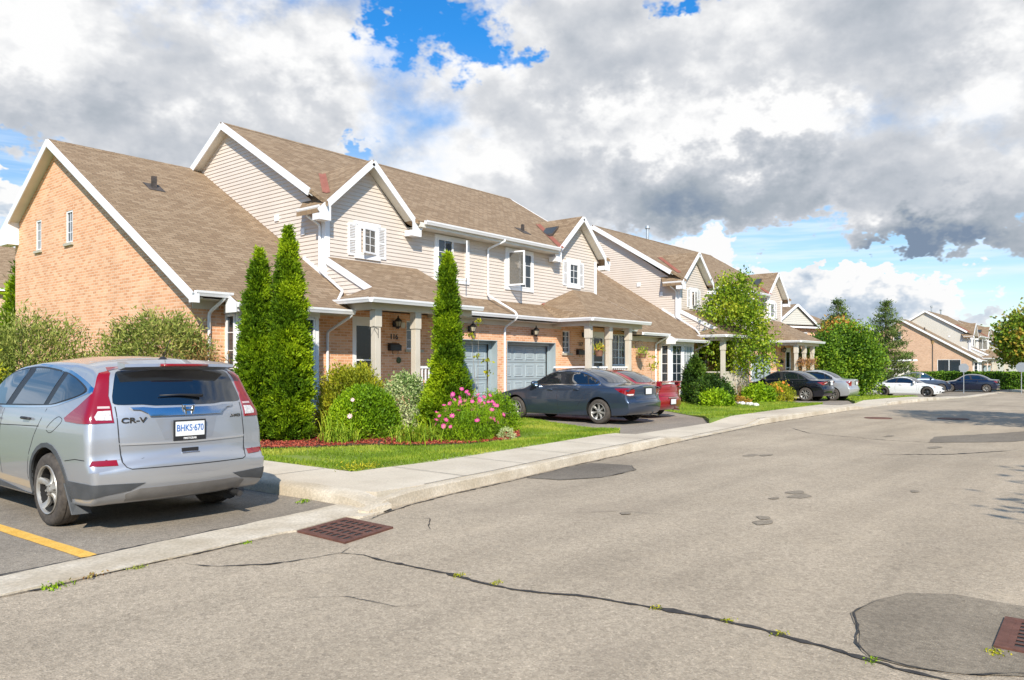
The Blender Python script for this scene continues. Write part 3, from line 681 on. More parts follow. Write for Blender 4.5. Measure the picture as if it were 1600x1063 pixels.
def window(h, pl, u0, u1, z0, z1, cols=2, rows=3, ang_=80, pane='glass', casing=.09, sill=True, o=.0, shutters=0., style='plain', casts=2, curtain=None, header=0.):
    """casement window: frame > pane, muntin, sill, casing; optional shutters as parts of the house"""
    B = h['base']
    def mk(nm, mat, par, fn, **kw):
        m = MB(); m.base = B; fn(m); return m.build(nm, mat, par, **kw)
    fw = .045
    def frame(m):
        pl.box(m, u0, u0+fw, o-.03, o+.045, z0, z1); pl.box(m, u1-fw, u1, o-.03, o+.045, z0, z1)
        pl.box(m, u0+fw, u1-fw, o-.03, o+.045, z0, z0+fw); pl.box(m, u0+fw, u1-fw, o-.03, o+.045, z1-fw, z1)
        for k in range(1, casts):
            c = u0+(u1-u0)*k/casts; pl.box(m, c-fw*.7, c+fw*.7, o-.03, o+.043, z0+fw, z1-fw)
    w = mk('window', M['white'], h['root'], frame)
    opens = {'openL': 0, 'openR': casts-1}.get(style); gridded = ang_ < 30
    for k in range(casts):
        a = u0+(u1-u0)*k/casts+fw*(.7 if k else 1); b = u0+(u1-u0)*(k+1)/casts-fw*(.7 if k < casts-1 else 1)
        if opens == k:
            mk('opening', M['interior'], w, lambda m: pl.box(m, a, b, o-.04, o-.02, z0+fw, z1-fw))
            # sash swung out on its hinge
            hin, sg = (a, 1) if style == 'openL' else (b, 1)
            L_ = b-a; ang = R(ang_); sm = MB(); sm.base = B; gm = MB(); gm.base = B
            dx = L_*math.cos(ang)*(1 if style == 'openL' else -1); dy = -L_*math.sin(ang)
            p0 = Vector((hin, pl.c-o-.045, 0)); p1 = p0+Vector((dx, dy, 0)); zz0, zz1 = z0+fw, z1-fw
            for pa, pb in (((p0, zz0), (p1, zz0)), ((p0, zz1), (p1, zz1))): sm.beam((pa[0].x, pa[0].y, pa[1]), (pb[0].x, pb[0].y, pb[1]), .03, .05)
            for p_ in (p0, p1): sm.beam((p_.x, p_.y, zz0-.025), (p_.x, p_.y, zz1+.025), .031, .05, up=(dx, dy, 0))
            gm.beam((p0.x, p0.y, (zz0+zz1)/2), (p1.x, p1.y, (zz0+zz1)/2), .008, zz1-zz0-.05)
            if gridded:
                for i in range(1, rows): z_ = zz0+(zz1-zz0)*i/rows; sm.beam((p0.x, p0.y, z_), (p1.x, p1.y, z_), .022, .018)
                pm = (p0+p1)/2; sm.beam((pm.x, pm.y, zz0), (pm.x, pm.y, zz1), .0225, .018, up=(dx, dy, 0))
            s_ = sm.build('sash', M['white'], w); gm.build('pane', M['glass'], s_) if False else gm.build('sash_pane', M['sashglass'], w)
            continue
        mk('pane', M[pane], w, lambda m: pl.box(m, a, b, o-.02, o+.012, z0+fw, z1-fw))
        if curtain:
            def cur(m):
                n = 10
                for i in range(n):
                    ua, ub = a+(b-a)*i/n, a+(b-a)*(i+1)/n
                    pl.box(m, ua+.002, ub-.002, o+.0125, o+.0135+.0, z0+fw, z1-fw)
        if cols or rows:
            if cols < 2:
                for i in range(1, rows): c = z0+(z1-z0)*i/rows; mk('muntin', M['white'], w, lambda m: pl.box(m, a, b, o+.0135, o+.0215, c-.009, c+.009))
            def mun(m):
                for i in range(1, cols): c = a+(b-a)*i/cols; pl.box(m, c-.009, c+.009, o+.013, o+.022, z0+fw, z1-fw)
                for i in range(1, rows): c = z0+(z1-z0)*i/rows; pl.box(m, a, b, o+.0135, o+.0215, c-.009, c+.009)
            if cols > 1: mk('muntin', M['white'], w, mun)
    if casing:
        def cas(m):
            c = casing; q = .035
            pl.box(m, u0-c, u0, o-.02, o+q, z0-c, z1+c); pl.box(m, u1, u1+c, o-.02, o+q, z0-c, z1+c)
            pl.box(m, u0, u1, o-.02, o+q, z1, z1+c); pl.box(m, u0, u1, o-.02, o+q, z0-c, z0)
            if header: pl.box(m, u0-.15, u1+.15, o-.02, o+q+.004, z1+c, z1+c+header); pl.box(m, u0-.15, u1+.15, o-.02, o+q+.004, z0-c-header*.8, z0-c)
        mk('casing', M['white'], w, cas)
    if sill: mk('sill', M['stone'], w, lambda m: pl.box(m, u0-.07, u1+.07, -.05, .06, z0-.075, z0-.003))
    if shutters:
        for s_ in (-1, 1):
            a = u0-casing-shutters-.01 if s_ < 0 else u1+casing+.01
            def sh(m):
                b = a+shutters; zz0, zz1 = z0-.07, z1+.07
                pl.box(m, a, a+.045, 0, .045, zz0, zz1); pl.box(m, b-.045, b, 0, .045, zz0, zz1)
                for q in (zz0, zz1-.05, (zz0+zz1)/2-.025): pl.box(m, a+.045, b-.045, 0, .044, q, q+.05)
                n = int((zz1-zz0)/.042)
                for i in range(n): c = zz0+(i+.5)*(zz1-zz0)/n; pl.box(m, a+.045, b-.045, .0, .038, c-.012, c+.006)
            mk('shutter', M['white'], h['root'], sh)
    return w
M['plaque'] = noisy('green_plaque', (.04, .07, .03), (.10, .12, .06), 20., .7)
M['sashglass'] = plain('sash_glass', (.16, .15, .13), .08, alpha=.55)

def gutter_profile(m, a, b, out, mi=0):
    """K-style gutter between a and b, out = outward horizontal unit vector"""
    a, b, o = Vector(a), Vector(b), Vector(out); prof = [(0, .0), (.0, -.115), (.075, -.115), (.095, -.07), (.11, -.045), (.115, 0.), (.10, 0.), (.095, -.03), (.02, -.1)]
    k = len(m.v); n = len(prof)
    for p in (a, b):
        for q, z in prof: m.v.append((p+o*q+Vector((0, 0, z)))[:])
    for i in range(n):
        j = (i+1) % n; m.f.append((k+i, k+j, k+n+j, k+n+i)); m.m.append(mi)
    m.f.append(tuple(range(k+n-1, k-1, -1))); m.m.append(mi); m.f.append(tuple(range(k+n, k+2*n))); m.m.append(mi)
def downspout(h, pts, r=.037):
    m = MB(); m.base = h['base']; P_ = [Vector(p) for p in pts]
    # round the elbows a little
    out = [P_[0]]
    for i in range(1, len(P_)-1):
        a, b, c = P_[i-1], P_[i], P_[i+1]; t = min(.07, (b-a).length*.4, (c-b).length*.4)
        p, q = b+(a-b).normalized()*t, b+(c-b).normalized()*t
        out += [p, (p+q+b*2)/4, q]
    out.append(P_[-1])
    m.tube(out, r, 8); return m.build('downspout', M['white'], h['root'], smooth=40)
SINGLE = {'front_siding', 'gable_siding', 'cheek_siding', 'ridge_cap', 'front_brick_wall', 'gable_brick_wall', 'porch_railing', 'box_bay', 'front_door', 'wall_core', 'mailbox', 'skylight', 'muntin', 'valley_flashing', 'flue_pipe', 'garage_door', 'door_handle', 'roof_vent'}
def split(m, nm, mat, par, **kw):
    """one object per separate piece of the builder's mesh"""
    if nm in SINGLE: return m.build(nm, mat, par, **kw)
    n = len(m.v); up = list(range(n))
    def find(a):
        while up[a] != a: up[a] = up[up[a]]; a = up[a]
        return a
    for f in m.f:
        for a in f[1:]: up[find(a)] = find(f[0])
    grp = {}
    for fi, f in enumerate(m.f): grp.setdefault(find(f[0]), []).append(fi)
    first = None
    for fis in grp.values():
        q = MB(); q.base = m.base; idx = {}
        for fi in fis:
            f = []
            for a in m.f[fi]:
                if a not in idx: idx[a] = len(q.v); q.v.append(m.v[a])
                f.append(idx[a])
            q.f.append(tuple(f)); q.m.append(m.m[fi])
        o = q.build(nm, mat, par, **kw); first = first or o
    return first
def lantern(h, x, y, z, s=1.):
    """carriage wall lamp hanging out from wall plane y"""
    B = h['base']; m = MB(); m.base = B
    m.box(x-.05*s, x+.05*s, y-.02, y, z-.10*s, z+.06*s)
    m.tube([(x, y-.02, z-.05*s), (x, y-.10*s, z-.14*s), (x, y-.15*s, z-.10*s)], .012*s, 6)
    m.lathe([(.0, .30*s), (.015*s, .27*s), (.02*s, .23*s), (.105*s, .15*s), (.095*s, .13*s), (.0, .135*s)], (x, y-.15*s, z-.10*s), n=6)
    m.lathe([(.0, -.06*s), (.012*s, -.05*s), (.055*s, .0), (.06*s, .01*s), (.0, .012*s)], (x, y-.15*s, z-.10*s), n=6)
    for k in range(6):
        a = math.pi/3*k; m.tube([(x+.056*s*math.cos(a), y-.15*s+.056*s*math.sin(a), z-.10*s), (x+.09*s*math.cos(a), y-.15*s+.09*s*math.sin(a), z+.035*s)], .007*s, 4)
    o = m.build('wall_lantern', M['black'], h['root'])
    g_ = MB(); g_.base = B; g_.lathe([(.048*s, .012*s), (.082*s, .13*s)], (x, y-.15*s, z-.10*s), n=6); g_.build('lantern_glass', M['lampglass'], o)
M['lampglass'] = plain('lamp_glass', (.45, .40, .30), .25, spec=.7)
def garage_door(h, u0, u1, z1, y):
    B = h['base']; pl = Plane('y', y)
    m = MB(); m.base = B; d = .30
    # jambs and head lining the deep opening
    pl.box(m, u0, u0+.02, -d, .012, 0, z1); pl.box(m, u1-.02, u1, -d, .012, 0, z1); pl.box(m, u0+.02, u1-.02, -d, .012, z1-.02, z1)
    pl.box(m, u0, u0+.10, -d, -d+.06, 0, z1-.02); pl.box(m, u1-.10, u1-.02, -d, -d+.06, 0, z1-.02); pl.box(m, u0+.10, u1-.10, -d, -d+.06, z1-.12, z1-.02)
    m.build('garage_frame', M['garage'], h['root'])
    m = MB(); m.base = B; a, b, t = u0+.10, u1-.10, z1-.12; D = -d-.05; nrow, ncol = 4, 8 if u1-u0 > 2 else 6; ncol = 4
    rh = t/nrow; cw = (b-a)/ncol
    for r_ in range(nrow):
        za, zb = r_*rh+.006, (r_+1)*rh-.006
        pl.box(m, a, b, D-.04, D, za, zb)
        for c in range(ncol):
            x0, x1 = a+c*cw+.07, a+(c+1)*cw-.07; q0, q1 = za+.07, zb-.07
            k = len(m.v); pts = []
            for o_, ins in ((.001, 0), (.020, .018), (.020, .045), (.008, .065), (.008, .075), (.017, .10)):
                ring = [(x0+ins, q0+ins), (x1-ins, q0+ins), (x1-ins, q1-ins), (x0+ins, q1-ins)]
                m.v += [(u, y-(D+o_), z) for u, z in ring]
            for i in range(5):
                for j in range(4): m.f.append((k+4*i+j, k+4*i+(j+1) % 4, k+4*i+4+(j+1) % 4, k+4*i+4+j)); m.m.append(0)
            m.f.append((k+20, k+21, k+22, k+23)); m.m.append(0)
    o = m.build('garage_door', M['garage'], h['root'])
    hm = MB(); hm.base = B; hm.box(( a+b)/2-.06, (a+b)/2+.06, y-D-.04, y-D-.0, .75, .78); hm.build('handle', M['black'], o)
def column(h, x, y, z0, z1):
    m = MB(); m.base = h['base']
    m.box(x-.085, x+.085, y-.085, y+.085, z0+.16, z1-.42); m.box(x-.105, x+.105, y-.105, y+.105, z0, z0+.16); m.box(x-.105, x+.105, y-.105, y+.105, z1-.42, z1)
    return m.build('porch_column', M['beige'], h['root'], bevel=.006)
def plant_wreath(h, x, y, z, r_, n, parent):
    V = []; F = []; va = []
    for i in range(n):
        a = rng.uniform(0, 6.28); q = r_*rng.uniform(.5, 1.05); c = Vector((x+q*math.cos(a), y-rng.uniform(0, .08), z+q*math.sin(a)))-Vector(h['base'])
        s = .035; k = len(V); u = Vector((rng.uniform(-1, 1), rng.uniform(-.5, .5), rng.uniform(-1, 1))).normalized()*s; w_ = u.orthogonal().normalized()*s*.6
        V += [(c-u)[:], (c+w_)[:], (c+u)[:], (c-w_)[:]]; F.append((k, k+1, k+2, k+3)); va += [rng.random()]*4
    return mesh_np('wreath', V, F, M['autumn'], parent, va)
M['autumn'] = foliage('dried_leaves', [(0, (.30, .12, .03)), (1, (.62, .45, .28)), (.5, (.5, .25, .06))])

def house(label, loc, rz=0., wl=8.55, wing_gable=True, brick='brick', gable_windows='A', front_end=27.0, wing_front=None, kind='A', far=False, mirror_tail=True, group=None):
    root = thing('townhouse', label, 'townhouse', loc, rz, group); B = (X1, YF, 0.)
    h = dict(root=root, base=B); wf = wing_front if wing_front is not None else wl
    def mk(nm, mat, fn, par=None, **kw):
        m = MB(); m.base = B; fn(m); return split(m, nm, mat, par or root, **kw)
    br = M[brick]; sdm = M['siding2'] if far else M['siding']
    U = Plane('y', YU); F_ = Plane('y', YF); G = Plane('x', wl); T = .11
    # ---- brick storey and wing
    holesF = [(16.1, 18.75, -.001, 2.38), (19.23, 21.89, -.001, 2.38), (12.95, 13.92, .62, 2.86), (14.85, 15.40, 2.03, 2.83), (24.2, 25.05, .62, 2.86), (22.32, 22.80, 2.03, 2.83), (25.62, 26.62, 1.60, 2.82)]
    if front_end < 26.7: holesF = [q for q in holesF if q[1] < front_end]
    wz = [(.30, 22.1, 24.5)]
    def fbrick(m):
        wall(m, 'y', YF, [(wf, -.3), (front_end, -.3), (front_end, 3.02), (wf, 3.02)], holesF, depth=.32)
    mk('front_brick_wall', br, fbrick)
    gw = [] 
    if wing_gable:
        if gable_windows == 'A': gw = [(24.25, 24.62, 4.86, 5.72), (22.1, 22.52, 4.86, 5.72)]
        else: gw = [(23.0, 23.8, 5.3, 6.2), (23.0, 23.8, 1.9, 2.7), (17.0, 19.3, .9, 3.0)]
        def gb(m):
            wall(m, 'x', wl, [(YF, -.3), (YF, wing_z(YF)-.16), (WY, WR-.16), (26.25, wing_z(26.25)-.16), (26.25, -.3)], gw, depth=.10)
            if gable_windows == 'A':      # soldier courses over the little windows sit 4 mm proud
                pass
        mk('gable_brick_wall', br, gb)
    mk('back_wall', br, lambda m: (m.box(wl+.02, X1-.02, 26.2, 26.24, -.3, wing_z(26.2)-.1), m.box(X1, X2, 25.6, 25.7, -.3, main_z(25.6)-.1), m.box(X2-.05, X2-.002, YU+.02, 25.6, -.3, 5.6)))
    for a, b, z0, z1 in gw:
        wide = (b-a) > 1
        window(h, G, a, b, z0, z1, cols=2 if not wide else 1, rows=3 if not wide else 1, casing=0, sill=not wide, o=-.05, casts=1 if not wide else 2)
        if gable_windows == 'A': mk('lintel', br, lambda m: G.box(m, a-.04, b+.04, -.06, .005, z1, z1+.2))
    # wing roof
    ye = 15.45; zt = T
    xr0 = wl-.27 if wing_gable else wl
    def wr(m):
        m.slab([(xr0, ye, wing_z(ye)), (X1+.02, ye, wing_z(ye)), (X1+.02, WY, WR), (xr0, WY, WR)], T)
        m.slab([(xr0, WY, WR), (X1+.02, WY, WR), (X1+.02, 26.55, wing_z(26.55)), (xr0, 26.55, wing_z(26.55))], T)
        m.slab([(9.15, ye+.02, wing_z(ye)+.012), (9.15, 15.10, wing_z(15.12)), (12.25, 15.10, wing_z(15.12)), (12.25, ye+.02, wing_z(ye)+.012)], T-.02)
    mk('wing_roof', M['shingle'], wr)
    # ridge caps
    for (a, b) in (((xr0, WY, WR), (X1, WY, WR)), ((X1-.3, 21.3, main_z(21.3)), (X2+.3, 21.3, main_z(21.3)))):
        def caps(m):
            n = int((b[0]-a[0])/.28)
            for i in range(n):
                x0, x1 = a[0]+(b[0]-a[0])*i/n, a[0]+(b[0]-a[0])*(i+1)/n+.03; z = a[2]
                m.slab([(x0, a[1]-.13, z-.07), (x1, a[1]-.13, z-.065), (x1, a[1], z+.018), (x0, a[1], z+.013)], .01)
                m.slab([(x0, a[1], z+.013), (x1, a[1], z+.018), (x1, a[1]+.13, z-.065), (x0, a[1]+.13, z-.07)], .01)
        mk('ridge_cap', M['shingle'], caps)
    # ---- main roof
    XA, XB, HW, RP = 14.0, 24.25, 1.66, .90; HR = 5.72+HW*RP
    ex0, ex1 = X1-.27, X2+.27; eb = 26.2
    def mr(m):
        def vy(x, xa): return 16.25+(HR-RP*abs(x-xa)-5.78)/SL
        dw = (HR-5.78)/RP
        pl_ = [(ex0, vy(ex0, XA)), (XA, vy(XA, XA)), (XA+dw, 16.25), (XB-dw, 16.25), (XB, vy(XB, XB)), (ex1, vy(ex1, XB)), (ex1, 21.3), (ex0, 21.3)]
        m.slab([(x, y, main_z(y)) for x, y in pl_], T)
        m.slab([(ex0, 21.3, main_z(21.3)), (ex1, 21.3, main_z(21.3)), (ex1, eb, main_z(eb)), (ex0, eb, main_z(eb))], T)
    mk('main_roof', M['shingle'], mr)
    # ---- upper walls in lapped siding
    def sg(m):
        siding(m, 'x', X1, [(YU, 3.2), (YU, 5.62), (21.3, main_z(21.3)-.15), (25.7, main_z(25.7)-.15), (25.7, 3.6)], -1)
    mk('gable_siding', sdm, sg)
    def sb(m): siding(m, 'x', X2, [(YU, .0), (YU, 5.62), (21.3, main_z(21.3)-.15), (25.7, main_z(25.7)-.15), (25.7, 0.)], 1)
    mk('gable_siding', sdm, sb)
    def sf(m):
        siding(m, 'y', YU, [(X1, 3.0), (X2, 3.0), (X2, 5.62), (X1, 5.62)], -1)
        for xa in (XA, XB): siding(m, 'y', YU, [(xa-HW+.1, 5.62), (xa+HW-.1, 5.62), (xa, HR-.13)], -1)
    mk('front_siding', sdm, sf)
    # solid core just behind the boards so that no light leaks
    mk('wall_core', sdm, lambda m: (m.box(X1+.004, X2-.06, YU+.004, YU+.05, 3.0, 5.6), m.slab([(X1+.006, YU+.05, 3.2), (X1+.006, YU+.05, 5.5), (X1+.006, 21.3, main_z(21.3)-.2), (X1+.006, 25.6, main_z(25.6)-.2), (X1+.006, 25.6, 3.2)], .05, (1, 0, 0)),
        [m.slab([(xa-HW+.2, YU+.004, 5.6), (xa+HW-.2, YU+.004, 5.6), (xa, YU+.004, HR-.25)], .03, (0, 1, 0)) for xa in (XA, XB)]))
    # corner posts
    mk('corner_board', M['white'], lambda m: (m.box(X1-.028, X1+.13, YU-.03, YU+.12, 3.5, 5.66), m.box(X2-.11, X2+.028, YU-.03, YU+.12, 3.3, 5.66)))
    # ---- cross gables
    for xa in (XA, XB):
        yb = 16.25+(HR-5.78)/SL; y0 = 16.36
        def cg(m):
            for s_ in (-1, 1):
                w_ = HW+.12; ze = HR-w_*RP; yv = 16.25+(ze-5.78)/SL
                xo = xa+s_*w_
                pts = [(xo, y0, ze), (xa, y0, HR), (xa, yb, HR), (xo, max(yv, y0+.02), ze)]
                if (xa == XA and s_ < 0) or (xa == XB and s_ > 0): pts[3] = (xo, 17.35, ze)
                m.slab(pts, T)
        cgo = mk('cross_gable_roof', M['shingle'], cg)
        # flashed valley on the left side of the cross gable
        w_ = HW+.10; zl = HR-w_*RP
        dw = (HR-5.78)/RP; d0 = dw if xa == XB else dw-.40
        a = Vector((xa-d0, 16.25+(HR-RP*d0-5.78)/SL, HR-RP*d0)); b = Vector((xa-.12, 16.25+(HR-RP*.12-5.78)/SL, HR-RP*.12))
        wd = .12 if xa == XB else .13
        mk('valley_flashing', M['flash'], lambda m: m.add([(a.x-wd, a.y, a.z+.022), (a.x, a.y, a.z+.018), (b.x, b.y, b.z+.018), (b.x-wd, b.y, b.z+.022), (a.x, a.y-wd*1.2, a.z+.022), (b.x, b.y-wd*1.2, b.z+.022)], [(0, 1, 2, 3), (1, 4, 5, 2)]))
        # rakes, returns, soffits
        def rk(m):
            for s_ in (-1, 1):
                w_ = HW+.14; ze = HR-w_*RP
                m.beam((xa+s_*w_, y0-.018, ze-.085), (xa+s_*.0, y0-.018, HR-.085), .030, .17, up=(0, 0, 1))
                # boxed return at the eave
                m.box(xa+s_*(w_-.02), xa+s_*(HW-.22), y0+.004, YU-.04, ze-.26, ze-.10)
                m.add([(xa+s_*(w_), y0-.028, ze-.02), (xa+s_*(w_), y0-.028, ze-.27), (xa+s_*(HW-.22), y0-.028, ze-.27), (xa+s_*(HW-.22), y0-.028, ze+.22)], [(0, 1, 2, 3)])
        mk('rake_board', M['white'], rk)
        def sf2(m):
            for s_ in (-1, 1):
                w_ = HW-.2; ze = HR-w_*RP
                m.slab([(xa+s_*w_, y0+.01, ze-T-.02), (xa, y0+.01, HR-T-.02), (xa, YU-.022, HR-T-.02), (xa+s_*w_, YU-.022, ze-T-.02)], .015)
        mk('soffit', M['soffit'], sf2)
    # main gable rakes (white boards) and soffits
    def rk2(m):
        zr = main_z(21.3)
        for xx, s_ in ((ex0, -1), (ex1, 1)):
            ya = 17.0
            m.beam((xx+s_*.017, ya, main_z(ya)-.095), (xx+s_*.017, 21.3, zr-.095), .03, .20)
            m.beam((xx+s_*.018, eb, main_z(eb)-.095), (xx+s_*.018, 21.3, zr-.095), .031, .20)
        if wing_gable:
            m.beam((xr0-.017, ye-.08, wing_z(ye-.08)-.095), (xr0-.017, WY, WR-.095), .03, .20)
            m.beam((xr0-.018, 26.6, wing_z(26.6)-.095), (xr0-.018, WY, WR-.095), .031, .20)
            m.box(xr0-.034, xr0+.14, ye-.10, ye+.02, wing_z(ye)-.26, wing_z(ye)-.06)
            m.slab([(xr0-.035, 26.62, wing_z(26.6)-.02), (xr0-.035, 26.62, wing_z(26.6)-.42), (xr0-.035, 25.95, wing_z(26.6)-.42), (xr0-.035, 25.95, wing_z(25.95)-.1)], .30, (1, 0, 0))
    mk('rake_board', M['white'], rk2)
    def sf3(m):
        for xx, xw in ((ex0, X1), (ex1, X2)):
            m.slab([(xx, 16.9, main_z(16.9)-T-.03), (xw, 16.9, main_z(16.9)-T-.03), (xw, 21.3, main_z(21.3)-T-.03), (xx, 21.3, main_z(21.3)-T-.03)], .015)
            m.slab([(xx, 25.9, main_z(25.9)-T-.03), (xw, 25.9, main_z(25.9)-T-.03), (xw, 21.3, main_z(21.3)-T-.03), (xx, 21.3, main_z(21.3)-T-.03)], .015)
        if wing_gable:
            m.slab([(xr0, ye, wing_z(ye)-T-.03), (wl, ye, wing_z(ye)-T-.03), (wl, WY, WR-T-.03), (xr0, WY, WR-T-.03)], .015)
            m.slab([(xr0, 26.5, wing_z(26.5)-T-.03), (wl, 26.5, wing_z(26.5)-T-.03), (wl, WY, WR-T-.03), (xr0, WY, WR-T-.03)], .015)
        m.box(XA+HW, XB-HW, 16.30, YU-.022, 5.60, 5.62)             # under the main eave
        m.box(XA+HW, XB-HW, 16.245, 16.30, 5.60, 5.74)
        m.box(wf+.01, 9.2, 15.52, YF-.01, 2.985, 3.0); m.box(9.2, 12.2, 15.16, YF-.01, 2.90, 2.915); m.box(15.9, 21.5, 15.60, YF-.01, 3.02, 3.035)
    mk('soffit', M['soffit'], sf3)
    # frieze boards (beige)
    mk('frieze', M['beige'], lambda m: (m.box(wf+.02, 9.18, YF-.03, YF-.002, 2.80, 2.985), m.box(15.9, 22.2, YF-.03, YF-.002, 2.86, 3.02), m.box(11.5, 12.9, YF-.028, YF-.002, 2.84, 2.90)))
    # ---- gutters
    def gt(m):
        gutter_profile(m, (XA+HW+.16, 16.235, 5.80), (XB-HW-.10, 16.235, 5.80), (0, -1, 0))
        gutter_profile(m, (X1-.32, 17.35, 5.70), (X1-.32, 16.38, 5.70), (-1, 0, 0))
        gutter_profile(m, (XB+HW+.14, 16.38, 5.70), (XB+HW+.14, 17.35, 5.70), (1, 0, 0))
        gutter_profile(m, (wf-(.2 if wing_gable else 0), ye-.005, wing_z(ye)+.0), (9.2, ye-.005, wing_z(ye)+.0), (0, -1, 0))
        gutter_profile(m, (9.12, 15.095, wing_z(15.1)), (12.28, 15.095, wing_z(15.1)), (0, -1, 0))
        gutter_profile(m, (15.9, 15.54, 3.19), (21.6, 15.54, 3.19), (0, -1, 0))
        gutter_profile(m, (12.06, 14.19, 3.19), (16.0, 14.19, 3.19), (0, -1, 0)); gutter_profile(m, (12.08, 15.65, 3.19), (12.08, 14.16, 3.19), (-1, 0, 0))
        gutter_profile(m, (21.5, 14.19, 3.19), (25.35, 14.19, 3.19), (0, -1, 0)); gutter_profile(m, (21.52, 15.5, 3.19), (21.52, 14.16, 3.19), (-1, 0, 0))
        gutter_profile(m, (25.0, 15.2, 3.02), (26.1, 15.2, 3.02), (0, -1, 0))
    mk('gutter', M['white'], gt)
    mk('gutter_board', M['white'], lambda m: (m.add([(9.1, 15.5, wing_z(15.5)-.0), (9.1, 15.06, wing_z(15.1)-.0), (9.1, 15.06, wing_z(15.1)-.22), (9.1, 15.5, wing_z(15.1)-.22)], [(0, 1, 2, 3)]), m.box(9.11, 9.2, 15.10, 15.5, wing_z(15.1)-.20, wing_z(15.1)-.115)))
    # ---- porch roofs and pent roof
    def pr(m):
        e, t = 3.20, 4.44; s_ = (t-e)/2.5
        m.slab([(12.7, YU-.02, t), (12.7, 14.9, e+s_*.7), (12.09, 14.2, e), (15.95, 14.2, e), (15.95, YU-.02, t)], .10)
        m.slab([(15.95, YU-.02, t), (15.95, 14.2, e), (16.0, 14.9, 3.2), (17.86, YU-.02, 3.74)], .05)
        m.slab([(12.09, 14.2, e), (12.7, 14.9, e+s_*.7), (12.62, 15.6, 3.38), (12.09, 15.7, 3.22)], .05)
    mk('porch_roof', M['shingle'], pr)
    def pr2(m):
        e, t = 3.20, 4.44; ap = (24.0, YU-.02, t)
        m.slab([(21.5, 14.2, e), (25.35, 14.2, e), (25.35, YU-.02, t), ap], .08)
        m.slab([(21.5, 14.2, e), ap, (22.0, YU-.02, 3.76), (21.5, 15.6, e)], .05)
        m.slab([(25.0, 15.3, 3.06), (26.4, 15.3, 3.06), (26.4, 16.7, 3.8), (25.0, 16.7, 3.8)], .08)
    mk('porch_roof', M['shingle'], pr2)
    mk('valley_flashing', M['flash'], lambda m: m.add([(21.62, 15.62, 3.245), (21.80, 15.62, 3.25), (22.25, 16.66, 3.84), (22.02, 16.66, 3.80)], [(0, 1, 2, 3)]))
    mk('pent_roof', M['shingle'], lambda m: m.slab([(15.9, 15.55, 3.17), (22.1, 15.55, 3.17), (22.1, YU-.01, 3.74), (15.9, YU-.01, 3.74)], .10))
    def prk(m):
        m.beam((12.66, YU-.04, 4.34), (12.66, 14.86, 3.43), .035, .17)
        m.beam((25.37, YU-.04, 4.34), (25.37, 14.3, 3.16), .035, .15)
        m.beam((26.42, YU-.04, 3.74), (26.42, 15.3, 3.0), .03, .14)
        m.beam((X1-.04, 17.6, wing_z(17.6)+.05), (X1-.04, YU+.1, wing_z(YU+.1)+.05), .02, .1)
    mk('rake_board', M['white'], prk)
    mk('cheek_siding', sdm, lambda m: siding(m, 'x', 12.70, [(YU-.04, 3.3), (YU-.04, 4.32), (15.0, 3.45), (15.2, 3.3)], -1))
    # beams of the porches
    def bm(m):
        for x0, x1 in ((12.28, 15.85), (21.68, 25.2)):
            m.box(x0, x1, 14.40, 14.62, 2.93, 3.09); m.box(x0, x0+.2, 14.62, YF-.02, 2.93, 3.09); m.box(x1-.2, x1, 14.62, YF-.02, 2.93, 3.09)
            m.box(x0-.18, x1+.14, 14.22, YF-.03, 3.092, 3.11)
    mk('porch_beam', M['beige'], bm)
    for c_ in (12.5, 13.83, 15.16, 21.8, 23.07, 24.39): column(h, c_, 14.51, .45, 2.93)
    mk('porch_floor', M['concrete'], lambda m: (m.box(12.2, 15.85, 14.35, YF, -.3, .45), m.box(21.6, 25.2, 14.35, YF, -.3, .45), m.box(15.86, 16.05, 14.6, YF-.02, -.3, .2)))
    # railings
    for x0, x1 in ((13.93, 15.06), (21.9, 22.97), (23.17, 24.29)) if kind == 'A' else ((12.6, 13.73), (13.93, 15.06), (21.9, 22.97), (23.17, 24.29)):
        def rail(m):
            m.box(x0, x1, 14.48, 14.54, 1.50, 1.56); m.box(x0, x1, 14.485, 14.535, .60, .65)
            n = int((x1-x0)/.125)
            for i in range(1, n): c = x0+(x1-x0)*i/n; w_ = .017 if kind == 'A' else .045; m.box(c-w_, c+w_, 14.493, 14.527, .65, 1.50)
        mk('porch_railing', M['white'] if kind == 'A' else M['beige'], rail)
    mk('hand_rail', M['white'] if kind == 'A' else M['beige'], lambda m: [m.box(x_, x_+.06, 14.62, YF-.02, 1.50, 1.56) for x_ in ((21.75,) if kind == 'A' else (12.45, 21.75))])
    # ---- box bay
    def bay(m):
        x0, x1, y = 9.35, 11.5, 15.42
        m.box(x0, x1, y+.03, YF, .45, 2.9); m.box(x0-.03, x1+.03, y, YF-.002, 2.72, 2.9); m.box(x0-.03, x1+.03, y, YF-.002, .98, 1.06)
        for q in (x0, x1-.09, (x0+x1)/2-.05): m.box(q-.005, q+.095, y+.005, y+.08, .45, 2.72)
        for q in (.55, .68, .81): m.box(x0+.09, x1-.09, y+.012, y+.03, q, q+.11)
    mk('box_bay', M['white'], bay)
    pb = Plane('y', 15.45)
    window(h, pb, 9.46, 10.35, 1.10, 2.70, cols=2, rows=4, casing=0, sill=False, o=.0, casts=1)
    window(h, pb, 10.50, 11.38, 1.10, 2.70, cols=3, rows=4, casing=0, sill=False, o=.0, casts=1, pane='lace' if kind == 'B' else 'glass')
    window(h, Plane('x', 9.35), 15.50, 15.86, 1.10, 2.70, cols=1, rows=4, casing=0, sill=False, o=.0, casts=1)
    window(h, Plane('x', 11.5, 1), 15.50, 15.86, 1.10, 2.70, cols=1, rows=4, casing=0, sill=False, o=.0, casts=1)
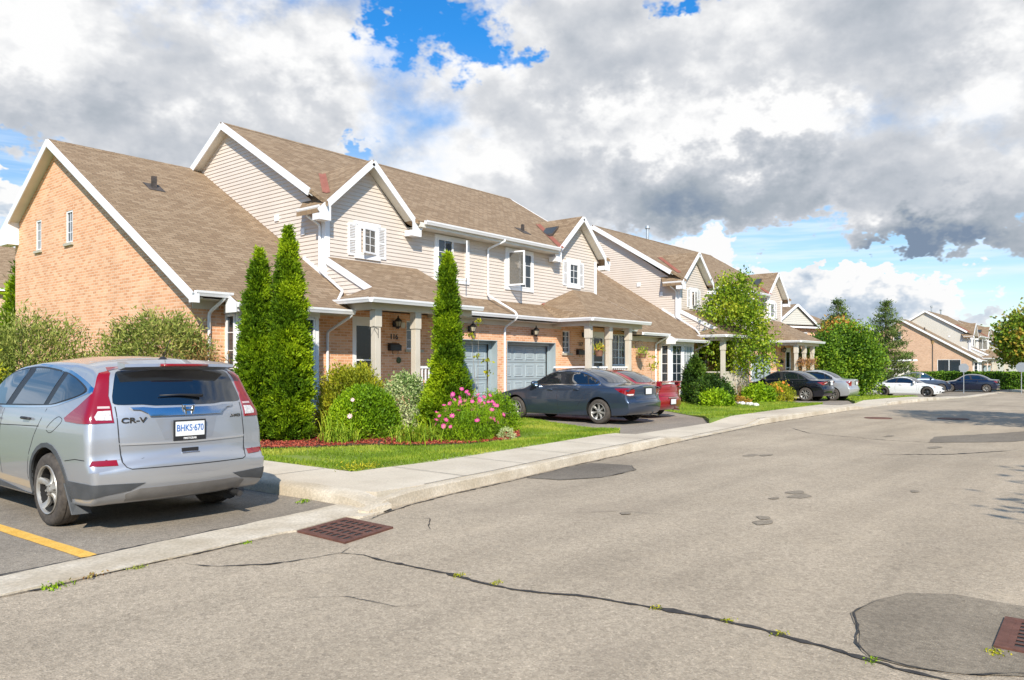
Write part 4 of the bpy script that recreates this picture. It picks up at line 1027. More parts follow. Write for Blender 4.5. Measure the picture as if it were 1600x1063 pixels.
    # ---- upper windows
    window(h, U, 13.76, 14.36, 4.64, 5.38, cols=2, rows=3, casing=.06, sill=False, o=.02, shutters=.30, style='openR', header=.09, casts=1, ang_=14)
    window(h, U, 16.78, 18.10, 4.26, 5.46, cols=2, rows=3, casing=.11, sill=False, o=.02, style='openR', ang_=44)
    window(h, U, 20.12, 21.44, 4.26, 5.46, cols=2, rows=3, casing=.11, sill=False, o=.02, style='openL')
    window(h, U, 23.75, 24.33, 4.64, 5.42, cols=2, rows=3, casing=.07, sill=False, o=.02, shutters=.30, casts=1, header=.09)
    # ---- lower openings
    for u0, u1 in ((16.1, 18.75), (19.23, 21.89)): garage_door(h, u0, u1, 2.38, YF)
    def door(u0, u1):
        o = mk('front_door', M['white'], lambda m: (F_.box(m, u0, u0+.13, -.10, .0, .62, 2.86), F_.box(m, u1-.13, u1, -.10, .0, .62, 2.86), F_.box(m, u0+.13, u1-.13, -.10, .0, 2.62, 2.86), F_.box(m, u0+.13, u1-.13, -.09, -.012, .62, .82), F_.box(m, u0+.13, u1-.13, -.08, -.014, 1.70, 1.74)))
        mk('door_glass', M['glassdark'], lambda m: F_.box(m, u0+.13, u1-.13, -.07, -.03, .82, 2.62), o)
        mk('door_handle', M['black'], lambda m: m.tube([(u1-.17, YF+.0, 1.52), (u1-.17, YF-.05, 1.52), (u1-.17, YF-.05, 1.64), (u1-.17, YF, 1.64)], .01, 6), o)
    door(12.95, 13.92); door(24.2, 25.05)
    window(h, F_, 14.85, 15.40, 2.03, 2.83, cols=1, rows=3, casing=0, o=-.08, casts=1)
    window(h, F_, 22.32, 22.80, 2.03, 2.83, cols=2, rows=4, casing=0, o=-.08, casts=1)
    if front_end > 26.7: window(h, F_, 25.62, 26.62, 1.60, 2.82, cols=2, rows=4, casing=0, o=-.06, casts=2)
    for x_, z_ in ((14.38, 2.74), (17.42, 2.72), (20.56, 2.72), (23.58, 2.74)): lantern(h, x_, YF-.01, z_, 1.1)
    # mail boxes and door bells
    for x_ in (14.35, 23.35):
        mk('mailbox', M['black'], lambda m: (m.box(x_-.20, x_+.20, YF-.13, YF-.012, 1.98, 2.14), m.slab([(x_-.21, YF-.14, 2.10), (x_+.21, YF-.14, 2.10), (x_+.21, YF-.012, 2.19), (x_-.21, YF-.012, 2.19)], .012), m.tube([(x_-.1, YF-.1, 1.98), (x_-.1, YF-.09, 1.90), (x_-.06, YF-.09, 1.89)], .008, 5), m.tube([(x_+.1, YF-.1, 1.98), (x_+.1, YF-.09, 1.90), (x_+.06, YF-.09, 1.89)], .008, 5)))
        mk('door_chime', M['soffit'], lambda m: m.box(x_+.28, x_+.42, YF-.03, YF-.012, 2.62, 2.77))
    if kind == 'A':
        mk('wall_plaque', M['plaque'], lambda m: m.lathe([(0, -.03), (.05, -.03), (.085, -.012), (.09, .0)], (14.55, YF-.012, 1.72), axis='y', n=12))
        text_obj('house_number', "116", .20, (14.38-X1, -.008, 2.36), (1, 0, 0), (0, 0, 1), M['black'], root, .006, .004)
        text_obj('house_number', "117", .19, (23.44-X1, -.008, 2.36), (1, 0, 0), (0, 0, 1), M['black'], root, .006, .004)
    # ---- downspouts
    if wing_gable or True:
        downspout(h, [(9.02, 15.41, 3.06), (9.02, 15.43, 3.0), (8.94, YF-.05, 2.72), (8.94, YF-.05, .0)])
    downspout(h, [(12.2, 15.05, 2.88), (12.2, 15.07, 2.78), (12.12, YF-.05, 2.42), (12.12, YF-.05, .0)])
    downspout(h, [(X1-.38, 17.0, 5.60), (X1-.36, 17.0, 5.5), (X1-.06, 16.85, 5.28), (X1-.06, 16.85, wing_z(16.85)+.10), (X1-.10, 15.85, wing_z(15.85)+.09), (12.12, 15.45, wing_z(15.45)+.08), (12.09, 15.45, 3.2)])
    downspout(h, [(19.4, 16.17, 5.70), (19.4, 16.17, 5.64), (19.09, YU-.07, 5.40), (19.09, YU-.07, 3.88), (19.15, 15.50, 3.27), (19.15, 15.44, 3.1), (19.07, YF-.05, 2.80), (19.07, YF-.05, .02)])
    downspout(h, [(XB+HW+.2, 17.1, 5.6), (XB+HW+.2, 17.1, 5.5), (X2+.06, 17.1, 5.25), (X2+.06, 17.1, 3.9)])
    # roof vents
    def vent(x, y, zf, s_=1.):
        z = zf(y); o = mk('roof_vent', M['iron'], lambda m: (m.box(x-.055*s_, x+.055*s_, y-.055*s_, y+.055*s_, z-.03, z+.30*s_), m.slab([(x-.22, y-.22, zf(y-.22)+.02), (x+.22, y-.22, zf(y-.22)+.02), (x+.22, y+.2, zf(y+.2)+.02), (x-.22, y+.2, zf(y+.2)+.02)], .01)))
    vent(10.15, 20.9, wing_z); vent(21.75, 17.3, main_z, .8)
    sk = mk('skylight', M['iron'], lambda m: m.slab([(23.35, 17.15, HR-.9*RP+.10), (23.35, 17.75, HR-.9*RP+.10), (23.75, 17.75, HR-.5*RP+.10), (23.75, 17.15, HR-.5*RP+.10)], .08))
    mk('skylight_glass', M['glass'], lambda m: m.slab([(23.40, 17.2, HR-.85*RP+.105), (23.40, 17.7, HR-.85*RP+.105), (23.70, 17.7, HR-.55*RP+.105), (23.70, 17.2, HR-.55*RP+.105)], .004), sk)
    mk('wall_fixture', M['white'], lambda m: (m.box(X1-.05, X1-.015, 18.75, 18.93, 5.62, 5.8), m.box(X1-.05, X1-.015, 17.55, 17.7, 5.1, 5.28)))
    if kind != 'A':
        def pipe(m):
            xx = 18.2 if kind == 'B' else 17.0; z = main_z(21.3)
            m.lathe([(.085, -.4), (.085, .62), (.14, .66), (.14, .80), (.10, .84), (.0, .86)], (xx, 21.5, z), n=14)
            if kind == 'C': m.lathe([(.085, -.4), (.085, .5), (.14, .55), (.14, .68), (.0, .74)], (22.5, 21.5, z), n=14)
        mk('flue_pipe', M['galv'], pipe, smooth=40)
    return h
HA = house('near block of beige siding and brick townhouses with the brick gable on the left', (X1, YF, 0))
HB = house('middle block of townhouses behind the young maple with a steel flue pipe', (X1+20.02, YF, -.22), wl=5.7, wing_front=7.0, wing_gable=False, kind='B')
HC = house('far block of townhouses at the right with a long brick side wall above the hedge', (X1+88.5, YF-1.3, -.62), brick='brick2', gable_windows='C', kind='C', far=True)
# ---------------------------------------------------------------- vehicles
def paint(name, col, metal=.55, rough=.32, **k):
    m, nt, b = newmat(name); P(b, color=col, metal=metal, rough=rough, coat=1., coatr=.03, **k); return m
M['tyre'] = noisy('tyre_rubber', (.045, .038, .033), (.085, .072, .06), 20., .85)
M['rim'] = noisy('alloy_rim', (.29, .28, .26), (.36, .35, .325), 8., .38, metal=.35)
M['rimdark'] = plain('dark_rim', (.10, .10, .105), .3, metal=.8)
M['well'] = plain('wheel_well', (.012, .012, .012), .9)
M['cladding'] = noisy('grey_plastic', (.055, .06, .065), (.075, .08, .087), 6., .6)
M['carglass'] = plain('car_glass', (.006, .010, .016), .02, spec=1., coat=1., coatr=.0)
M['red'] = plain('red_lens', (.24, .002, .004), .10, coat=1.)
M['palelens'] = plain('pale_lens', (.55, .42, .40), .15, coat=1.)
M['redo'] = plain('red_orange_lens', (.8, .06, .01), .12, coat=1.)
M['clear'] = noisy('clear_lens', (.45, .43, .42), (.75, .73, .72), 40., .15, coat=1.)
M['amber'] = plain('amber_lens', (.8, .16, .01), .15, coat=1.)
M['chrome'] = plain('chrome', (.75, .76, .78), .10, metal=1.)
M['seam'] = plain('panel_gap', (.02, .02, .022), .7)
M['plate'] = noisy('plate_white', (.70, .72, .72), (.76, .78, .78), 30., .4)
M['plateblue'] = plain('plate_blue', (.02, .14, .45), .5)
M['blackpl'] = plain('black_plastic', (.02, .02, .022), .45)
M['whitetxt'] = plain('white_lettering', (.8, .8, .8), .5)

def catmull(pts, n):
    """closed smooth curve; a point (x, z, 1) is a sharper corner"""
    out = []; N_ = len(pts)
    for i in range(N_):
        p0, p1, p2, p3 = (np.array(pts[(i+k) % N_][:2], float) for k in (-1, 0, 1, 2))
        L_ = np.linalg.norm(p2-p1); k = max(2, int(L_/n))
        d0, d2 = np.linalg.norm(p1-p0)+1e-6, np.linalg.norm(p3-p2)+1e-6
        m1 = (p2-p0)/(L_+d0)*L_; m2 = (p3-p1)/(L_+d2)*L_
        if len(pts[i]) > 2: m1 = (p2-p1)*.9
        if len(pts[(i+1) % N_]) > 2: m2 = (p2-p1)*.9
        for j in range(k):
            t = j/k; out.append(tuple((2*t**3-3*t*t+1)*p1+(t**3-2*t*t+t)*m1+(-2*t**3+3*t*t)*p2+(t**3-t*t)*m2))
    return out
def car_body(sil, Wf, crown, rad, step=.055):
    """closed body: the side silhouette (rear at x=0, counter-clockwise) swept across with width Wf(x,z)"""
    S = catmull(sil, step); n = len(S)
    A = sum(S[i][0]*S[(i+1) % n][1]-S[(i+1) % n][0]*S[i][1] for i in range(n))
    if A < 0: S = S[::-1]
    S = [np.array(p) for p in S]
    Nn = []
    for i in range(n):
        t = S[(i+1) % n]-S[i-1]; t = t/np.linalg.norm(t); Nn.append(np.array([t[1], -t[0]]))     # outward
    Nn = [(Nn[i-1]+Nn[i]*2+Nn[(i+1) % n])/4 for i in range(n)]; Nn = [v/np.linalg.norm(v) for v in Nn]
    cr = [crown(S[i][0], S[i][1], Nn[i]) for i in range(n)]; rr = [rad(S[i][0], S[i][1]) for i in range(n)]
    E_ = [S[i]-Nn[i]*cr[i] for i in range(n)]
    rings = []; K = 5; J = 7
    def Wc(p): return max(.05, Wf(p[0], p[1]))
    inner = [E_[i]-Nn[i]*rr[i] for i in range(n)]
    V = []
    Wt = [Wc(inner[i]) for i in range(n)]
    # left side: y from 0 (centre) out to the rounded shoulder
    for j in range(-J, J+1):
        u = j/J; ring = []
        for i in range(n):
            yy = u*(Wt[i]-rr[i]); p = E_[i]+Nn[i]*cr[i]*(1-u*u)
            ring.append((p[0], yy, p[1]))
        rings.append(ring)
    def rounded(sgn):
        out = []
        for k in range(1, K+1):
            th = math.pi/2*k/K; ring = []
            for i in range(n):
                p = E_[i]-Nn[i]*rr[i]*(1-math.cos(th)); w_ = Wt[i]-rr[i]+rr[i]*math.sin(th)
                ring.append((p[0], sgn*w_, p[1]))
            out.append(ring)
        return out
    allr = rounded(-1)[::-1]+rings+rounded(1)
    for r_ in allr: V += r_
    F = []
    for j in range(len(allr)-1):
        for i in range(n):
            a = j*n+i; b = j*n+(i+1) % n; F.append((a, b, b+n, a+n))
    poly = [tuple(p) for p in inner]
    V2, F2 = cdt(poly, step=.07)
    nb = len(poly)
    for sgn, base in ((1, (len(allr)-1)*n), (-1, 0)):
        idx = {}
        for q, v in enumerate(V2):
            if q < nb: idx[q] = base+q
            else:
                # blend so that the panel meets the shoulder ring
                idx[q] = len(V); V.append((v[0], sgn*Wc(v), v[1]))
        for f in F2:
            a, b, c = f; ar = (V2[b][0]-V2[a][0])*(V2[c][1]-V2[a][1])-(V2[c][0]-V2[a][0])*(V2[b][1]-V2[a][1])
            g_ = tuple(idx[q] for q in f)
            if (ar > 0) == (sgn > 0): g_ = tuple(reversed(g_))
            F.append(g_)
    return V, F
def bool_cut(V, F, mats, cutters):
    me = bpy.data.meshes.new('body'); me.from_pydata(V, [], F)
    bm = bmesh.new(); bm.from_mesh(me); bmesh.ops.remove_doubles(bm, verts=bm.verts, dist=1e-5); bmesh.ops.recalc_face_normals(bm, faces=bm.faces); bm.to_mesh(me); bm.free()
    for q in mats: me.materials.append(q)
    o = bpy.data.objects.new('body', me); COL.objects.link(o)
    bvh = BVHTree.FromPolygons([v.co[:] for v in me.vertices], [tuple(p.vertices) for p in me.polygons])
    c = cutters.build('cut', [mats[1]], uv=False)
    cb = bmesh.new(); cb.from_mesh(c.data); bmesh.ops.recalc_face_normals(cb, faces=cb.faces); cb.to_mesh(c.data); cb.free()
    c.data.materials.clear(); c.data.materials.append(mats[0]); c.data.materials.append(mats[1]); c.data.polygons.foreach_set('material_index', [1]*len(c.data.polygons))
    md = o.modifiers.new('b', 'BOOLEAN'); md.object = c; md.operation = 'DIFFERENCE'; md.solver = 'EXACT'; md.material_mode = 'INDEX'
    bpy.context.view_layer.update()
    new = bpy.data.meshes.new_from_object(o.evaluated_get(bpy.context.evaluated_depsgraph_get()))
    o.modifiers.clear(); o.data = new; bpy.data.objects.remove(c)
    new.shade_smooth(); new.set_sharp_from_angle(angle=R(38))
    return o, bvh
def patch(name, bvh, pts, d, mat, parent, off=.004, skirt=.012, step=.06, smooth=True, maxd=.35):
    d = Vector(d).normalized(); up = Vector((0, 0, 1)) if abs(d.z) < .9 else Vector((1, 0, 0))
    u = d.cross(up).normalized(); v = u.cross(d).normalized()
    P2 = [(Vector(p).dot(u), Vector(p).dot(v)) for p in pts]
    a0 = sum(Vector(p).dot(d) for p in pts)/len(pts)
    dn = densify(P2, step)
    V, F = cdt(dn, step=step)
    co = []
    for q in V:
        o_ = u*q[0]+v*q[1]+d*(a0-3); h = bvh.ray_cast(o_, d)
        if h[0] is None or abs((h[0]-o_).length-3) > maxd+1.: 
            p_ = u*q[0]+v*q[1]+d*a0; nh = bvh.find_nearest(p_); co.append(Vector(nh[0])-d*off)
        else: co.append(h[0]-d*off)
    m = MB(); m.v = [c[:] for c in co]
    nb = len(dn)
    for f in F:
        A_ = co[f[0]]; n_ = (co[f[1]]-A_).cross(co[f[2]]-A_); m.f.append(tuple(f) if n_.dot(d) < 0 else tuple(reversed(f))); m.m.append(0)
    k = len(m.v); m.v += [(co[i]+d*(skirt+off))[:] for i in range(nb)]
    area = sum(dn[i][0]*dn[(i+1) % nb][1]-dn[(i+1) % nb][0]*dn[i][1] for i in range(nb))
    for i in range(nb):
        j = (i+1) % nb; f = (i, k+i, k+j, j); m.f.append(f); m.m.append(0)
    o = m.build(name, mat, parent, uv=False); o.data.shade_smooth(); o.data.set_sharp_from_angle(angle=R(35))
    return o
def strip_poly(pts, w):
    """thin closed outline following a polyline given as 2-D points"""
    P_ = [Vector(p) for p in pts]; L_ = []; R_ = []
    for i, p in enumerate(P_):
        t = (P_[min(i+1, len(P_)-1)]-P_[max(i-1, 0)]).normalized(); n_ = Vector((-t.y, t.x))*w/2; L_.append(p+n_); R_.append(p-n_)
    return [tuple(q) for q in L_+R_[::-1]]
def wheel(parent, c, r, w, side, style, mats=None, scale_r=.66):
    """tyre > tread blocks and sidewall as one mesh; rim with modelled spokes. side=+1 faces +y"""
    wz = bpy.data.objects.new('wheel', None); COL.objects.link(wz); wz.empty_display_size = .2; setparent(wz, parent); wz.location = c
    rr = r*scale_r
    t = MB(); prof = [(rr*.97, -w/2+.03), (rr*1.03, -w/2+.008), (r*.86, -w/2), (r*.95, -w/2+.012), (r*.985, -w/2+.035), (r, -w*.27), (r*.985, -w*.245), (r*.985, -w*.225), (r, -w*.2), (r, -w*.03), (r*.985, -w*.015), (r*.985, w*.015), (r, w*.03), (r, w*.2), (r*.985, w*.225), (r*.985, w*.245), (r, w*.27), (r*.985, w/2-.035), (r*.95, w/2-.012), (r*.86, w/2), (rr*1.03, w/2-.008), (rr*.97, w/2-.03)]
    t.lathe(prof, axis='y', n=48); t.build('tyre', M['tyre'], wz, smooth=45, uv=False)
    q = side; m = MB(); mat = mats or M['rim']
    def y(v): return q*(w/2-v)
    m.lathe([(rr*1.01, y(.006)), (rr*.985, y(-.004)), (rr*.94, y(.004)), (rr*.915, y(.026))], axis='y', n=44)
    ns, wi, wo, dish = {'five': (5, .22, .27, .02), 'seven': (7, .20, .34, .012), 'nine': (9, .16, .26, .012), 'ten': (10, .10, .15, .02), 'dbl': (5, .22, .18, .016)}[style]
    for k in range(ns):
        a0 = 2*math.pi*k/ns+math.pi/2
        for off in ((0,) if style != 'dbl' else (-.16, .16)):
            secs = []
            for f_, wd, dy in ((.14, wi, .012), (.34, wi*.86, .022+dish), (.62, (wi+wo)/2*.9, .026+dish), (.80, wo, .02+dish*.5), (.93, wo*1.12, .004)):
                a = a0+off; rad = f_*rr; hw = wd*rr/2
                ctr = Vector((math.cos(a)*rad, 0, math.sin(a)*rad)); tn = Vector((-math.sin(a), 0, math.cos(a)))
                secs.append([(ctr-tn*hw, dy+.012), (ctr-tn*hw*.62, dy), (ctr+tn*hw*.62, dy), (ctr+tn*hw, dy+.012), (ctr+tn*hw*.9, dy+.04), (ctr-tn*hw*.9, dy+.04)])
            kk = len(m.v)
            for sec in secs:
                for p, dy in sec: m.v.append((p.x, y(dy), p.z))
            for i in range(len(secs)-1):
                for j in range(6):
                    m.f.append((kk+6*i+j, kk+6*i+(j+1) % 6, kk+6*i+6+(j+1) % 6, kk+6*i+6+j)); m.m.append(0)
    m.lathe([(0, y(.012)), (rr*.12, y(.012)), (rr*.15, y(.02)), (rr*.24, y(.024)), (rr*.27, y(.06))], axis='y', n=24)
    for k in range(5):
        a = 2*math.pi*(k+.5)/5+math.pi/2; m.lathe([(0, y(.008)), (.011, y(.008)), (.012, y(.03))], (math.cos(a)*rr*.2, 0, math.sin(a)*rr*.2), axis='y', n=6)
    m.build('rim', mat, wz, smooth=35, uv=False)
    bk = MB(); bk.lathe([(0, y(.10)), (rr*.86, y(.10)), (rr*.90, y(.03)), (rr*.925, y(.022))], axis='y', n=28); bk.build('brake_backing', M['well'], wz, uv=False)
    bd = MB(); bd.lathe([(rr*.25, y(.075)), (rr*.62, y(.075)), (rr*.63, y(.09))], axis='y', n=28); bd.build('brake_disc', M['rimdark'], wz, uv=False)
    return wz
def interp(tab, v):
    return float(np.interp(v, [t[0] for t in tab], [t[1] for t in tab]))

def car(name, label, cat, loc, rz, spec, group=None):
    s = spec; root = thing(name, label, cat, loc, rz, group)
    L_, xr, xf, r = s['len'], s['xr'], s['xf'], s['wr']; hw = s['width']/2
    zt, pt = s['ztab'], s['plan']
    def Wf(x, z): return hw*interp(zt, z)*interp(pt, x)*(interp(s['gplan'], x) if z > s['belt'] else 1)
    def Wsm(x, z):
        if z > s['belt']-.05:
            k = min(1, (z-s['belt']+.05)/.25); return hw*interp(zt, z)*interp(pt, x)*(1+(interp(s['gplan'], x)-1)*k)
        return hw*interp(zt, z)*interp(pt, x)
    def crown(x, z, n):
        ends = .085 if n[0]*n[0] > .5 else .03
        c = abs(n[0])*s.get('crown', .10)*float(np.interp(z, [s['belt'], s['belt']+.2, s['belt']+.42], [1, .8, .4]))+(max(0, n[1])*s.get('rcrown', .05))
        return c
    def rad(x, z): return float(np.interp(z, [.3, .45, s['belt']+.1, s['belt']+.3, s['belt']+.45], [.05, .07, .075, .085, .06 if x < 1 else .09]))
    V, F = car_body(s['sil'], Wsm, crown, rad)
    cut = MB(); Ra = s.get('arch', r+.055)
    for xw in (xr, xf):
        for sg in (-1, 1):
            y0, y1 = sg*(hw-.30), sg*(hw+.3)
            k = len(cut.v); n = 28
            for yy in (y0, y1):
                for j in range(n):
                    a = 2*math.pi*j/n; cut.v.append((xw+Ra*math.cos(a), yy, r+.01+Ra*math.sin(a)*1.0))
            for j in range(n): cut.f.append((k+j, k+(j+1) % n, k+n+(j+1) % n, k+n+j)); cut.m.append(0)
            cut.f.append(tuple(range(k+n-1, k-1, -1))); cut.m.append(0); cut.f.append(tuple(range(k+n, k+2*n))); cut.m.append(0)
    body, bvh = bool_cut(V, F, [s['paint'], M['well']], cut); setparent(body, root)
    # wheels
    for xw in (xr, xf):
        for sg in (-1, 1): wheel(root, (xw, sg*(hw-.115-.0), r), r, s.get('tw', .215), sg, s['rim'], s.get('rimmat'), s.get('rr', .68))
    def snap(p, fr=False):
        """('r', y, z) is found on the tail, ('s', sign, x, z) on the flank"""
        if p[0] == 'r':
            h = bvh.ray_cast(Vector((L_+2 if fr else -2, p[1], p[2])), Vector((-1 if fr else 1, 0, 0)))
        elif p[0] == 's': h = bvh.ray_cast(Vector((p[2], p[1]*3, p[3])), Vector((0, -p[1], 0)))
        else: return Vector(p)
        return h[0] if h[0] is not None else Vector((0, p[1], p[2]) if p[0] == 'r' else (p[2], p[1]*hw, p[3]))
    def side(nm, pts, mat, off=.004, sides=(1, -1), par=None, **k):
        o = None
        for sg in sides:
            o = patch(nm, bvh, [(x, sg*hw, z) for x, z in pts], (0, -sg, 0), mat, par or root, off, **k)
        return o
    def rear(nm, pts, mat, off=.004, par=None, **k): return patch(nm, bvh, [(0, y, z) for y, z in pts], (1, 0, 0), mat, par or root, off, **k)
    def front(nm, pts, mat, off=.004, par=None, **k): return patch(nm, bvh, [(L_, y, z) for y, z in pts], (-1, 0, 0), mat, par or root, off, **k)
    def diag(nm, pts, mat, sg, off=.005, fr=False, par=None, dx=.75, **k):
        d = Vector((-dx if fr else dx, -sg*(1-dx*dx)**.5, 0)); return patch(nm, bvh, [snap(p, fr) for p in pts], d, mat, par or root, off, **k)
    def sm(pts, n=.05): return [tuple(p) for p in catmull(pts, n)]
    ctx = dict(root=root, bvh=bvh, side=side, rear=rear, front=front, diag=diag, sm=sm, hw=hw, L=L_, spec=s)
    if s.get('trim'): side('window_trim', sm(s['trim']), s.get('trimmat', M['chrome']), .003)
    if s.get('pillar'): side('pillar_trim', sm(s['pillar']), M['blackpl'], .0065)
    for w_ in s['windows']: side('window', sm(w_), M['carglass'], .009, step=.05)
    ga = s.get('rgang', .75)
    patch('rear_window', bvh, [snap(('r', y, z)) for y, z in sm(s['rearglass'])], (ga, 0, -(1-ga*ga)**.5), M['carglass'], root, .006)
    patch('windscreen', bvh, [snap(('r', y, z), True) for y, z in sm(s['windscreen'])], (-.7, 0, -.71), M['carglass'], root, .006)
    for q in s.get('seams', []): side('panel_gap', strip_poly(q, .008), M['seam'], .0015, skirt=.004, step=.08)
    for x, z in s.get('handles', []):
        for sg in (1, -1):
            y = sg*(Wf(x, z)+.0); m = MB(); m.tube([(x-.10, y-sg*.01, z-.005), (x-.075, y+sg*.030, z), (x+.06, y+sg*.033, z+.002), (x+.095, y-sg*.01, z)], [.010, .015, .015, .010], 8); m.build('door_handle', s.get('handlemat', s['paint']), root, smooth=True, uv=False)
    # mirrors
    if s.get('mirror'):
        mx, mz = s['mirror']
        for sg in (1, -1):
            y0 = sg*(Wf(mx, mz)-.01); m = MB()
            prof = [(.0, -.12), (.05, -.115), (.085, -.07), (.09, 0), (.08, .07), (.045, .112), (0, .12)]
            k = len(m.v)
            for rr_, h_ in prof:
                for j in range(14):
                    a = 2*math.pi*j/14; m.v.append((mx+rr_*.75*math.cos(a), y0+sg*.15+h_, mz+rr_*.9*math.sin(a)))
            for i in range(len(prof)-1):
                for j in range(14): a = k+i*14+j; b = k+i*14+(j+1) % 14; m.f.append((a, b, b+14, a+14)); m.m.append(0)
            m.tube([(mx, y0-sg*.03, mz-.04), (mx, y0+sg*.10, mz-.03)], .028, 8)
            o = m.build('side_mirror', s.get('mirmat', s['paint']), root, smooth=True, uv=False)
            g_ = MB(); g_.lathe([(0, -.0705), (.07, -.0695)], (mx, y0+sg*.15, mz), axis='x', n=16); g_.build('mirror_glass', M['chrome'], o, uv=False)
    if s.get('extra'): s['extra'](ctx)
    return root
def plate(ctx, x, y0, z, w=.31, h=.155, text=None, tx=.085, sgn=-1, low=.012):
    bvh = ctx['bvh']; root = ctx['root']; hit = bvh.ray_cast(Vector((-2 if sgn < 0 else ctx['L']+2, y0, z)), Vector((-sgn, 0, 0)))
    xx = hit[0].x+sgn*.014 if hit[0] else x
    m = MB(); m.box(xx-.008, xx+.004, y0-w/2-.012, y0+w/2+.012, z-h/2-low, z+h/2+.012); fr = m.build('licence_plate', M['blackpl'], root, uv=False)
    m = MB(); m.box(xx+sgn*.0085, xx+sgn*.011, y0-w/2+.004, y0+w/2-.004, z-h/2+.004, z+h/2-.004); m.build('plate_face', M['plate'], fr, uv=False)
    if text: text_obj('plate_text', text, tx, (xx+sgn*.012, y0, z+.004), (0, sgn, 0), (0, 0, 1), M['plateblue'], fr, .0008, .001, .72)
    return fr
def flush_box(ctx, nm, y0, y1, z0, z1, out, mat, par=None, inset=.02, face=-1):
    bvh = ctx['bvh']; ys = (y0+y1)/2; hit = bvh.ray_cast(Vector((-2 if face < 0 else ctx['L']+2, ys, (z0+z1)/2)), Vector((-face, 0, 0))); x = hit[0].x
    m = MB(); m.box(x+face*out, x-face*inset, y0, y1, z0, z1); return m.build(nm, mat, par or ctx['root'], uv=False, bevel=.004)

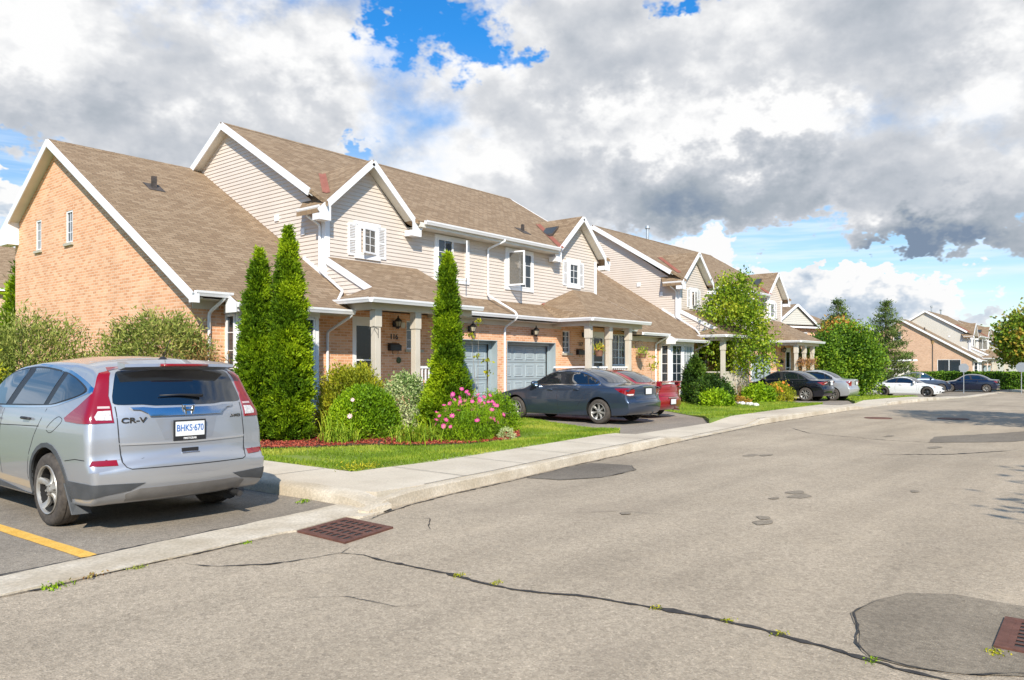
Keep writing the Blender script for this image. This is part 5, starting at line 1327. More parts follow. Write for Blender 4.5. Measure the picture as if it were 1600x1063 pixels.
# --- the silver sport utility vehicle (rear half fills the left of the picture)
def suv_extra(c):
    root, side, rear, diag, sm = c['root'], c['side'], c['rear'], c['diag'], c['sm']
    hw = c['hw']
    # dark lower cladding with wheel-arch lips
    def arc(xc, R_, a0, a1, n=14): return [(xc+R_*math.cos(R(a0+(a1-a0)*i/n)), .355+R_*math.sin(R(a0+(a1-a0)*i/n))) for i in range(n+1)]
    side('lower_cladding', arc(1.08, .475, 195, -12)+[(3.22, .40), (3.22, .27), (1.56, .27)]+arc(1.08, .43, -8, 195), M['cladding'], .010, step=.05)
    side('lower_cladding', arc(3.70, .475, 192, -5)+[(4.14, .33)]+arc(3.70, .43, -3, 192), M['cladding'], .010, step=.05)
    for q in (1, -1): diag('bumper_cladding', [('r', q*.44, .475), ('r', q*.70, .485), ('s', q, .30, .49), ('s', q, .64, .49), ('s', q, .64, .32), ('s', q, .30, .34), ('r', q*.72, .385), ('r', q*.56, .41), ('r', q*.49, .45)], M['cladding'], q, .008, dx=.7, step=.035)
    rear('bumper_cladding', [(-.60, .385), (-.48, .425), (.48, .425), (.60, .385), (.58, .30), (-.58, .30)], M['darksilver'], .010)
    # mud flaps, exhaust
    for sg in (1, -1):
        m = MB(); x0 = .66
        m.slab([(x0+.04, sg*.70, .46), (x0+.04, sg*.90, .46), (x0-.10, sg*.885, .17), (x0-.13, sg*.72, .17)], .02, (1, 0, 0)); m.build('mud_flap', M['cladding'], root, uv=False, bevel=.005)
    MB().tube([(.25, -.52, .26), (.07, -.53, .245)], .032, 12).build('exhaust_pipe', M['rimdark'], root, uv=False)
    MB().tube([(.75, -.55, .25), (.30, -.55, .25)], .09, 12).build('silencer', M['well'], root, uv=False)
    # tall tail lamps climbing the pillars
    for sg in (1, -1):
        q = sg
        body_l = [('r', q*.655, 1.05), ('r', q*.655, 1.20), ('r', q*.66, 1.30), ('r', q*.635, 1.42), ('r', q*.60, 1.52), ('r', q*.585, 1.575), ('s', q, .47, 1.585), ('s', q, .46, 1.52), ('s', q, .40, 1.40), ('s', q, .385, 1.33), ('s', q, .55, 1.20), ('s', q, .74, 1.085), ('s', q, .70, 1.055), ('s', q, .45, 1.045)]
        t_ = diag('tail_light', body_l, M['red'], sg, .010, dx=.66, step=.035)
        diag('reversing_lamp', [('r', q*.668, 1.165), ('r', q*.668, 1.075), ('r', q*.79, 1.078), ('r', q*.80, 1.11), ('r', q*.765, 1.16)], M['clear'], sg, .014, par=t_, dx=.66, step=.03)
        diag('lamp_band', [('r', q*.668, 1.205), ('r', q*.668, 1.185), ('r', q*.765, 1.185), ('r', q*.76, 1.205)], M['palelens'], sg, .014, par=t_, dx=.66, step=.03)
        rear('reflector', [(sg*.66, .705), (sg*.66, .655), (sg*.87, .655), (sg*.85, .705)], M['red'], .008)
    # tailgate gap, creases, bright bar and badges
    rear('tailgate_gap', strip_poly([(-.632, 1.20), (-.632, .88), (-.618, .68), (-.60, .635), (-.56, .615), (.56, .615), (.60, .635), (.618, .68), (.632, .88), (.632, 1.20)], .009), M['seam'], .002, skirt=.005)
    g_ = [(-.52, 1.19), (-.40, 1.19), (-.30, 1.178), (.30, 1.178), (.40, 1.19), (.52, 1.19), (.50, 1.17), (.44, 1.165), (.38, 1.13), (.36, 1.10), (-.36, 1.10), (-.38, 1.13), (-.44, 1.165), (-.50, 1.17)]
    rear('chrome_bar', g_, M['satin'], .024, skirt=.02, step=.03)
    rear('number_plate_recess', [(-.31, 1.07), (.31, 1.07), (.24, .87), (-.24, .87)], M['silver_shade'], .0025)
    rear('crease', strip_poly([(-.62, .845), (0, .835), (.62, .845)], .018), M['silver_lit'], .010, skirt=.012)
    m = MB(); n_ = 12; rows = []
    for i in range(n_+1):
        y = -.55+1.1*i/n_; b_ = .10*(1-(y/.62)**2)
        rows.append([(.40-b_*.3, y, 1.618+.035*(1-(y/.6)**2)), (.25-b_*.55, y, 1.600+.012*(1-(y/.6)**2)), (.24-b_*.55, y, 1.572+.01*(1-(y/.6)**2)), (.38-b_*.3, y, 1.545)])
    for r_ in rows: m.v += r_
    for i in range(n_):
        for j in range(4): m.f.append((4*i+j, 4*i+(j+1) % 4, 4*i+4+(j+1) % 4, 4*i+4+j)); m.m.append(0)
    m.f += [(0, 1, 2, 3), (4*n_+3, 4*n_+2, 4*n_+1, 4*n_)]; m.m += [0, 0]
    sp_ = m.build('spoiler', M['silver'], root, uv=False, smooth=40)
    m = MB(); m.tube([(.170+.05*(y/.24)**2*.3, y, 1.595) for y in (-.24, -.12, 0, .12, .24)], .015, 8); m.build('third_brake_light', M['red'], sp_, uv=False, smooth=True)
    hnd = flush_box(c, 'tailgate_handle', -.085, .085, .735, .775, .004, M['blackpl'])
    flush_box(c, 'handle_bezel', -.09, .09, .722, .735, .010, M['satin'], par=hnd)
    # reversed "H" emblem, built as raised bars in a rounded frame
    bv = c['bvh']; x = bv.ray_cast(Vector((-2, .0, 1.15)), Vector((1, 0, 0)))[0].x-.02
    m = MB(); y_ = 0.0
    for a, b in (((-.045, .042), (-.028, -.042)), ((.045, .042), (.028, -.042))): m.beam((x-.012, y_+a[0], 1.15+a[1]), (x-.012, y_+b[0], 1.15+b[1]), .014, .014, up=(1, 0, 0))
    m.beam((x-.012, y_-.036, 1.15), (x-.012, y_+.036, 1.15), .012, .014, up=(1, 0, 0))
    m.tube([(x-.005, y_+.062, 1.2), (x-.005, y_-.062, 1.2), (x-.005, y_-.048, 1.10), (x-.005, y_+.048, 1.10), (x-.005, y_+.062, 1.2)], .006, 6)
    m.build('badge', M['chrome'], root, uv=False)
    xt = bv.ray_cast(Vector((-2, .5, 1.07)), Vector((1, 0, 0)))[0].x
    def rx_(y, z=1.065): return bv.ray_cast(Vector((-2, y, z)), Vector((1, 0, 0)))[0]
    d1 = rx_(.39)-rx_(.61); d2 = rx_(-.61)-rx_(-.47)
    text_obj('badge_lettering', "CR-V", .072, (xt-.007, .50, 1.065), tuple(d1), (0, 0, 1), M['chromedark'], root, .004, .002, 1.35)
    text_obj('badge_lettering', "AWD", .042, (rx_(-.54).x-.005, -.54, 1.065), tuple(d2), (0, 0, 1), M['chromedark'], root, .003, .001, 1.3)
    fr = plate(c, .06, 0.0, .965, .30, .150, "BHKS·670", .092, low=.042)
    text_obj('dealer_lettering', "FIRSTGEAR", .027, (bv.ray_cast(Vector((-2, 0, .965)), Vector((1, 0, 0)))[0].x-.0235, 0, .869), (0, -1, 0), (0, 0, 1), M['whitetxt'], fr, .0008, .0006)
    # wiper, aerial, spoiler lip, fuel flap
    xw = bv.ray_cast(Vector((-2, -.1, 1.30)), Vector((1, 0, 0)))[0].x
    m = MB(); m.tube([(xw-.05, -.17, 1.285), (xw-.035, .05, 1.300), (xw-.025, .25, 1.298)], [.018, .010, .006], 8); m.build('rear_wiper', M['blackpl'], root, uv=False, smooth=True)
    m = MB(); m.lathe([(.0, .035), (.02, .03), (.045, 0)], (.62, .0, 1.655), n=12); m.tube([(.62, 0, 1.68), (.47, 0, 1.86)], .004, 5); m.build('aerial', M['blackpl'], root, uv=False)
    fl = catmull([(1.10, .95), (1.00, .93), (.80, 1.03), (.78, 1.07), (.88, 1.09), (1.08, .99)], .03)
    side('fuel_flap', strip_poly([tuple(p) for p in fl], .006), M['seam'], .0015, skirt=.004, sides=(1,))
M['silver'] = paint('silver_paint', (.42, .435, .46), .55, .36); M['silver_lit'] = paint('silver_edge_lit', (.55, .56, .58), .55, .3)  # second is a lighter copy: highlight painted along the tailgate crease
M['silver_shade'] = paint('silver_recess_shade', (.37, .38, .40), .55, .4)  # darker copy of the silver: shade of the plate recess put into the colour
M['darksilver'] = noisy('grey_diffuser', (.20, .19, .18), (.25, .24, .23), 6., .5)
M['satin'] = plain('satin_chrome', (.55, .58, .62), .22, metal=1.); M['chromedark'] = plain('dark_chrome', (.20, .20, .21), .25, metal=1.)
suv = dict(len=4.55, width=1.83, xr=1.08, xf=3.70, wr=.362, tw=.225, rr=.67, rim='five', belt=1.14, paint=M['silver'], arch=.425, crown=.13, rcrown=.07,
    sil=[(.20, .27), (.07, .36), (.015, .48), (.0, .60), (.015, .68), (.075, .74), (.085, .86), (.105, 1.0), (.125, 1.12), (.15, 1.19), (.24, 1.37), (.305, 1.49), (.375, 1.575), (.50, 1.63), (.9, 1.685), (1.5, 1.70), (2.1, 1.68), (2.6, 1.60), (3.1, 1.33), (3.45, 1.13), (3.6, 1.09), (4.1, 1.02), (4.42, .90), (4.53, .72), (4.55, .5), (4.48, .32), (4.2, .25), (3.0, .24), (1.5, .24)],
    rgang=.93, ztab=[(.2, .93), (.35, .96), (.5, .985), (.66, 1.), (.9, .995), (1.0, .985), (1.08, .97), (1.18, .935), (1.4, .85), (1.55, .775), (1.7, .68)],
    plan=[(-.1, .90), (0, .93), (.15, .965), (.4, .985), (.9, 1.), (3.6, 1.), (4.1, .97), (4.4, .90), (4.6, .80)],
    gplan=[(0, .97), (.4, .98), (.9, 1.0), (2.4, 1.), (3.4, .95), (4.5, .9)],
    trim=[(.36, 1.355), (.46, 1.32), (.98, 1.195), (1.34, 1.165), (2.7, 1.13), (3.28, 1.13), (3.02, 1.29), (2.55, 1.525), (2.1, 1.595), (1.67, 1.605), (1.05, 1.55), (.67, 1.465)],
    pillar=[(.50, 1.345), (.98, 1.22), (1.34, 1.19), (2.7, 1.155), (3.15, 1.155), (2.98, 1.275), (2.53, 1.50), (2.1, 1.572), (1.67, 1.58), (1.07, 1.525), (.70, 1.44)],
    windows=[[(.53, 1.345), (.95, 1.235), (1.18, 1.20, 1), (1.02, 1.51, 1), (.75, 1.445)], [(1.30, 1.20, 1), (1.95, 1.185), (2.12, 1.18, 1), (1.86, 1.56, 1), (1.6, 1.56), (1.14, 1.52, 1)], [(2.30, 1.175, 1), (3.02, 1.165, 1), (2.86, 1.30), (2.48, 1.50), (2.04, 1.562, 1)]],
    rearglass=[(-.61, 1.215), (-.40, 1.212), (-.30, 1.20), (.30, 1.20), (.40, 1.212), (.61, 1.215), (.645, 1.235), (.62, 1.36), (.575, 1.50), (.54, 1.535), (0, 1.55), (-.54, 1.535), (-.575, 1.50), (-.62, 1.36), (-.645, 1.235)],
    windscreen=[(-.68, 1.17), (0, 1.18), (.68, 1.17), (.56, 1.5), (.50, 1.57), (0, 1.6), (-.50, 1.57), (-.56, 1.5)],
    seams=[[(1.20, 1.16), (1.27, 1.05), (1.42, .86), (1.52, .70), (1.60, .50), (1.60, .42)], [(2.32, 1.13), (2.36, .8), (2.34, .42)], [(3.25, 1.10), (3.30, .8), (3.22, .45)], [(1.3, .98), (3.2, .93)], [(.10, .705), (.45, .71), (.66, .68)]],
    handles=[(1.62, 1.05), (2.50, 1.02)], handlemat=M['blackpl'], mirror=(3.0, 1.16), extra=suv_extra)
car('silver_suv', 'silver compact sport utility vehicle parked at the left with its tailgate to the road', 'car', (3.84, 7.10, .0), R(90), suv).scale = (1, 1, .972)

# --- saloon cars share one outline, stretched and recoloured
def saloon(L_, width, H_, xr, xf, wr, paintmat, rim='seven', tail='wedge', plate_z=.86, text=None, rimmat=None, extra=None, trimmat=None, coupe=False, clad=False):
    kx = L_/4.93; kz = H_/1.475
    def T(pts): return [(p[0]*kx, p[1]*kz)+tuple(p[2:]) for p in pts]
    sil = T([(.22, .24), (.06, .34), (.01, .48), (0., .60), (.03, .66), (.07, .72), (.075, .86), (.07, .985), (.10, 1.025), (.30, 1.045), (.62, 1.06), (.78, 1.09), (1.15, 1.285), (1.55, 1.425), (1.95, 1.47), (2.35, 1.475), (2.75, 1.42), (3.2, 1.21), (3.58, 1.01), (3.72, .965), (4.15, .905), (4.6, .80), (4.82, .70), (4.92, .55), (4.91, .38), (4.8, .24), (4.3, .20), (3.0, .20), (1.4, .20)])
    def extra0(c):
        root, side, rear, diag, front = c['root'], c['side'], c['rear'], c['diag'], c['front']; w_ = c['hw']; 
        Z = lambda z: z*kz
        for sg in (1, -1):
            q = sg
            if tail == 'wedge':
                t_ = diag('tail_light', [('r', q*.56, Z(.90)), ('r', q*.60, Z(.755)), ('r', q*.74, Z(.745)), ('s', q, .22*kx, Z(.76)), ('s', q, .42*kx, Z(.85)), ('s', q, .58*kx, Z(.935)), ('s', q, .30*kx, Z(.95)), ('r', q*.7, Z(.94))], M['red'], sg, .006, dx=.70, step=.05)
                diag('reversing_lamp', [('r', q*.60, Z(.80)), ('r', q*.62, Z(.765)), ('r', q*.74, Z(.755)), ('s', q, .22*kx, Z(.77)), ('s', q, .28*kx, Z(.795)), ('r', q*.74, Z(.80))], M['clear'], sg, .0095, par=t_, dx=.70, step=.05)
            elif tail == 'slim':
                t_ = diag('tail_light', [('r', q*.42, Z(.93)), ('r', q*.42, Z(.86)), ('r', q*.72, Z(.77)), ('s', q, .25*kx, Z(.79)), ('s', q, .48*kx, Z(.90)), ('r', q*.74, Z(.93))], M['red'], sg, .006, dx=.72, step=.05)
                diag('reversing_lamp', [('r', q*.44, Z(.90)), ('r', q*.44, Z(.87)), ('r', q*.66, Z(.82)), ('r', q*.66, Z(.85))], M['clear'], sg, .0095, par=t_, dx=.72, step=.05)
            else:
                t_ = diag('tail_light', [('r', q*.52, Z(.94)), ('r', q*.54, Z(.72)), ('r', q*.72, Z(.70)), ('s', q, .22*kx, Z(.76)), ('s', q, .38*kx, Z(.92)), ('r', q*.7, Z(.955))], M['red'], sg, .006, dx=.75, step=.05)
            hl = diag('headlight', [('r', q*.50, Z(.62)), ('r', q*.52, Z(.71)), ('s', q, L_-.35*kx, Z(.76)), ('s', q, L_-.62*kx, Z(.79)), ('s', q, L_-.55*kx, Z(.72)), ('s', q, L_-.3*kx, Z(.63))], M['clear'], sg, .006, fr=True, dx=.70, step=.05)
            diag('turn_signal', [('s', q, L_-.45*kx, Z(.77)), ('s', q, L_-.62*kx, Z(.79)), ('s', q, L_-.55*kx, Z(.72)), ('s', q, L_-.42*kx, Z(.69))], M['amber'], sg, .0095, fr=True, par=hl, dx=.50, step=.05)
        rear('boot_gap', strip_poly([(-.62, Z(1.03)), (-.60, Z(.72)), (-.55, Z(.66)), (.55, Z(.66)), (.60, Z(.72)), (.62, Z(1.03))], .008), M['seam'], .002, skirt=.005)
        rear('number_plate_recess', [(-.30, Z(plate_z)+.10), (.30, Z(plate_z)+.10), (.26, Z(plate_z)-.11), (-.26, Z(plate_z)-.11)], M['seam'] if clad else paintmat, .003)
        plate(c, 0, 0, Z(plate_z), text=text)
        flush_box(c, 'boot_trim', -.27, .27, Z(plate_z)+.105, Z(plate_z)+.13, .012, M['chrome'])
        bv = c['bvh']; x = bv.ray_cast(Vector((-2, 0, Z(.975))), Vector((1, 0, 0)))[0].x-.008; m = MB()
        for a in (-1, 1): m.beam((x, a*.036, Z(.975)+.034), (x, a*.022, Z(.975)-.034), .012, .01, up=(1, 0, 0))
        m.beam((x, -.03, Z(.975)), (x, .03, Z(.975)), .01, .01, up=(1, 0, 0)); m.build('badge', M['chrome'], root, uv=False)
        front('grille', [(-.38, Z(.66)), (.38, Z(.66)), (.34, Z(.52)), (-.34, Z(.52))], M['seam'], .004)
        front('lower_grille', [(-.5, Z(.40)), (.5, Z(.40)), (.45, Z(.28)), (-.45, Z(.28))], M['seam'], .004)
        side('sill', [(xr+wr+.09, .33), (xf-wr-.09, .33), (xf-wr-.09, .22), (xr+wr+.09, .22)], M['silldark'] if clad else paintmat, .012)
        m = MB(); m.tube([(.30, -.5, .24), (.05, -.5, .225)], .028, 10); m.build('exhaust_pipe', M['chrome'], root, uv=False)
        if extra: extra(c, T, Z)
    g1 = [(1.02, 1.02), (1.06, 1.11), (1.40, 1.27), (1.75, 1.375), (2.2, 1.405), (2.62, 1.37), (3.0, 1.22), (3.36, 1.005), (2.3, 1.01)]
    wa = [[(1.12, 1.05, 1), (1.38, 1.05, 1), (1.46, 1.265, 1), (1.20, 1.14)], [(1.42, 1.05, 1), (2.15, 1.05, 1), (2.26, 1.375, 1), (1.82, 1.355), (1.52, 1.285, 1)], [(2.30, 1.05, 1), (3.24, 1.045, 1), (2.96, 1.20), (2.66, 1.335), (2.40, 1.37, 1)]]
    if coupe: wa = [[(1.10, 1.05, 1), (1.80, 1.04, 1), (1.92, 1.35, 1), (1.5, 1.25)], [(1.90, 1.04, 1), (3.24, 1.035, 1), (2.96, 1.20), (2.62, 1.335), (2.02, 1.37, 1)]]
    W2 = width/1.85
    return dict(len=L_, width=width, xr=xr, xf=xf, wr=wr, rim=rim, rimmat=rimmat, belt=1.03*kz, paint=paintmat, sil=sil, crown=.13, rcrown=.06,
        ztab=[(.15*kz, .90), (.3*kz, .95), (.45*kz, .985), (.62*kz, 1.), (.80*kz, .99), (.9*kz, .975), (.97*kz, .95), (1.03*kz, .905), (1.2*kz, .81), (1.38*kz, .70), (1.5*kz, .62)],
        plan=[(-.1, .86), (0, .88), (.15, .92), (.4, .96), (1.0*kx, 1.), (3.7*kx, 1.), (4.3*kx, .975), (4.65*kx, .91), (5.*kx, .80)],
        gplan=[(0, .93), (.8*kx, .93), (1.3*kx, .97), (2., 1.), (3*kx, 1.), (3.8*kx, .97), (5, .95)],
        trim=T(g1), trimmat=trimmat or M['chrome'], pillar=T([(x+(2.2-x)*.026, z+(1.2-z)*.13) for x, z in g1]), windows=[T(w__) for w__ in wa],
        rearglass=[(y*W2, z*kz) for y, z in [(-.60, 1.09), (0, 1.085), (.60, 1.09), (.58, 1.2), (.50, 1.40), (0, 1.425), (-.50, 1.40), (-.58, 1.2)]],
        windscreen=[(y*W2, z*kz) for y, z in [(-.66, 1.03), (0, 1.03), (.66, 1.03), (.60, 1.2), (.50, 1.41), (0, 1.43), (-.50, 1.41), (-.60, 1.2)]],
        seams=[T([(1.42, 1.02), (1.48, .85), (1.52, .70), (1.72, .45), (1.74, .30)]) if not coupe else T([(1.85, 1.0), (1.80, .6), (1.88, .3)]), T([(2.36, 1.02), (2.38, .7), (2.34, .30)]) if not coupe else T([(3.3, .98), (3.3, .6), (3.2, .3)]), T([(3.42, .99), (3.46, .7), (3.32, .30)]), T([(.55, .93), (1.3, .925), (3.4, .86), (4.1, .80)])],
        handles=[(1.75*kx, .90*kz), (2.62*kx, .88*kz)] if not coupe else [(2.2*kx, .88*kz)], mirror=(3.12*kx, 1.04*kz), extra=extra0)
M['silldark'] = plain('dark_sill', (.03, .033, .04), .4)
M['slate'] = paint('slate_blue_paint', (.05, .072, .115), .55, .30)
M['wine'] = paint('wine_red_paint', (.38, .012, .022), .35, .30); M['navyblack'] = paint('blue_black_paint', (.006, .008, .016), .3, .18)
M['palesilver'] = paint('pale_silver_paint', (.46, .47, .475), .5, .34); M['pearl'] = paint('pearl_white_paint', (.74, .75, .75), .05, .35)
M['midnight'] = paint('midnight_blue_paint', (.008, .014, .04), .35, .22); M['bluesuv'] = paint('deep_blue_paint', (.012, .03, .075), .4, .3)
def gd(x, y): return gz(x)+.025+.03*max(0, min(1, (y-9)/7))
def put(x, y): return (x, y, gd(x, y+2)+.0)
car('grey_sedan', 'dark slate blue sedan on the near driveway, tail to the pavement', 'car', put(18.08, 10.08), R(90),
    saloon(4.93, 1.85, 1.475, 1.05, 3.85, .325, M['slate'], rim='seven', clad=False))
def spoiler(c, T, Z):
    m = MB(); m.slab([(.04, -.60, Z(1.115)), (.04, .60, Z(1.115)), (.22, .58, Z(1.13)), (.22, -.58, Z(1.13))], .028)
    for y in (-.56, .56): m.slab([(.08, y-.05, Z(1.095)), (.08, y+.05, Z(1.095)), (.22, y+.05, Z(1.11)), (.22, y-.05, Z(1.11))], .12)
    m.build('spoiler', M['wine'], c['root'], uv=False, bevel=.006)
car('red_coupe', 'wine red car with a boot spoiler parked beyond the slate blue sedan', 'car', put(20.62, 10.75), R(90),
    saloon(4.70, 1.78, 1.42, 1.0, 3.72, .315, M['wine'], rim='five', tail='block', plate_z=.50, coupe=True, extra=spoiler, trimmat=M['blackpl']))
car('black_sedan', 'glossy black sedan on the second driveway behind the flower bed', 'car', put(37.63, 11.35), R(90),
    saloon(4.64, 1.78, 1.46, .99, 3.69, .32, M['navyblack'], rim='nine', tail='slim', clad=True, trimmat=M['blackpl'], plate_z=.83))
car('silver_sedan', 'pale silver sedan side by side with the black sedan', 'car', put(39.52, 10.75), R(90),
    saloon(4.53, 1.72, 1.49, .95, 3.55, .31, M['palesilver'], rim='nine', tail='block', trimmat=M['blackpl'], plate_z=.84))
def xf(x, y, rz, L_, z=0): # centre to rear-bumper origin
    return (x-math.cos(rz)*L_/2, y-math.sin(rz)*L_/2, z)
def brz(c, T, Z):
    for sg in (1, -1): c['front']('fog_lamp_recess', [(sg*.58, Z(.46)), (sg*.80, Z(.46)), (sg*.78, Z(.30)), (sg*.60, Z(.30))], M['seam'], .006)
    c['side']('side_vent', [(3.62*4.24/4.93, Z(.80)), (3.85*4.24/4.93, Z(.80)), (3.84*4.24/4.93, Z(.76)), (3.64*4.24/4.93, Z(.76))], M['seam'], .005)
rz_ = R(-90)
car('white_coupe', 'white sports coupe with dark alloy wheels nosing out of the far parking bay', 'car', xf(55.4, 12.0, rz_, 4.24, gz(55)+.01), rz_,
    saloon(4.24, 1.78, 1.30, .85, 3.42, .325, M['pearl'], rim='dbl', rimmat=M['rimdark'], tail='block', coupe=True, trimmat=M['blackpl'], extra=brz))
rz_ = R(93)
car('blue_sedan', 'midnight blue sedan with bright wheels in front of the hedge', 'car', xf(73.6, 11.3, rz_, 4.37, gz(73)+.01), rz_,
    saloon(4.37, 1.75, 1.47, .9, 3.5, .32, M['midnight'], rim='nine', tail='slim', trimmat=M['blackpl']))
rz_ = R(-62)
car('blue_hatchback', 'deep blue car half hidden behind the white coupe', 'car', xf(69.6, 14.2, rz_, 4.5, gz(69)+.01), rz_,
    saloon(4.5, 1.82, 1.66, .9, 3.6, .34, M['bluesuv'], rim='nine', tail='slim', trimmat=M['blackpl']))
rz_ = R(100)
car('dark_sedan', 'dark car seen only as a roof over the hedge at the far right', 'car', xf(91.5, 9.6, rz_, 4.5, gz(91)+.0), rz_,
    saloon(4.5, 1.8, 1.5, .9, 3.6, .32, M['midnight'], rim='nine', tail='slim', trimmat=M['blackpl']))
# ---------------------------------------------------------------- vegetation
def rnd(n, a=0., b=1.): return nr.uniform(a, b, n)
def unit(v): return v/np.maximum(1e-6, np.linalg.norm(v, axis=1, keepdims=True))
def leaves(name, C, D, ln, wd, var, mat, parent=None, kind=None, bend=.0):
    """rhombic leaves: centre C, axis D (unit), length ln, width wd"""
    n = len(C); Rn = nr.normal(size=(n, 3)); S = unit(np.cross(D, Rn)); ln = np.broadcast_to(ln, n)[:, None]; wd = np.broadcast_to(wd, n)[:, None]
    Nn = np.cross(D, S)
    V = np.stack([C-D*ln/2, C+S*wd/2+Nn*wd*.2, C+D*ln/2, C-S*wd/2+Nn*wd*.2], 1).reshape(-1, 3)
    F = np.arange(4*n).reshape(n, 4)
    return mesh_np(name, V, F, mat, parent, np.repeat(np.clip(var, 0, 1), 4))
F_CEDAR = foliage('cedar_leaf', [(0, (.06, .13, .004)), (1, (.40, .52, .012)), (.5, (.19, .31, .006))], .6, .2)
F_BALL = foliage('clipped_shrub_leaf', [(0, (.09, .19, .005)), (1, (.37, .52, .012)), (.5, (.21, .36, .008))], .6, .2)
F_JUNI = foliage('golden_juniper', [(0, (.18, .22, .01)), (1, (.64, .55, .04)), (.5, (.38, .40, .02))], .6, .25)
F_VARI = foliage('variegated_leaf', [(0, (.12, .22, .04)), (1, (.80, .80, .48)), (.45, (.50, .58, .25))], .5, .2)
F_OLIVE = foliage('olive_leaf', [(0, (.11, .15, .02)), (1, (.46, .44, .12)), (.5, (.26, .31, .06))], .6, .2)
F_RUSS = foliage('russet_leaf', [(0, (.14, .05, .02)), (1, (.36, .34, .10)), (.5, (.30, .17, .06))], .6, .2)
F_MAPLE = foliage('maple_leaf', [(0, (.09, .17, .01)), (1, (.50, .50, .04)), (.5, (.26, .38, .02))], .5, .3)
F_DARK = foliage('dark_leaf', [(0, (.018, .045, .008)), (1, (.12, .20, .02)), (.5, (.05, .11, .012))], .55, .15)
F_MID = foliage('mid_leaf', [(0, (.04, .10, .01)), (1, (.30, .42, .025)), (.5, (.14, .26, .015))], .55, .2)
F_PINE = foliage('pine_needle', [(0, (.03, .06, .015)), (1, (.22, .28, .06)), (.5, (.10, .16, .03))], .6, .15)
F_AUT = foliage('turning_leaf', [(0, (.20, .22, .02)), (1, (.60, .17, .06)), (.5, (.50, .28, .05))], .55, .25)
F_GRASS = foliage('grass_blade', [(0, (.11, .19, .010)), (1, (.42, .43, .06)), (.55, (.21, .31, .018))], .6, .2)
F_LILY = foliage('lily_blade', [(0, (.14, .28, .015)), (1, (.58, .56, .06)), (.5, (.32, .46, .03))], .5, .25)
F_MULCH = foliage('red_mulch', [(0, (.20, .03, .018)), (1, (.52, .16, .09)), (.5, (.36, .06, .036))], .9, 0)
F_HEDGE = foliage('hedge_leaf', [(0, (.05, .13, .01)), (1, (.22, .35, .02)), (.5, (.12, .24, .012))], .6, .15)
F_PINK = foliage('pink_petal', [(0, (.62, .03, .28)), (1, (.80, .18, .42)), (.5, (.72, .07, .34))], .5, .3)
def nz3(P, s, o=0.): return np.array([mnoise.noise((p[0]*s+o, p[1]*s+o, p[2]*s)) for p in P])

def conifer_column(name, label, loc, H_, prof, nclump, per, mat=F_CEDAR, ln=.10, wd=.030, group=None, lean=0., lump=.16, trunk=True, cat='cedar', spread=.075, tip=True):
    """columnar evergreen: flat fan-like sprays set all over an uneven cone"""
    root = thing(name, label, cat, loc, rng.uniform(0, 6), group)
    hs = nr.uniform(0, 1, nclump*3); rr = np.interp(hs, [p[0] for p in prof], [p[1] for p in prof])
    keep = nr.uniform(0, 1, len(hs)) < (rr+.04)/(rr.max()+.04); hs, rr = hs[keep][:nclump], rr[keep][:nclump]
    a = nr.uniform(0, 2*math.pi, len(hs))
    P_ = np.stack([np.cos(a)*rr, np.sin(a)*rr, hs*H_], 1)
    q = 1+lump*1.7*nz3(P_, 3.1/max(.6, rr.max()*1.6))+lump*2.1*nz3(P_, 6.5)
    q *= 1-.32*nr.uniform(0, 1, len(hs))**2.2
    P_ = np.stack([np.cos(a)*rr*q+lean*hs, np.sin(a)*rr*q, hs*H_+nr.normal(0, .02, len(hs))], 1)
    out = np.stack([np.cos(a), np.sin(a), np.full(len(a), 1.05)], 1); out = unit(out+nr.normal(0, .22, out.shape))
    tone = np.clip(.42+.9*nz3(P_, 1.7, 5.)+nr.uniform(-.20, .20, len(hs)), 0, 1)
    C = np.repeat(P_, per, 0); O = np.repeat(out, per, 0)
    O2 = unit(O+nr.normal(0, .42, O.shape))
    C = C+O2*(np.abs(nr.normal(0, spread, (len(C), 1))))+nr.normal(0, spread*.35, C.shape)
    var = np.repeat(tone, per)+nr.uniform(-.22, .22, len(C))
    leaves('crown', C, O2, ln*nr.uniform(.6, 1.3, len(C)), wd*nr.uniform(.7, 1.3, len(C)), var, mat, root)
    if trunk:
        m = MB(); m.tube([(0, 0, -.1), (lean*.3, 0, H_*.35), (lean*.8, 0, H_*.85)], [.07, .05, .015], 8); m.build('trunk', M['bark'], root, uv=False)
        # inner twigs fill the heart of the crown
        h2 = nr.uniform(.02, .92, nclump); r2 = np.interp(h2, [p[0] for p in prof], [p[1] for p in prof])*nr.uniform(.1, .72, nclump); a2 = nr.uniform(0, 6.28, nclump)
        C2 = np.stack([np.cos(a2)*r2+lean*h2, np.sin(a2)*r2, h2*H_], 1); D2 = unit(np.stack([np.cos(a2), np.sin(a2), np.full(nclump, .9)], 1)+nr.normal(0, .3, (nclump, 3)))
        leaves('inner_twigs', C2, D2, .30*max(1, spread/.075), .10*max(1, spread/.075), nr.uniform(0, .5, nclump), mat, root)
    return root
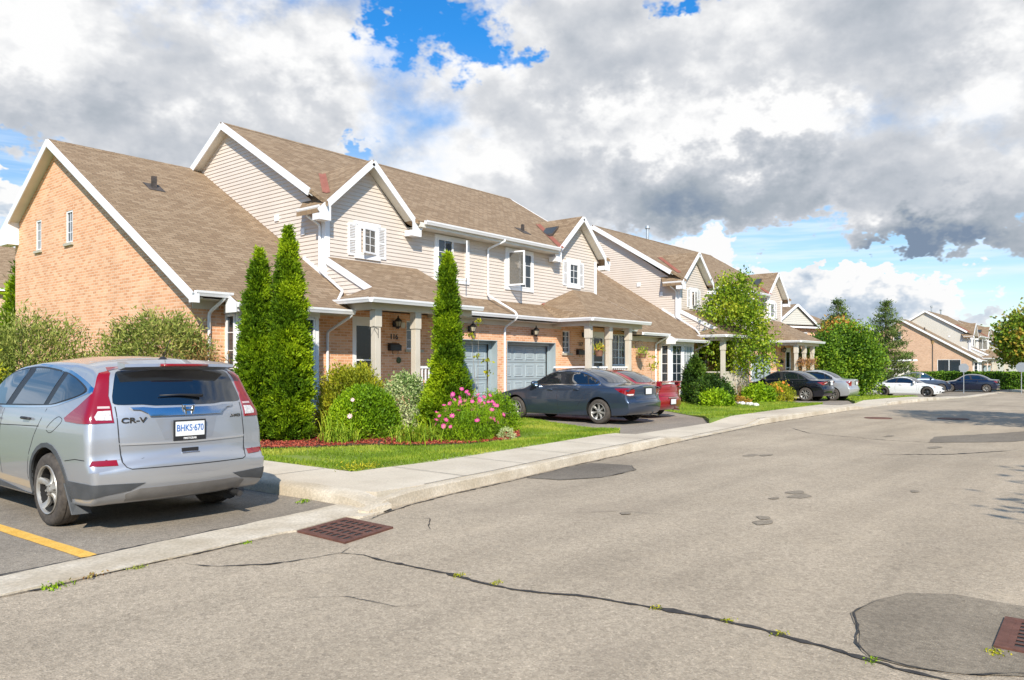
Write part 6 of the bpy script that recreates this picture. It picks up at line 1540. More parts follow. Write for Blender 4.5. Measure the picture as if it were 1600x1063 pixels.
def blobfoliage(root, clumps, per, ln, wd, mat, up=.3, spread=.12, tone=None, name='crown', flat=1., droop=0.):
    """clumps: (n,3) centres; leaves scattered about each"""
    C0 = np.asarray(clumps, float); n = len(C0)
    t = np.clip(.45+.75*nz3(C0, 1.3, 3.)+nr.uniform(-.25, .25, n), 0, 1) if tone is None else tone
    C = np.repeat(C0, per, 0)+nr.normal(0, 1, (n*per, 3))*np.array([spread, spread, spread*flat])
    ctr = C0.mean(0); D = unit(unit(C-ctr)*.6+nr.normal(0, .6, C.shape)+np.array([0, 0, up-droop]))
    var = np.repeat(t, per)+nr.uniform(-.25, .25, len(C))
    return leaves(name, C, D, ln*nr.uniform(.6, 1.3, len(C)), wd*nr.uniform(.7, 1.3, len(C)), var, mat, root)
def dome_pts(n, rx, ry, h, z0=0., shell=.75, lump=.2, sq=1.):
    u = nr.normal(size=(n*2, 3)); u = unit(u); u = u[u[:, 2] > -.25][:n]
    r = shell+(1-shell)*nr.uniform(0, 1, len(u))**.6
    P_ = u*r[:, None]; P_ = P_*(1+lump*np.array([mnoise.noise(tuple(q*2.2+np.array([z0+rx*3, ry, 1]))) for q in u]))[:, None]
    return np.stack([P_[:, 0]*rx, P_[:, 1]*ry, z0+(P_[:, 2]+.25)/1.25*h], 1)
def shrub(name, label, cat, loc, rx, ry, h, n, per, ln, wd, mat, spread=.07, stems=6, up=.4, lump=.25, shell=.7, z0=0., group=None, flat=1.):
    root = thing(name, label, cat, loc, rng.uniform(0, .5), group)
    C = dome_pts(n, rx, ry, h-z0, z0, shell, lump)
    blobfoliage(root, C, per, ln, wd, mat, up, spread, name='foliage', flat=flat)
    m = MB()
    for i in range(stems):
        t = C[rng.randrange(len(C))]; m = MB()
        a = rng.uniform(0, 6.28); m.tube([(.08*math.cos(a)*rx, .08*math.sin(a)*ry, -.05), (t[0]*.35, t[1]*.35, t[2]*.5), (t[0]*.85, t[1]*.85, t[2]*.92)], [.022, .014, .005], 5); m.build('stem', M['bark'], root, uv=False)
    return root
def broadleaf(name, label, cat, loc, H_, rx, ry, z0, trunk_r, n, per, ln, wd, mat, spread=.22, barkm='barkg', limbs=16, lump=.35, shell=.45, pointed=0., group=None, mat2=None):
    root = thing(name, label, cat, loc, rng.uniform(0, 6), group)
    hc = H_-z0; u = unit(nr.normal(size=(n, 3))); r = shell+(1-shell)*nr.uniform(0, 1, n)**.5
    r = r*(1+lump*np.array([mnoise.noise(tuple(q*1.9+np.array([H_, rx, 2.]))) for q in u]))
    P_ = u*r[:, None]; sc = 1-pointed*np.clip(P_[:, 2], 0, 1)
    C = np.stack([P_[:, 0]*rx*sc, P_[:, 1]*ry*sc, z0+hc*(P_[:, 2]*.5+.5)], 1)
    if mat2 is not None:
        k = C[:, 2] > z0+hc*.72; blobfoliage(root, C[k], per, ln, wd, mat2, .1, spread); C = C[~k]
        blobfoliage(root, C, per, ln, wd, mat, .1, spread)
    else: blobfoliage(root, C, per, ln, wd, mat, .1, spread)
    m = MB(); zt_ = z0+hc*.75
    m.tube([(0, 0, -.1), (.02, .01, z0*.6), (.0, .03, z0+hc*.25), (.02, 0, zt_)], [trunk_r*1.15, trunk_r, trunk_r*.7, trunk_r*.15], 9); m.build('trunk', M[barkm], root, uv=False, smooth=True)
    far = C[np.argsort(-np.linalg.norm(C[:, :2], axis=1))]
    for i in range(limbs):
        t = C[rng.randrange(len(C))]; zb = z0*.85+(t[2]-z0)*.35*rng.uniform(.5, 1)
        zb = max(z0*.8, min(zb, zt_)); m = MB()
        m.tube([(0, 0, zb), (t[0]*.45, t[1]*.45, zb+(t[2]-zb)*.55), tuple(t)], [trunk_r*.38, trunk_r*.22, .006], 6); m.build('limb', M[barkm], root, uv=False)
    return root
def pine(name, label, loc, H_, Rb, whorls, mat, z0=.8, per=16, group=None, barkm='bark'):
    root = thing(name, label, 'pine', loc, rng.uniform(0, 6), group); C = []; D = []; T_ = []
    m = MB(); m.tube([(0, 0, -.1), (.03, 0, H_*.5), (0, 0, H_)], [.17, .10, .02], 8); m.build('trunk', M[barkm], root, uv=False)
    for w_ in range(whorls):
        f_ = w_/(whorls-1); z = z0+(H_-z0)*f_; Rr = Rb*(1-f_)**.75*rng.uniform(.72, 1.12)+.12
        for k in range(5 if f_ < .8 else 4):
            a = 6.28*k/5+w_*1.1+rng.uniform(-.3, .3); L_ = Rr*rng.uniform(.65, 1.12); rise = rng.uniform(-.05, .28)*L_
            e = Vector((math.cos(a)*L_, math.sin(a)*L_, z+rise))
            if w_ % 1 == 0:
                m = MB(); m.tube([(0, 0, z), (e.x*.6, e.y*.6, z+rise*.3), e[:]], [.035*(1-f_)+.012, .02, .006], 5); m.build('branch', M[barkm], root, uv=False)
            nn = max(3, int(L_*6)); tn = rng.uniform(.2, .8)
            for j in range(nn):
                t = (j+1)/nn*.8+.2; side_ = rng.uniform(-1, 1)*.30*L_*(1-t*.5)
                C.append((e.x*t-math.sin(a)*side_, e.y*t+math.cos(a)*side_, z+rise*t*t+rng.uniform(-.04, .10))); T_.append(tn+rng.uniform(-.15, .15))
    C = np.array(C); C2 = np.repeat(C, per, 0)+nr.normal(0, 1, (len(C)*per, 3))*np.array([.19, .19, .12])
    Dd = unit(unit(C2*np.array([1, 1, 0])+1e-3)*.6+np.array([0, 0, .6])+nr.normal(0, .5, C2.shape))
    leaves('crown', C2, Dd, .28*nr.uniform(.6, 1.2, len(C2)), .06, np.repeat(T_, per)+nr.uniform(-.2, .2, len(C2)), mat, root)
    return root

# the tall cedars beside the near house
PR = [(0, .40), (.06, .52), (.2, .52), (.45, .46), (.7, .33), (.88, .17), (1., .02)]
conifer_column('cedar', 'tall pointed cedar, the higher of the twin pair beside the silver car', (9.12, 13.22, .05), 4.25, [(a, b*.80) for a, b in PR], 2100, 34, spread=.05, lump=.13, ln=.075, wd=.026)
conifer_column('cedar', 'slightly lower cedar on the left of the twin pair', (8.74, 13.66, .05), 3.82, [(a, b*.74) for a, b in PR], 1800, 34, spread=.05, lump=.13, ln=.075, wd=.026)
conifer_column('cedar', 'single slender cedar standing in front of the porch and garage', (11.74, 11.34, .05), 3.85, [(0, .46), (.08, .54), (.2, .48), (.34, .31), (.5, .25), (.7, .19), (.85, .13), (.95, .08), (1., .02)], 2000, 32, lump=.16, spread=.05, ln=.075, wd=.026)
shrub('round_shrub', 'clipped round bright green shrub between the cedars', 'shrub', (10.50, 12.55, .02), .74, .70, 1.10, 1700, 14, .060, .030, F_BALL, .045, up=.7, lump=.05, shell=.9)
shrub('golden_shrub', 'wide yellow-green juniper in front of the porch door', 'shrub', (11.35, 13.95, .05), 1.12, .66, 1.52, 1200, 13, .095, .026, F_JUNI, .08, up=.5, lump=.25)
shrub('variegated_shrub', 'cream and green variegated bush right of the round shrub', 'shrub', (11.85, 12.75, .05), .54, .48, 1.36, 620, 11, .065, .042, F_VARI, .07, up=.4, lump=.3)
shrub('green_bush', 'soft green bush behind the pink flowers', 'shrub', (12.35, 11.75, .05), .62, .5, .86, 620, 12, .075, .016, F_BALL, .07, up=.8, lump=.35)
shrub('low_shrub', 'low dense shrub against the front wheel of the slate blue sedan', 'shrub', (13.28, 11.35, .05), .56, .48, .88, 560, 12, .065, .02, F_BALL, .06, up=.5, lump=.25)
# olive shrubs by the brick gable
shrub('olive_shrub', 'broad olive green shrub at the left edge by the brick wall', 'shrub', (5.95, 17.5, .05), 1.35, 1.0, 2.48, 1000, 11, .12, .026, F_OLIVE, .13, stems=14, up=.6, lump=.4, shell=.6, z0=.7)
shrub('olive_shrub', 'spreading umbrella-shaped olive shrub behind the roof of the silver car', 'shrub', (7.65, 15.55, .05), 1.05, .70, 2.52, 620, 11, .12, .026, F_OLIVE, .10, stems=16, up=.6, lump=.4, shell=.6, z0=1.6)
shrub('olive_shrub', 'small ragged olive shrub between the two larger ones', 'shrub', (6.9, 16.4, .05), .5, .4, 1.95, 170, 9, .11, .024, F_OLIVE, .12, stems=10, up=.6, lump=.5, shell=.5, z0=1.0)
shrub('russet_shrub', 'reddish twiggy shrub beside the white downspout', 'shrub', (8.15, 14.7, .05), .5, .4, 1.95, 230, 8, .10, .03, F_RUSS, .12, stems=16, up=.4, lump=.5, shell=.4, z0=.5)
shrub('yellow_shrub', 'yellow-green low bush at the left edge over the car roof', 'shrub', (4.3, 15.8, .05), .9, .7, 1.75, 420, 10, .09, .04, F_JUNI, .10, up=.4, lump=.3)
# young maple and its bed
broadleaf('maple_tree', 'young maple with loose yellow-green crown in front of the middle townhouses', 'tree', (34.35, 14.85, gz(34.4)+.05), 5.65, 2.05, 1.95, 1.0, .075, 640, 24, .13, .09, F_MAPLE, spread=.19, barkm='bark', limbs=26, lump=.6, shell=.3, pointed=.5)
conifer_column('dwarf_spruce', 'dark upright evergreen beside the white box bay', (30.6, 14.9, gz(30.6)), 2.0, [(0, .5), (.3, .55), (.7, .35), (1, .03)], 500, 12, mat=F_DARK, ln=.13, wd=.05, spread=.10, cat='shrub')
shrub('dark_shrub', 'dark glossy shrub below the box bay next to the red car', 'shrub', (29.4, 13.6, gz(29)), .95, .8, 1.25, 500, 10, .11, .06, F_DARK, .10, up=.3)
shrub('leafy_shrub', 'bright leafy plant in front of the dark glossy shrub', 'shrub', (28.3, 12.9, gz(28)), .75, .6, .62, 260, 10, .13, .06, F_BALL, .09, up=.4)
shrub('green_shrub', 'rounded green shrub left of the maple trunk', 'shrub', (32.4, 14.6, gz(32)), .8, .6, .85, 300, 10, .11, .06, F_MID, .10, up=.3)
shrub('hosta', 'clump of pale green hosta leaves right of the maple trunk', 'plant', (34.0, 13.5, gz(34)), 1.0, .7, .78, 300, 9, .17, .07, F_BALL, .10, up=.4, stems=0)
shrub('flower_clump', 'clump of orange flowers against the black sedan', 'plant', (35.0, 12.9, gz(35)), .75, .6, .85, 260, 10, .10, .035, F_JUNI, .10, up=.8, stems=0)
def flowers(parent, pts, r_, mat, n=7, face=None, name='flower'):
    """small open flowers, one part each, sharing one mesh"""
    m = MB(); k = 0
    for i in range(n):
        a = 2*math.pi*i/n; b_ = math.pi/n*.86
        P_ = [(0, 0, 0), (r_*.7*math.cos(a-b_), r_*.7*math.sin(a-b_), r_*.06), (r_*math.cos(a-b_*.45), r_*math.sin(a-b_*.45), r_*.22), (r_*math.cos(a+b_*.45), r_*math.sin(a+b_*.45), r_*.22), (r_*.7*math.cos(a+b_), r_*.7*math.sin(a+b_), r_*.06)]
        m.add(P_, [(0, 1, 2, 3, 4)])
    m.lathe([(0, r_*.18), (r_*.2, r_*.12), (r_*.22, .0)], n=8, m=1)
    o0 = m.build(name, [mat, M['yellow']], parent, uv=False); first = True
    for p in pts:
        o = o0 if first else o0.copy()
        if not first: COL.objects.link(o); setparent(o, parent)
        first = False; o.location = p; d = Vector((rng.gauss(-.45, .5), rng.gauss(-.5, .5), rng.uniform(.2, 1.0))); o.rotation_euler = d.to_track_quat('Z', 'Y').to_euler(); s_ = rng.uniform(.8, 1.2); o.scale = (s_, s_, s_)
pinkm = plain('cosmos_pink', (.68, .05, .30), .55); orm = plain('orange_petal', (.75, .20, .02), .55); wm = plain('white_petal', (.75, .74, .66), .6); palep = plain('pale_pink_petal', (.80, .50, .52), .55)
def cosmos(loc, rx, h, n, nf, label, fm, fr=.046):
    root = thing('cosmos', label, 'flowers', loc, 0); n_ = n
    a = rnd(n_, 0, 6.28); rad = rx*np.sqrt(rnd(n_)); z = rnd(n_)*h*.86*(1-.35*(rad/rx)**2)
    C = np.stack([np.cos(a)*rad, np.sin(a)*rad, z], 1); D = unit(np.array([0, 0, .7])+nr.normal(0, .6, (n_, 3)))
    leaves('feathery_foliage', C, D, .095*rnd(n_, .6, 1.3), .011, .45+.5*nz3(C, 3.)+rnd(n_, -.2, .2), F_BALL, root)
    pts = []
    for i in range(nf):
        a_ = rng.uniform(0, 6.28); q = rx*1.08*math.sqrt(rng.random()); pts.append((math.cos(a_)*q, math.sin(a_)*q, h*(1-.45*(q/rx)**2)*rng.uniform(.62, 1.1)))
    m = MB()
    for p in pts: m.tube([(p[0]*.5, p[1]*.5, 0), (p[0]*.85, p[1]*.85, p[2]*.6), p], .0035, 4, cap=False)
    m.build('stems', F_LILYS, root, uv=False); flowers(root, pts, fr, fm)
    return root
F_LILYS = plain('green_stem', (.12, .22, .03), .7)
cosmos((11.35, 10.50, .06), .56, 1.0, 7500, 42, 'pink cosmos in bloom at the front of the bed right of the single cedar', pinkm)
cosmos((12.10, 10.75, .06), .50, .88, 5500, 46, 'pink cosmos flowering thickly beside the low shrub', pinkm)
def lily(name, label, loc, n, L_, w_, mat=F_LILY, cat='plant', spread=.16, lean=.75):
    root = thing(name, label, cat, loc, rng.uniform(0, 6)); V = []; F = []; va = []
    for i in range(n):
        a = rng.uniform(0, 6.28); l = L_*rng.uniform(.6, 1.15); b_ = Vector((rng.gauss(0, spread), rng.gauss(0, spread), 0)); o_ = Vector((math.cos(a), math.sin(a), 0)); sd_ = Vector((-o_.y, o_.x, 0)); k = len(V); tone = rng.random(); ln_ = lean*rng.uniform(.3, 1.2)
        for j in range(6):
            t = j/5; c = b_+o_*(l*ln_*t*t*.9)+Vector((0, 0, l*(t-.55*ln_*t*t*t))); w2 = w_*(1-t**2.2)*.5+.0008
            V += [(c-sd_*w2)[:], (c+sd_*w2)[:]]; va += [min(1, max(0, tone*.7+t*.3))]*2
        for j in range(5): F.append((k+2*j, k+2*j+1, k+2*j+3, k+2*j+2))
    mesh_np('blades', V, F, mat, root, va); return root
lily('daylily', 'clump of arching daylily leaves at the left of the round shrub', (9.55, 12.1, .06), 150, .52, .018, lean=1.25)
lily('daylily', 'clump of arching daylily leaves at the foot of the single cedar', (10.42, 11.0, .06), 190, .60, .019, lean=1.25, spread=.2)
lily('daylily', 'small daylily clump left of the pink cosmos', (10.95, 10.9, .06), 80, .5, .017)
lily('daylily', 'tall yellowing daylily clump by the twin cedars', (9.75, 12.5, .06), 90, .78, .016, lean=.8)
lily('ornamental_grass', 'tuft of tall seeding grass at the nose of the black sedan', (34.0, 14.4, gz(34)), 110, 1.25, .014, mat=F_RUSS, spread=.3, lean=.3)
t_ = bpy.data.objects['flower_clump']; flowers(t_, [(rng.uniform(-.6, .6), rng.uniform(-.45, .45), rng.uniform(.5, .95)) for _ in range(16)], .06, orm)
shrub('sweet_alyssum', 'little mound of white alyssum at the edge of the near lawn', 'flowers', (12.05, 10.0, .07), .17, .17, .24, 260, 4, .022, .02, F_VARI, .02, stems=0, up=.2, lump=.2)
# scattered pale blooms over the bed
pr_ = thing('bedding_rose', 'pale pink blooms on thin stems left of the round shrub', 'flowers', (9.95, 12.25, .06))
m = MB(); P_ = [(0, 0, .82), (.08, .05, .62), (-.1, -.04, .5), (1.05, -1.35, .42)]
for p in P_[:3]: m.tube([(p[0]*.3, p[1]*.3, 0), p], .004, 4)
m.build('stems', F_LILYS, pr_, uv=False); flowers(pr_, P_[:3], .045, palep)
# mulch
MUL = [(7.9, 12.3), (8.6, 11.9), (9.6, 11.35), (10.2, 10.5), (10.9, 9.95), (11.9, 9.8), (12.6, 10.1), (13.6, 10.9), (14.1, 12.2), (14.0, 14.0), (12.2, 15.9), (7.0, 15.9), (7.0, 14.0)]
sheet('soil_bed', MUL, M['soil'], .1, .8, zf=lambda x, y: lawn_z(x, y)+.02, wob=.05)
n = 26000; X_ = rnd(n, 7.0, 14.1); Y_ = rnd(n, 9.8, 15.0); k = np.array([inpoly(x, y, MUL) for x, y in zip(X_, Y_)]); X_, Y_ = X_[k], Y_[k]
C = np.stack([X_, Y_, np.array([lawn_z(x, y) for x, y in zip(X_, Y_)])+.03+rnd(len(X_), 0, .03)], 1)
o = leaves('bark_mulch', C, unit(nr.normal(0, 1, C.shape)*np.array([1, 1, .3])), .055*rnd(len(C), .5, 1.4), .022, rnd(len(C)), F_MULCH); tag(o, 'red bark mulch covering the planting bed', 'mulch', kind='stuff')
# lawn blades
def turf(name, poly, n, h, avoid=None, label='short mown lawn grass'):
    xs = [p[0] for p in poly]; ys = [p[1] for p in poly]; X_ = rnd(n, min(xs), max(xs)); Y_ = rnd(n, min(ys), max(ys))
    k = np.array([inpoly(x, y, poly) and not (avoid and inpoly(x, y, avoid)) for x, y in zip(X_, Y_)]); X_, Y_ = X_[k], Y_[k]; m_ = len(X_)
    Z_ = np.array([lawn_z(x, y) for x, y in zip(X_, Y_)]); hh = h*rnd(m_, .5, 1.3)
    t = np.array([mnoise.noise((x*.9, y*.9, 1.)) for x, y in zip(X_, Y_)]); a = rnd(m_, 0, 6.28); w_ = .006+h*.07
    B0 = np.stack([X_, Y_, Z_-.005], 1); sd_ = np.stack([np.cos(a)*w_, np.sin(a)*w_, 0*a], 1); tip_ = np.stack([nr.normal(0, .5, m_)*hh, nr.normal(0, .5, m_)*hh, hh], 1)
    V = np.stack([B0-sd_, B0+sd_, B0+tip_], 1).reshape(-1, 3)
    o = mesh_np(name, V, np.arange(3*m_).reshape(-1, 3), F_GRASS, None, np.repeat(np.clip(.5+t*.9+rnd(m_, -.25, .25), 0, 1), 3))
    return tag(o, label, 'grass', kind='stuff')
turf('grass', LAWN1, 110000, .045, MUL, 'short mown grass around the planting bed')
turf('grass', LAWN2, 40000, .06, None, 'mown grass with the young maple between the two driveways')
turf('grass', LAWN3, 22000, .08, None, 'mown grass beyond the second driveway')
# weeds in the joints
def weed(loc, s, label, mat=F_BALL, n=60):
    root = thing('weed', label, 'weed', loc); C = nr.normal(0, 1, (n, 3))*np.array([s, s*.6, s*.25]); C[:, 2] = np.abs(C[:, 2])
    leaves('leaves', C, unit(nr.normal(0, 1, C.shape)+np.array([0, 0, .6])), min(s*.6, .05), min(s*.25, .014), rnd(n), mat, root)
weed((2.15, 5.86, .0), .055, 'tuft of weeds at the foot of the kerb strip, nearest the left edge')
weed((2.75, 5.93, .0), .04, 'smaller weed at the kerb strip right of the first', F_OLIVE)
weed((3.75, 6.04, .0), .03, 'tiny weed at the kerb strip below the silver car')
weed((5.28, 7.35, .01), .05, 'weed growing against the broken kerb behind the silver car')
weed((6.95, 8.36, .13), .16, 'patch of dry straw-coloured grass at the corner of the near lawn', F_JUNI, 420)
weed((2.42, 5.90, .02), .05, 'dry brown twiggy weed on the kerb strip', F_RUSS, 26)
weed((4.84, .62, .0), .04, 'dry grass tuft beside the storm drain at the right edge', F_JUNI, 70)
for i, (x, y) in enumerate([(4.14, 3.9), (4.16, 3.55), (4.38, 2.4), (4.43, 1.95), (4.40, 1.62), (4.3, 1.1)]):
    weed((x, y, .0), .03 if i else .035, ['moss patch in the road crack nearest the storm drain', 'second moss patch along the road crack', 'moss patch halfway along the road crack', 'moss patch past the middle of the road crack', 'moss patch on the road crack before the worn asphalt', 'green tuft where the road crack meets the worn asphalt'][i], F_JUNI if i < 5 else F_BALL, 50)
# far planting
broadleaf('bushy_maple', 'dense bright green tree filling the end of the second lawn', 'tree', (48.9, 13.7, gz(48.4)), 4.3, 1.55, 1.5, .35, .06, 520, 26, .17, .11, F_MID, spread=.26, lump=.3, shell=.5, limbs=8)
broadleaf('bushy_maple', 'lower leafy bush right of the dense green tree', 'tree', (50.5, 13.5, gz(50)), 3.4, 1.2, 1.2, .2, .05, 320, 24, .16, .10, F_MID, spread=.24, lump=.3, shell=.5, limbs=6)
broadleaf('bushy_maple', 'dark leafy bush at the left side of the dense green tree', 'tree', (47.0, 14.7, gz(46)), 3.6, 1.2, 1.2, .2, .05, 300, 24, .15, .10, F_MID, spread=.24, lump=.3, shell=.5, limbs=6)
broadleaf('autumn_tree', 'tree with its top turning orange behind the dense green tree', 'tree', (54.9, 16.2, gz(54)), 5.0, 1.3, 1.3, 1.2, .09, 380, 14, .26, .18, F_MID, spread=.28, lump=.3, shell=.5, limbs=10, mat2=F_AUT)
pine('pine', 'tall open pine in front of the far brick wall', (66.6, 16.0, gz(67)), 7.1, 2.5, 13, F_PINE, z0=1.1, per=22)
pine('pine', 'bluish pine top rising behind the orange tree', (60.9, 18.0, gz(61)), 6.9, 2.4, 12, F_PINE, z0=1.6, per=22)
broadleaf('maple_tree', 'green maple with bronze patches at the right edge behind the hedge', 'tree', (74.2, 7.3, gz(74)), 6.5, 2.4, 2.3, 1.9, .13, 480, 15, .30, .20, foliage('bronze_leaf', [(0, (.06, .13, .01)), (1, (.46, .30, .05)), (.5, (.20, .30, .02))], .55, .2), spread=.30, lump=.4, shell=.4, limbs=16)
def hedge(label, a, b_, w_, h, n):
    a, b_ = Vector(a), Vector(b_); L_ = (b_-a).length; root = thing('hedge', label, 'hedge', (a[0], a[1], gz(a[0])), math.atan2(b_[1]-a[1], b_[0]-a[0]))
    u = rnd(n, 0, L_); s_ = rnd(n, -1, 1); t = rnd(n, 0, 1); f_ = nr.randint(0, 3, n)
    y = np.where(f_ == 0, s_*w_/2, np.where(f_ == 1, w_/2, -w_/2)); z = np.where(f_ == 0, h, t*h)
    C = np.stack([u, y, z], 1); C += (nz3(C, .9)*.10)[:, None]*np.array([0, 1, 1])+nr.normal(0, .05, C.shape)
    leaves('foliage', C, unit(nr.normal(0, 1, C.shape)+np.array([0, 0, .5])), .17*rnd(n, .6, 1.3), .11, .45+.5*nz3(C, .8)+rnd(n, -.25, .25), F_HEDGE, root)
    MB().box(.1, L_-.1, -w_/2+.12, w_/2-.12, 0, h-.12).build('inner_branches', M['hedgecore'], root)
M['hedgecore'] = noisy('hedge_core', (.02, .045, .008), (.04, .08, .012), 6., .95)
hedge('long clipped green hedge in front of the far brick wall', (81.5, 18.6, 0), (80.2, 3.5, 0), 1.4, 1.55, 15000)
conifer_column('cedar', 'small pointed cedar at the left edge in front of the distant roof', (10.4, 31.2, .0), 5.3, [(0, .8), (.2, .85), (.6, .6), (.9, .22), (1., .03)], 1100, 12, ln=.2, wd=.06, spread=.14)
# street trees on the near side, out of frame but throwing their shade on to the road
broadleaf('street_tree', 'street tree behind the viewer whose shade falls on the road at the right', 'tree', (5.35, -7.0, 0), 7.2, 2.6, 2.4, 2.8, .15, 420, 14, .20, .13, F_MID, spread=.25, limbs=12, lump=.4, shell=.4)
broadleaf('street_tree', 'large street tree beyond the frame shading the far bend of the road', 'tree', (23.0, -2.2, 0), 7.6, 3.1, 3.0, 2.2, .18, 520, 14, .26, .17, F_MID, spread=.3, limbs=10, lump=.35, shell=.4)
# ---------------------------------------------------------------- small things and far buildings
def hanging_pot(label, loc, top, mat_leaf, r_=.13, fl=None, n=120, terr=None, trail=0.):
    root = thing('hanging_basket', label, 'hanging basket', loc); hh = top-loc[2]
    o = MB().lathe([(0, 0), (r_*.72, 0), (r_*.98, .17), (r_*1.08, .175), (r_*1.08, .20), (r_*.95, .20), (r_*.9, .17), (0, .16)], n=16).build('pot', terr or M['terra'], root, smooth=40, uv=False)
    m = MB()
    for k in range(3): a = 2.09*k; m.tube([(math.cos(a)*r_, math.sin(a)*r_, .19), (0, 0, hh)], .004, 4)
    m.build('hanger', M['black'], root, uv=False)
    C = np.clip(nr.normal(0, 1, (n, 3)), -1.9, 1.9)*np.array([r_*.75, r_*.75, .10])+np.array([0, 0, .27-trail*.4])
    if trail: C[:, 2] -= np.abs(nr.normal(0, trail, n))
    leaves('plant', C, unit(nr.normal(0, .5, C.shape)+np.array([0, 0, .9])), .13, .03, rnd(n), mat_leaf, root)
    if fl: flowers(root, [(rng.uniform(-r_, r_), rng.uniform(-r_, r_), rng.uniform(.17, .36)) for _ in range(10)], .03, fl)
M['terra'] = noisy('terracotta', (.20, .10, .06), (.27, .14, .09), 8., .8)
def bracket(label, x, y, z, dx, dy):
    root = thing('plant_hook', label, 'hook', (x, y, z)); m = MB()
    m.tube([(0, 0, -.18), (0, 0, .06)], .006, 5); m.tube([(0, 0, .03), (dx*.5, dy*.5, .10), (dx, dy, .06), (dx*1.02, dy*1.02, .02)], .006, 5); m.tube([(0, 0, -.12), (dx*.35, dy*.35, .0), (dx*.5, dy*.5, .09)], .004, 5)
    m.build('arm', M['black'], root, uv=False)
bracket('black curled plant hook on the first porch column of number 116', 12.5, 14.42, 2.42, -.30, -.02)
hanging_pot('basket of yellow and orange flowers hanging on the porch of number 117', (21.98, 14.2, 1.90), 2.5, F_JUNI, .15, orm)
bracket('black plant hook carrying the basket on the porch of number 117', 21.8, 14.42, 2.45, .2, -.24)
hanging_pot('basket of upright grassy leaves hanging on the brick wall', (27.35, 15.62, 1.88), 2.55, F_LILY, .17, n=160)
bracket('black plant hook on the brick wall above the grassy basket', 27.35, 15.93, 2.5, 0, -.3)
hanging_pot('left of two baskets of dried brown trailing flowers on the far porch', (41.75, 14.15, 1.75), 2.4, M['autumn'], .22, n=300, trail=.22)
hanging_pot('right of two baskets of dried brown trailing flowers on the far porch', (43.15, 14.15, 1.75), 2.4, M['autumn'], .22, n=300, trail=.22)
# saplings
def sapling(label, loc, pts, clusters, n=26):
    root = thing('sapling', label, 'sapling', loc)
    for p in pts:
        m = MB(); m.tube([tuple(q) for q in p], [.009, .007, .003][:len(p)] if len(p) == 3 else .006, 5); m.build('stem', M['barkg'], root, uv=False)
    C = np.concatenate([np.array(c)+nr.normal(0, .07, (n, 3))*np.array([1, 1, .6]) for c in clusters])
    leaves('leaves', C, unit(nr.normal(0, 1, C.shape)+np.array([0, 0, -.3])), .10, .06, rnd(len(C)), F_JUNI, root)
sapling('spindly sapling with a few yellow leaves in front of the left garage door', (14.2, 12.7, .05), [[(0, 0, 0), (-.1, .0, 1.1), (-.22, .0, 2.1)], [(.05, 0, 0), (.0, 0, 1.2), (.02, 0, 2.35)], [(.1, 0, 0), (.35, 0, .8), (.4, 0, 1.55)]], [(.02, 0, 2.62), (-.05, 0, 1.75), (.36, 0, 1.65), (-.3, 0, 2.25), (.38, 0, 1.35)], 16)
sapling('small leafy sapling against the brick wall beyond the red car', (26.9, 14.9, .0), [[(0, 0, 0), (.05, 0, .9), (.1, 0, 1.8)], [(.05, 0, .6), (-.12, 0, 1.3), (-.2, 0, 1.65)]], [(.1, 0, 1.95), (-.2, 0, 1.62), (.1, 0, 1.55), (.3, 0, 1.7), (-.05, 0, 1.5)], 18)
bo = thing('garden_boulder', 'rounded beige boulder at the foot of the left garage door', 'rock', (14.35, 13.2, .05))
def rock(m, c, r_, seed, sq=.7):
    c = Vector(c); k = len(m.v); n, q = 10, 6
    for i in range(q+1):
        th = math.pi*i/q
        for j in range(n):
            a = 2*math.pi*j/n; d = Vector((math.sin(th)*math.cos(a), math.sin(th)*math.sin(a), math.cos(th)*sq)); m.v.append((c+d*r_*(1+.28*mnoise.noise(d*1.7+Vector((seed, 0, 0)))))[:])
    for i in range(q):
        for j in range(n): m.f.append((k+i*n+j, k+(i+1)*n+j, k+(i+1)*n+(j+1) % n, k+i*n+(j+1) % n)); m.m.append(0)
m = MB(); rock(m, (0, 0, .2), .32, 3.); m.build('rock', noisy('boulder', (.35, .27, .20), (.45, .37, .29), 6., .9), bo, smooth=True, uv=False)
stm = noisy('white_stone', (.62, .60, .56), (.74, .72, .69), 14., .85)
for i in range(15):
    t = i/14; x = 31.3-2.3*t+.25*math.sin(3.1*t); y = 14.3-2.7*t
    if i in (4, 10): continue
    m = MB(); rock(m, (0, 0, .04), .105+.02*math.sin(i*2.3), i*1.7)
    o = m.build('edging_stone', stm, None, smooth=True, uv=False); o.location = (x, y, lawn_z(x, y)+.01); tag(o, 'white painted stone in the row edging the bed under the maple', 'stone', 'white stones edging the flower bed')
shrub('ground_cover', 'yellow and orange ground cover behind the white edging stones', 'plant', (30.8, 13.4, gz(31)+.03), .9, .8, .28, 420, 8, .08, .04, F_AUT, .07, stems=0, up=.3)
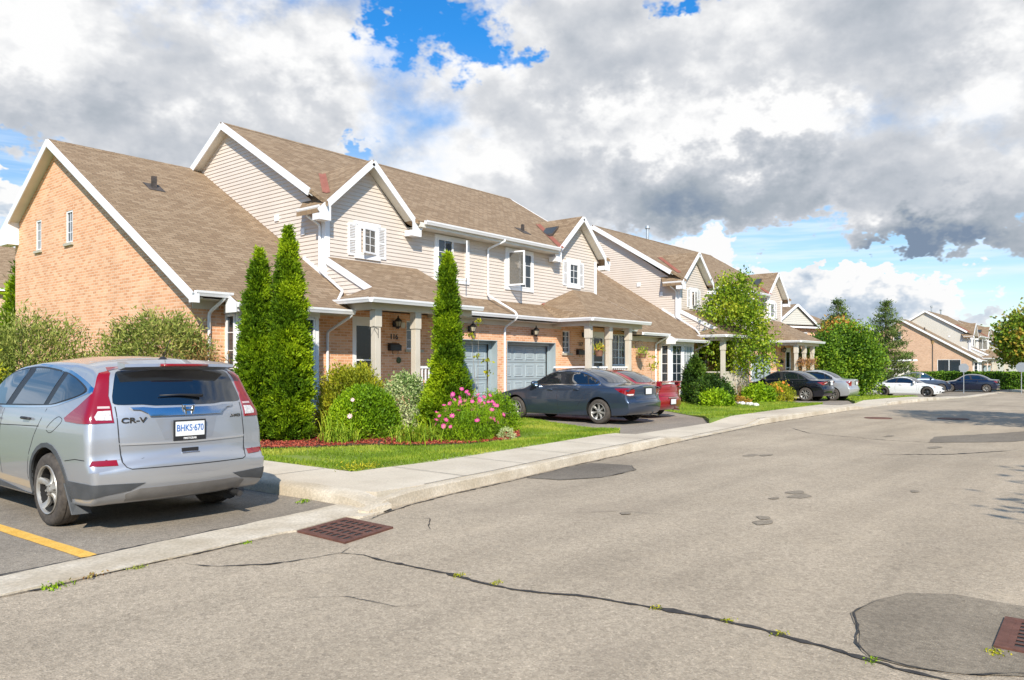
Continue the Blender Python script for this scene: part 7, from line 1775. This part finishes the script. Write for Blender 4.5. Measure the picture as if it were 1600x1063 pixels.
# street lamp
lp = thing('street_lamp', 'black street lamp with a lantern head in front of the far brick wall', 'street lamp', (94.2, 17.95, gz(94)))
MB().lathe([(.11, 0), (.11, .5), (.07, .6), (.055, 4.5), (.07, 4.55)], n=12).build('pole', M['iron'], lp, smooth=40, uv=False)
MB().lathe([(0, 5.25), (.06, 5.2), (.25, 5.02), (.26, 4.98), (.20, 4.98)], n=12).build('lamp_cap', M['iron'], lp, uv=False)
MB().lathe([(.10, 4.55), (.20, 4.97)], n=8).build('lantern_glass', plain('lamp_amber', (.32, .20, .09), .3), lp, uv=False)
def octsign(label, loc, rz, h, s=.32, two=None):
    t = thing('road_sign', label, 'road sign', loc, rz, None)
    MB().tube([(0, .03, 0), (0, .03, h+s*.8)], .03, 8).build('post', M['galv'], t, uv=False)
    m = MB(); P_ = [(s*math.cos(R(22.5+45*k)), -.0, h+s*math.sin(R(22.5+45*k))) for k in range(8)]; m.slab(P_, .012, (0, -1, 0)); m.build('sign_back', M['signback'], t, uv=False)
M['signback'] = plain('sign_back', (.26, .28, .30), .45, metal=.3)
octsign('back of an octagonal sign among the far parked cars', (68.6, 10.9, gz(68)), R(-72), 2.0, .36)
octsign('back of an octagonal sign on a pale post at the right edge', (69.6, 7.25, gz(69)), R(-78), 2.05, .38)

# ---- distant buildings
def simple_house(label, loc, rz, w_, d_, he, hr, wallm, parts, roof='gable', over=.35, gable_up=None):
    """w_ along x, d_ along y; ridge along x; front at y=0"""
    root = thing('house', label, 'house', loc, rz); m = MB()
    m.box(0, w_, 0, d_, -.5, he)
    if roof == 'gable':
        for x0, x1 in ((0, .15), (w_-.15, w_)): m.slab([(x0, 0, he), (x0, d_, he), (x0, d_/2, he+(hr-he)*.96)], x1-x0, (1, 0, 0))
    m.build('wall', wallm, root)
    r_ = MB(); k = (hr-he)/(d_/2)
    if roof == 'gable':
        ze = he-over*k
        r_.slab([(-over, -over, ze), (w_+over, -over, ze), (w_+over, d_/2, hr), (-over, d_/2, hr)], .12); r_.slab([(-over, d_/2, hr), (w_+over, d_/2, hr), (w_+over, d_+over, ze), (-over, d_+over, ze)], .12)
    else:
        ze = he-.02; o_ = over; a, b_ = d_/2+0., w_-d_/2; 
        if a > b_: a = b_ = w_/2
        A = [(-o_, -o_, ze), (w_+o_, -o_, ze), (w_+o_, d_+o_, ze), (-o_, d_+o_, ze)]; r1, r2 = (a, d_/2, hr), (b_, d_/2, hr)
        for q in ([A[0], A[1], r2, r1], [A[2], A[3], r1, r2], [A[1], A[2], r2], [A[3], A[0], r1]): r_.slab(q, .06)
    r_.build('roof', M['shingle'], root)
    g_ = MB(); g_.box(-over, w_+over, -over-.10, -over, he-over*(k if roof == 'gable' else 0)-.14, he-over*(k if roof == 'gable' else 0)); g_.build('gutter', M['white'], root)
    for u0, u1, z0, z1 in parts:
        f = MB(); f.box(u0-.06, u1+.06, -.05, .02, z0-.06, z1+.06); fr = f.build('window', M['white'], root); p = MB(); p.box(u0, u1, -.06, .0, z0, z1); p.build('pane', M['glass'], fr)
    return root
h3 = simple_house('brick house with a small pediment gable behind the middle townhouses', (63.6, 24.6, gz(64)), R(-21), 9.6, 9., 5.55, 8.3, M['brick'], [(4.0, 5.0, 3.9, 5.0), (1.3, 2.2, 3.9, 5.0)], 'hip')
m = MB(); m.slab([(.5, -.50, 5.65), (3.3, -.50, 7.45), (3.3, 2.6, 7.45), (.5, 2.6, 5.65)], .10); m.slab([(3.3, -.50, 7.45), (6.1, -.50, 5.65), (6.1, 2.6, 5.65), (3.3, 2.6, 7.45)], .10); m.build('pediment_roof', M['shingle'], h3)
m = MB(); siding(m, 'y', -.32, [(.85, 5.7), (5.75, 5.7), (3.3, 7.28)], -1, step=.16); m.build('pediment_siding', M['siding2'], h3)
for a in (-1, 1):
    m = MB(); m.beam((3.3+a*2.85, -.53, 5.52), (3.3, -.53, 7.37), .04, .2); m.build('rake_board', M['white'], h3)
m = MB(); m.box(9.56, 9.66, -.06, .04, 0, 5.4); m.build('downspout', M['white'], h3)
hs_ = simple_house('beige sided garage with a low grey roof beside the far brick wall', (74.9, 20.8, gz(75)), R(-52), 5.2, 4.2, 2.75, 3.9, M['siding2'], [(1.0, 2.0, 1.0, 1.9)], 'hip', .4)
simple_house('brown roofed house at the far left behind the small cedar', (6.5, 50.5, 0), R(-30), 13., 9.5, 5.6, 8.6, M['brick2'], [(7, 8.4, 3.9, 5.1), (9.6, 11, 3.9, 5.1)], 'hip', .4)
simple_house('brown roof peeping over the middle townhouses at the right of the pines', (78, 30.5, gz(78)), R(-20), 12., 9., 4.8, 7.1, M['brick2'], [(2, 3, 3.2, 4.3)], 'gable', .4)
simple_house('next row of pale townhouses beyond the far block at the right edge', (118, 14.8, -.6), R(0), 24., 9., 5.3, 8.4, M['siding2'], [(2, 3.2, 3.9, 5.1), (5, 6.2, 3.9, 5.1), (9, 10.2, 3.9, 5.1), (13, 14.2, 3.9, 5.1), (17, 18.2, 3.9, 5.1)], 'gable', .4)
simple_house('brick bungalow row seen across the road behind the viewer', (-20, -22, 0), R(0), 46., 9., 3.0, 6.4, M['brick2'], [(4, 6, 1, 2.2), (12, 14, 1, 2.2), (22, 24, 1, 2.2), (32, 34, 1, 2.2), (40, 42, 1, 2.2)], 'gable', .5)
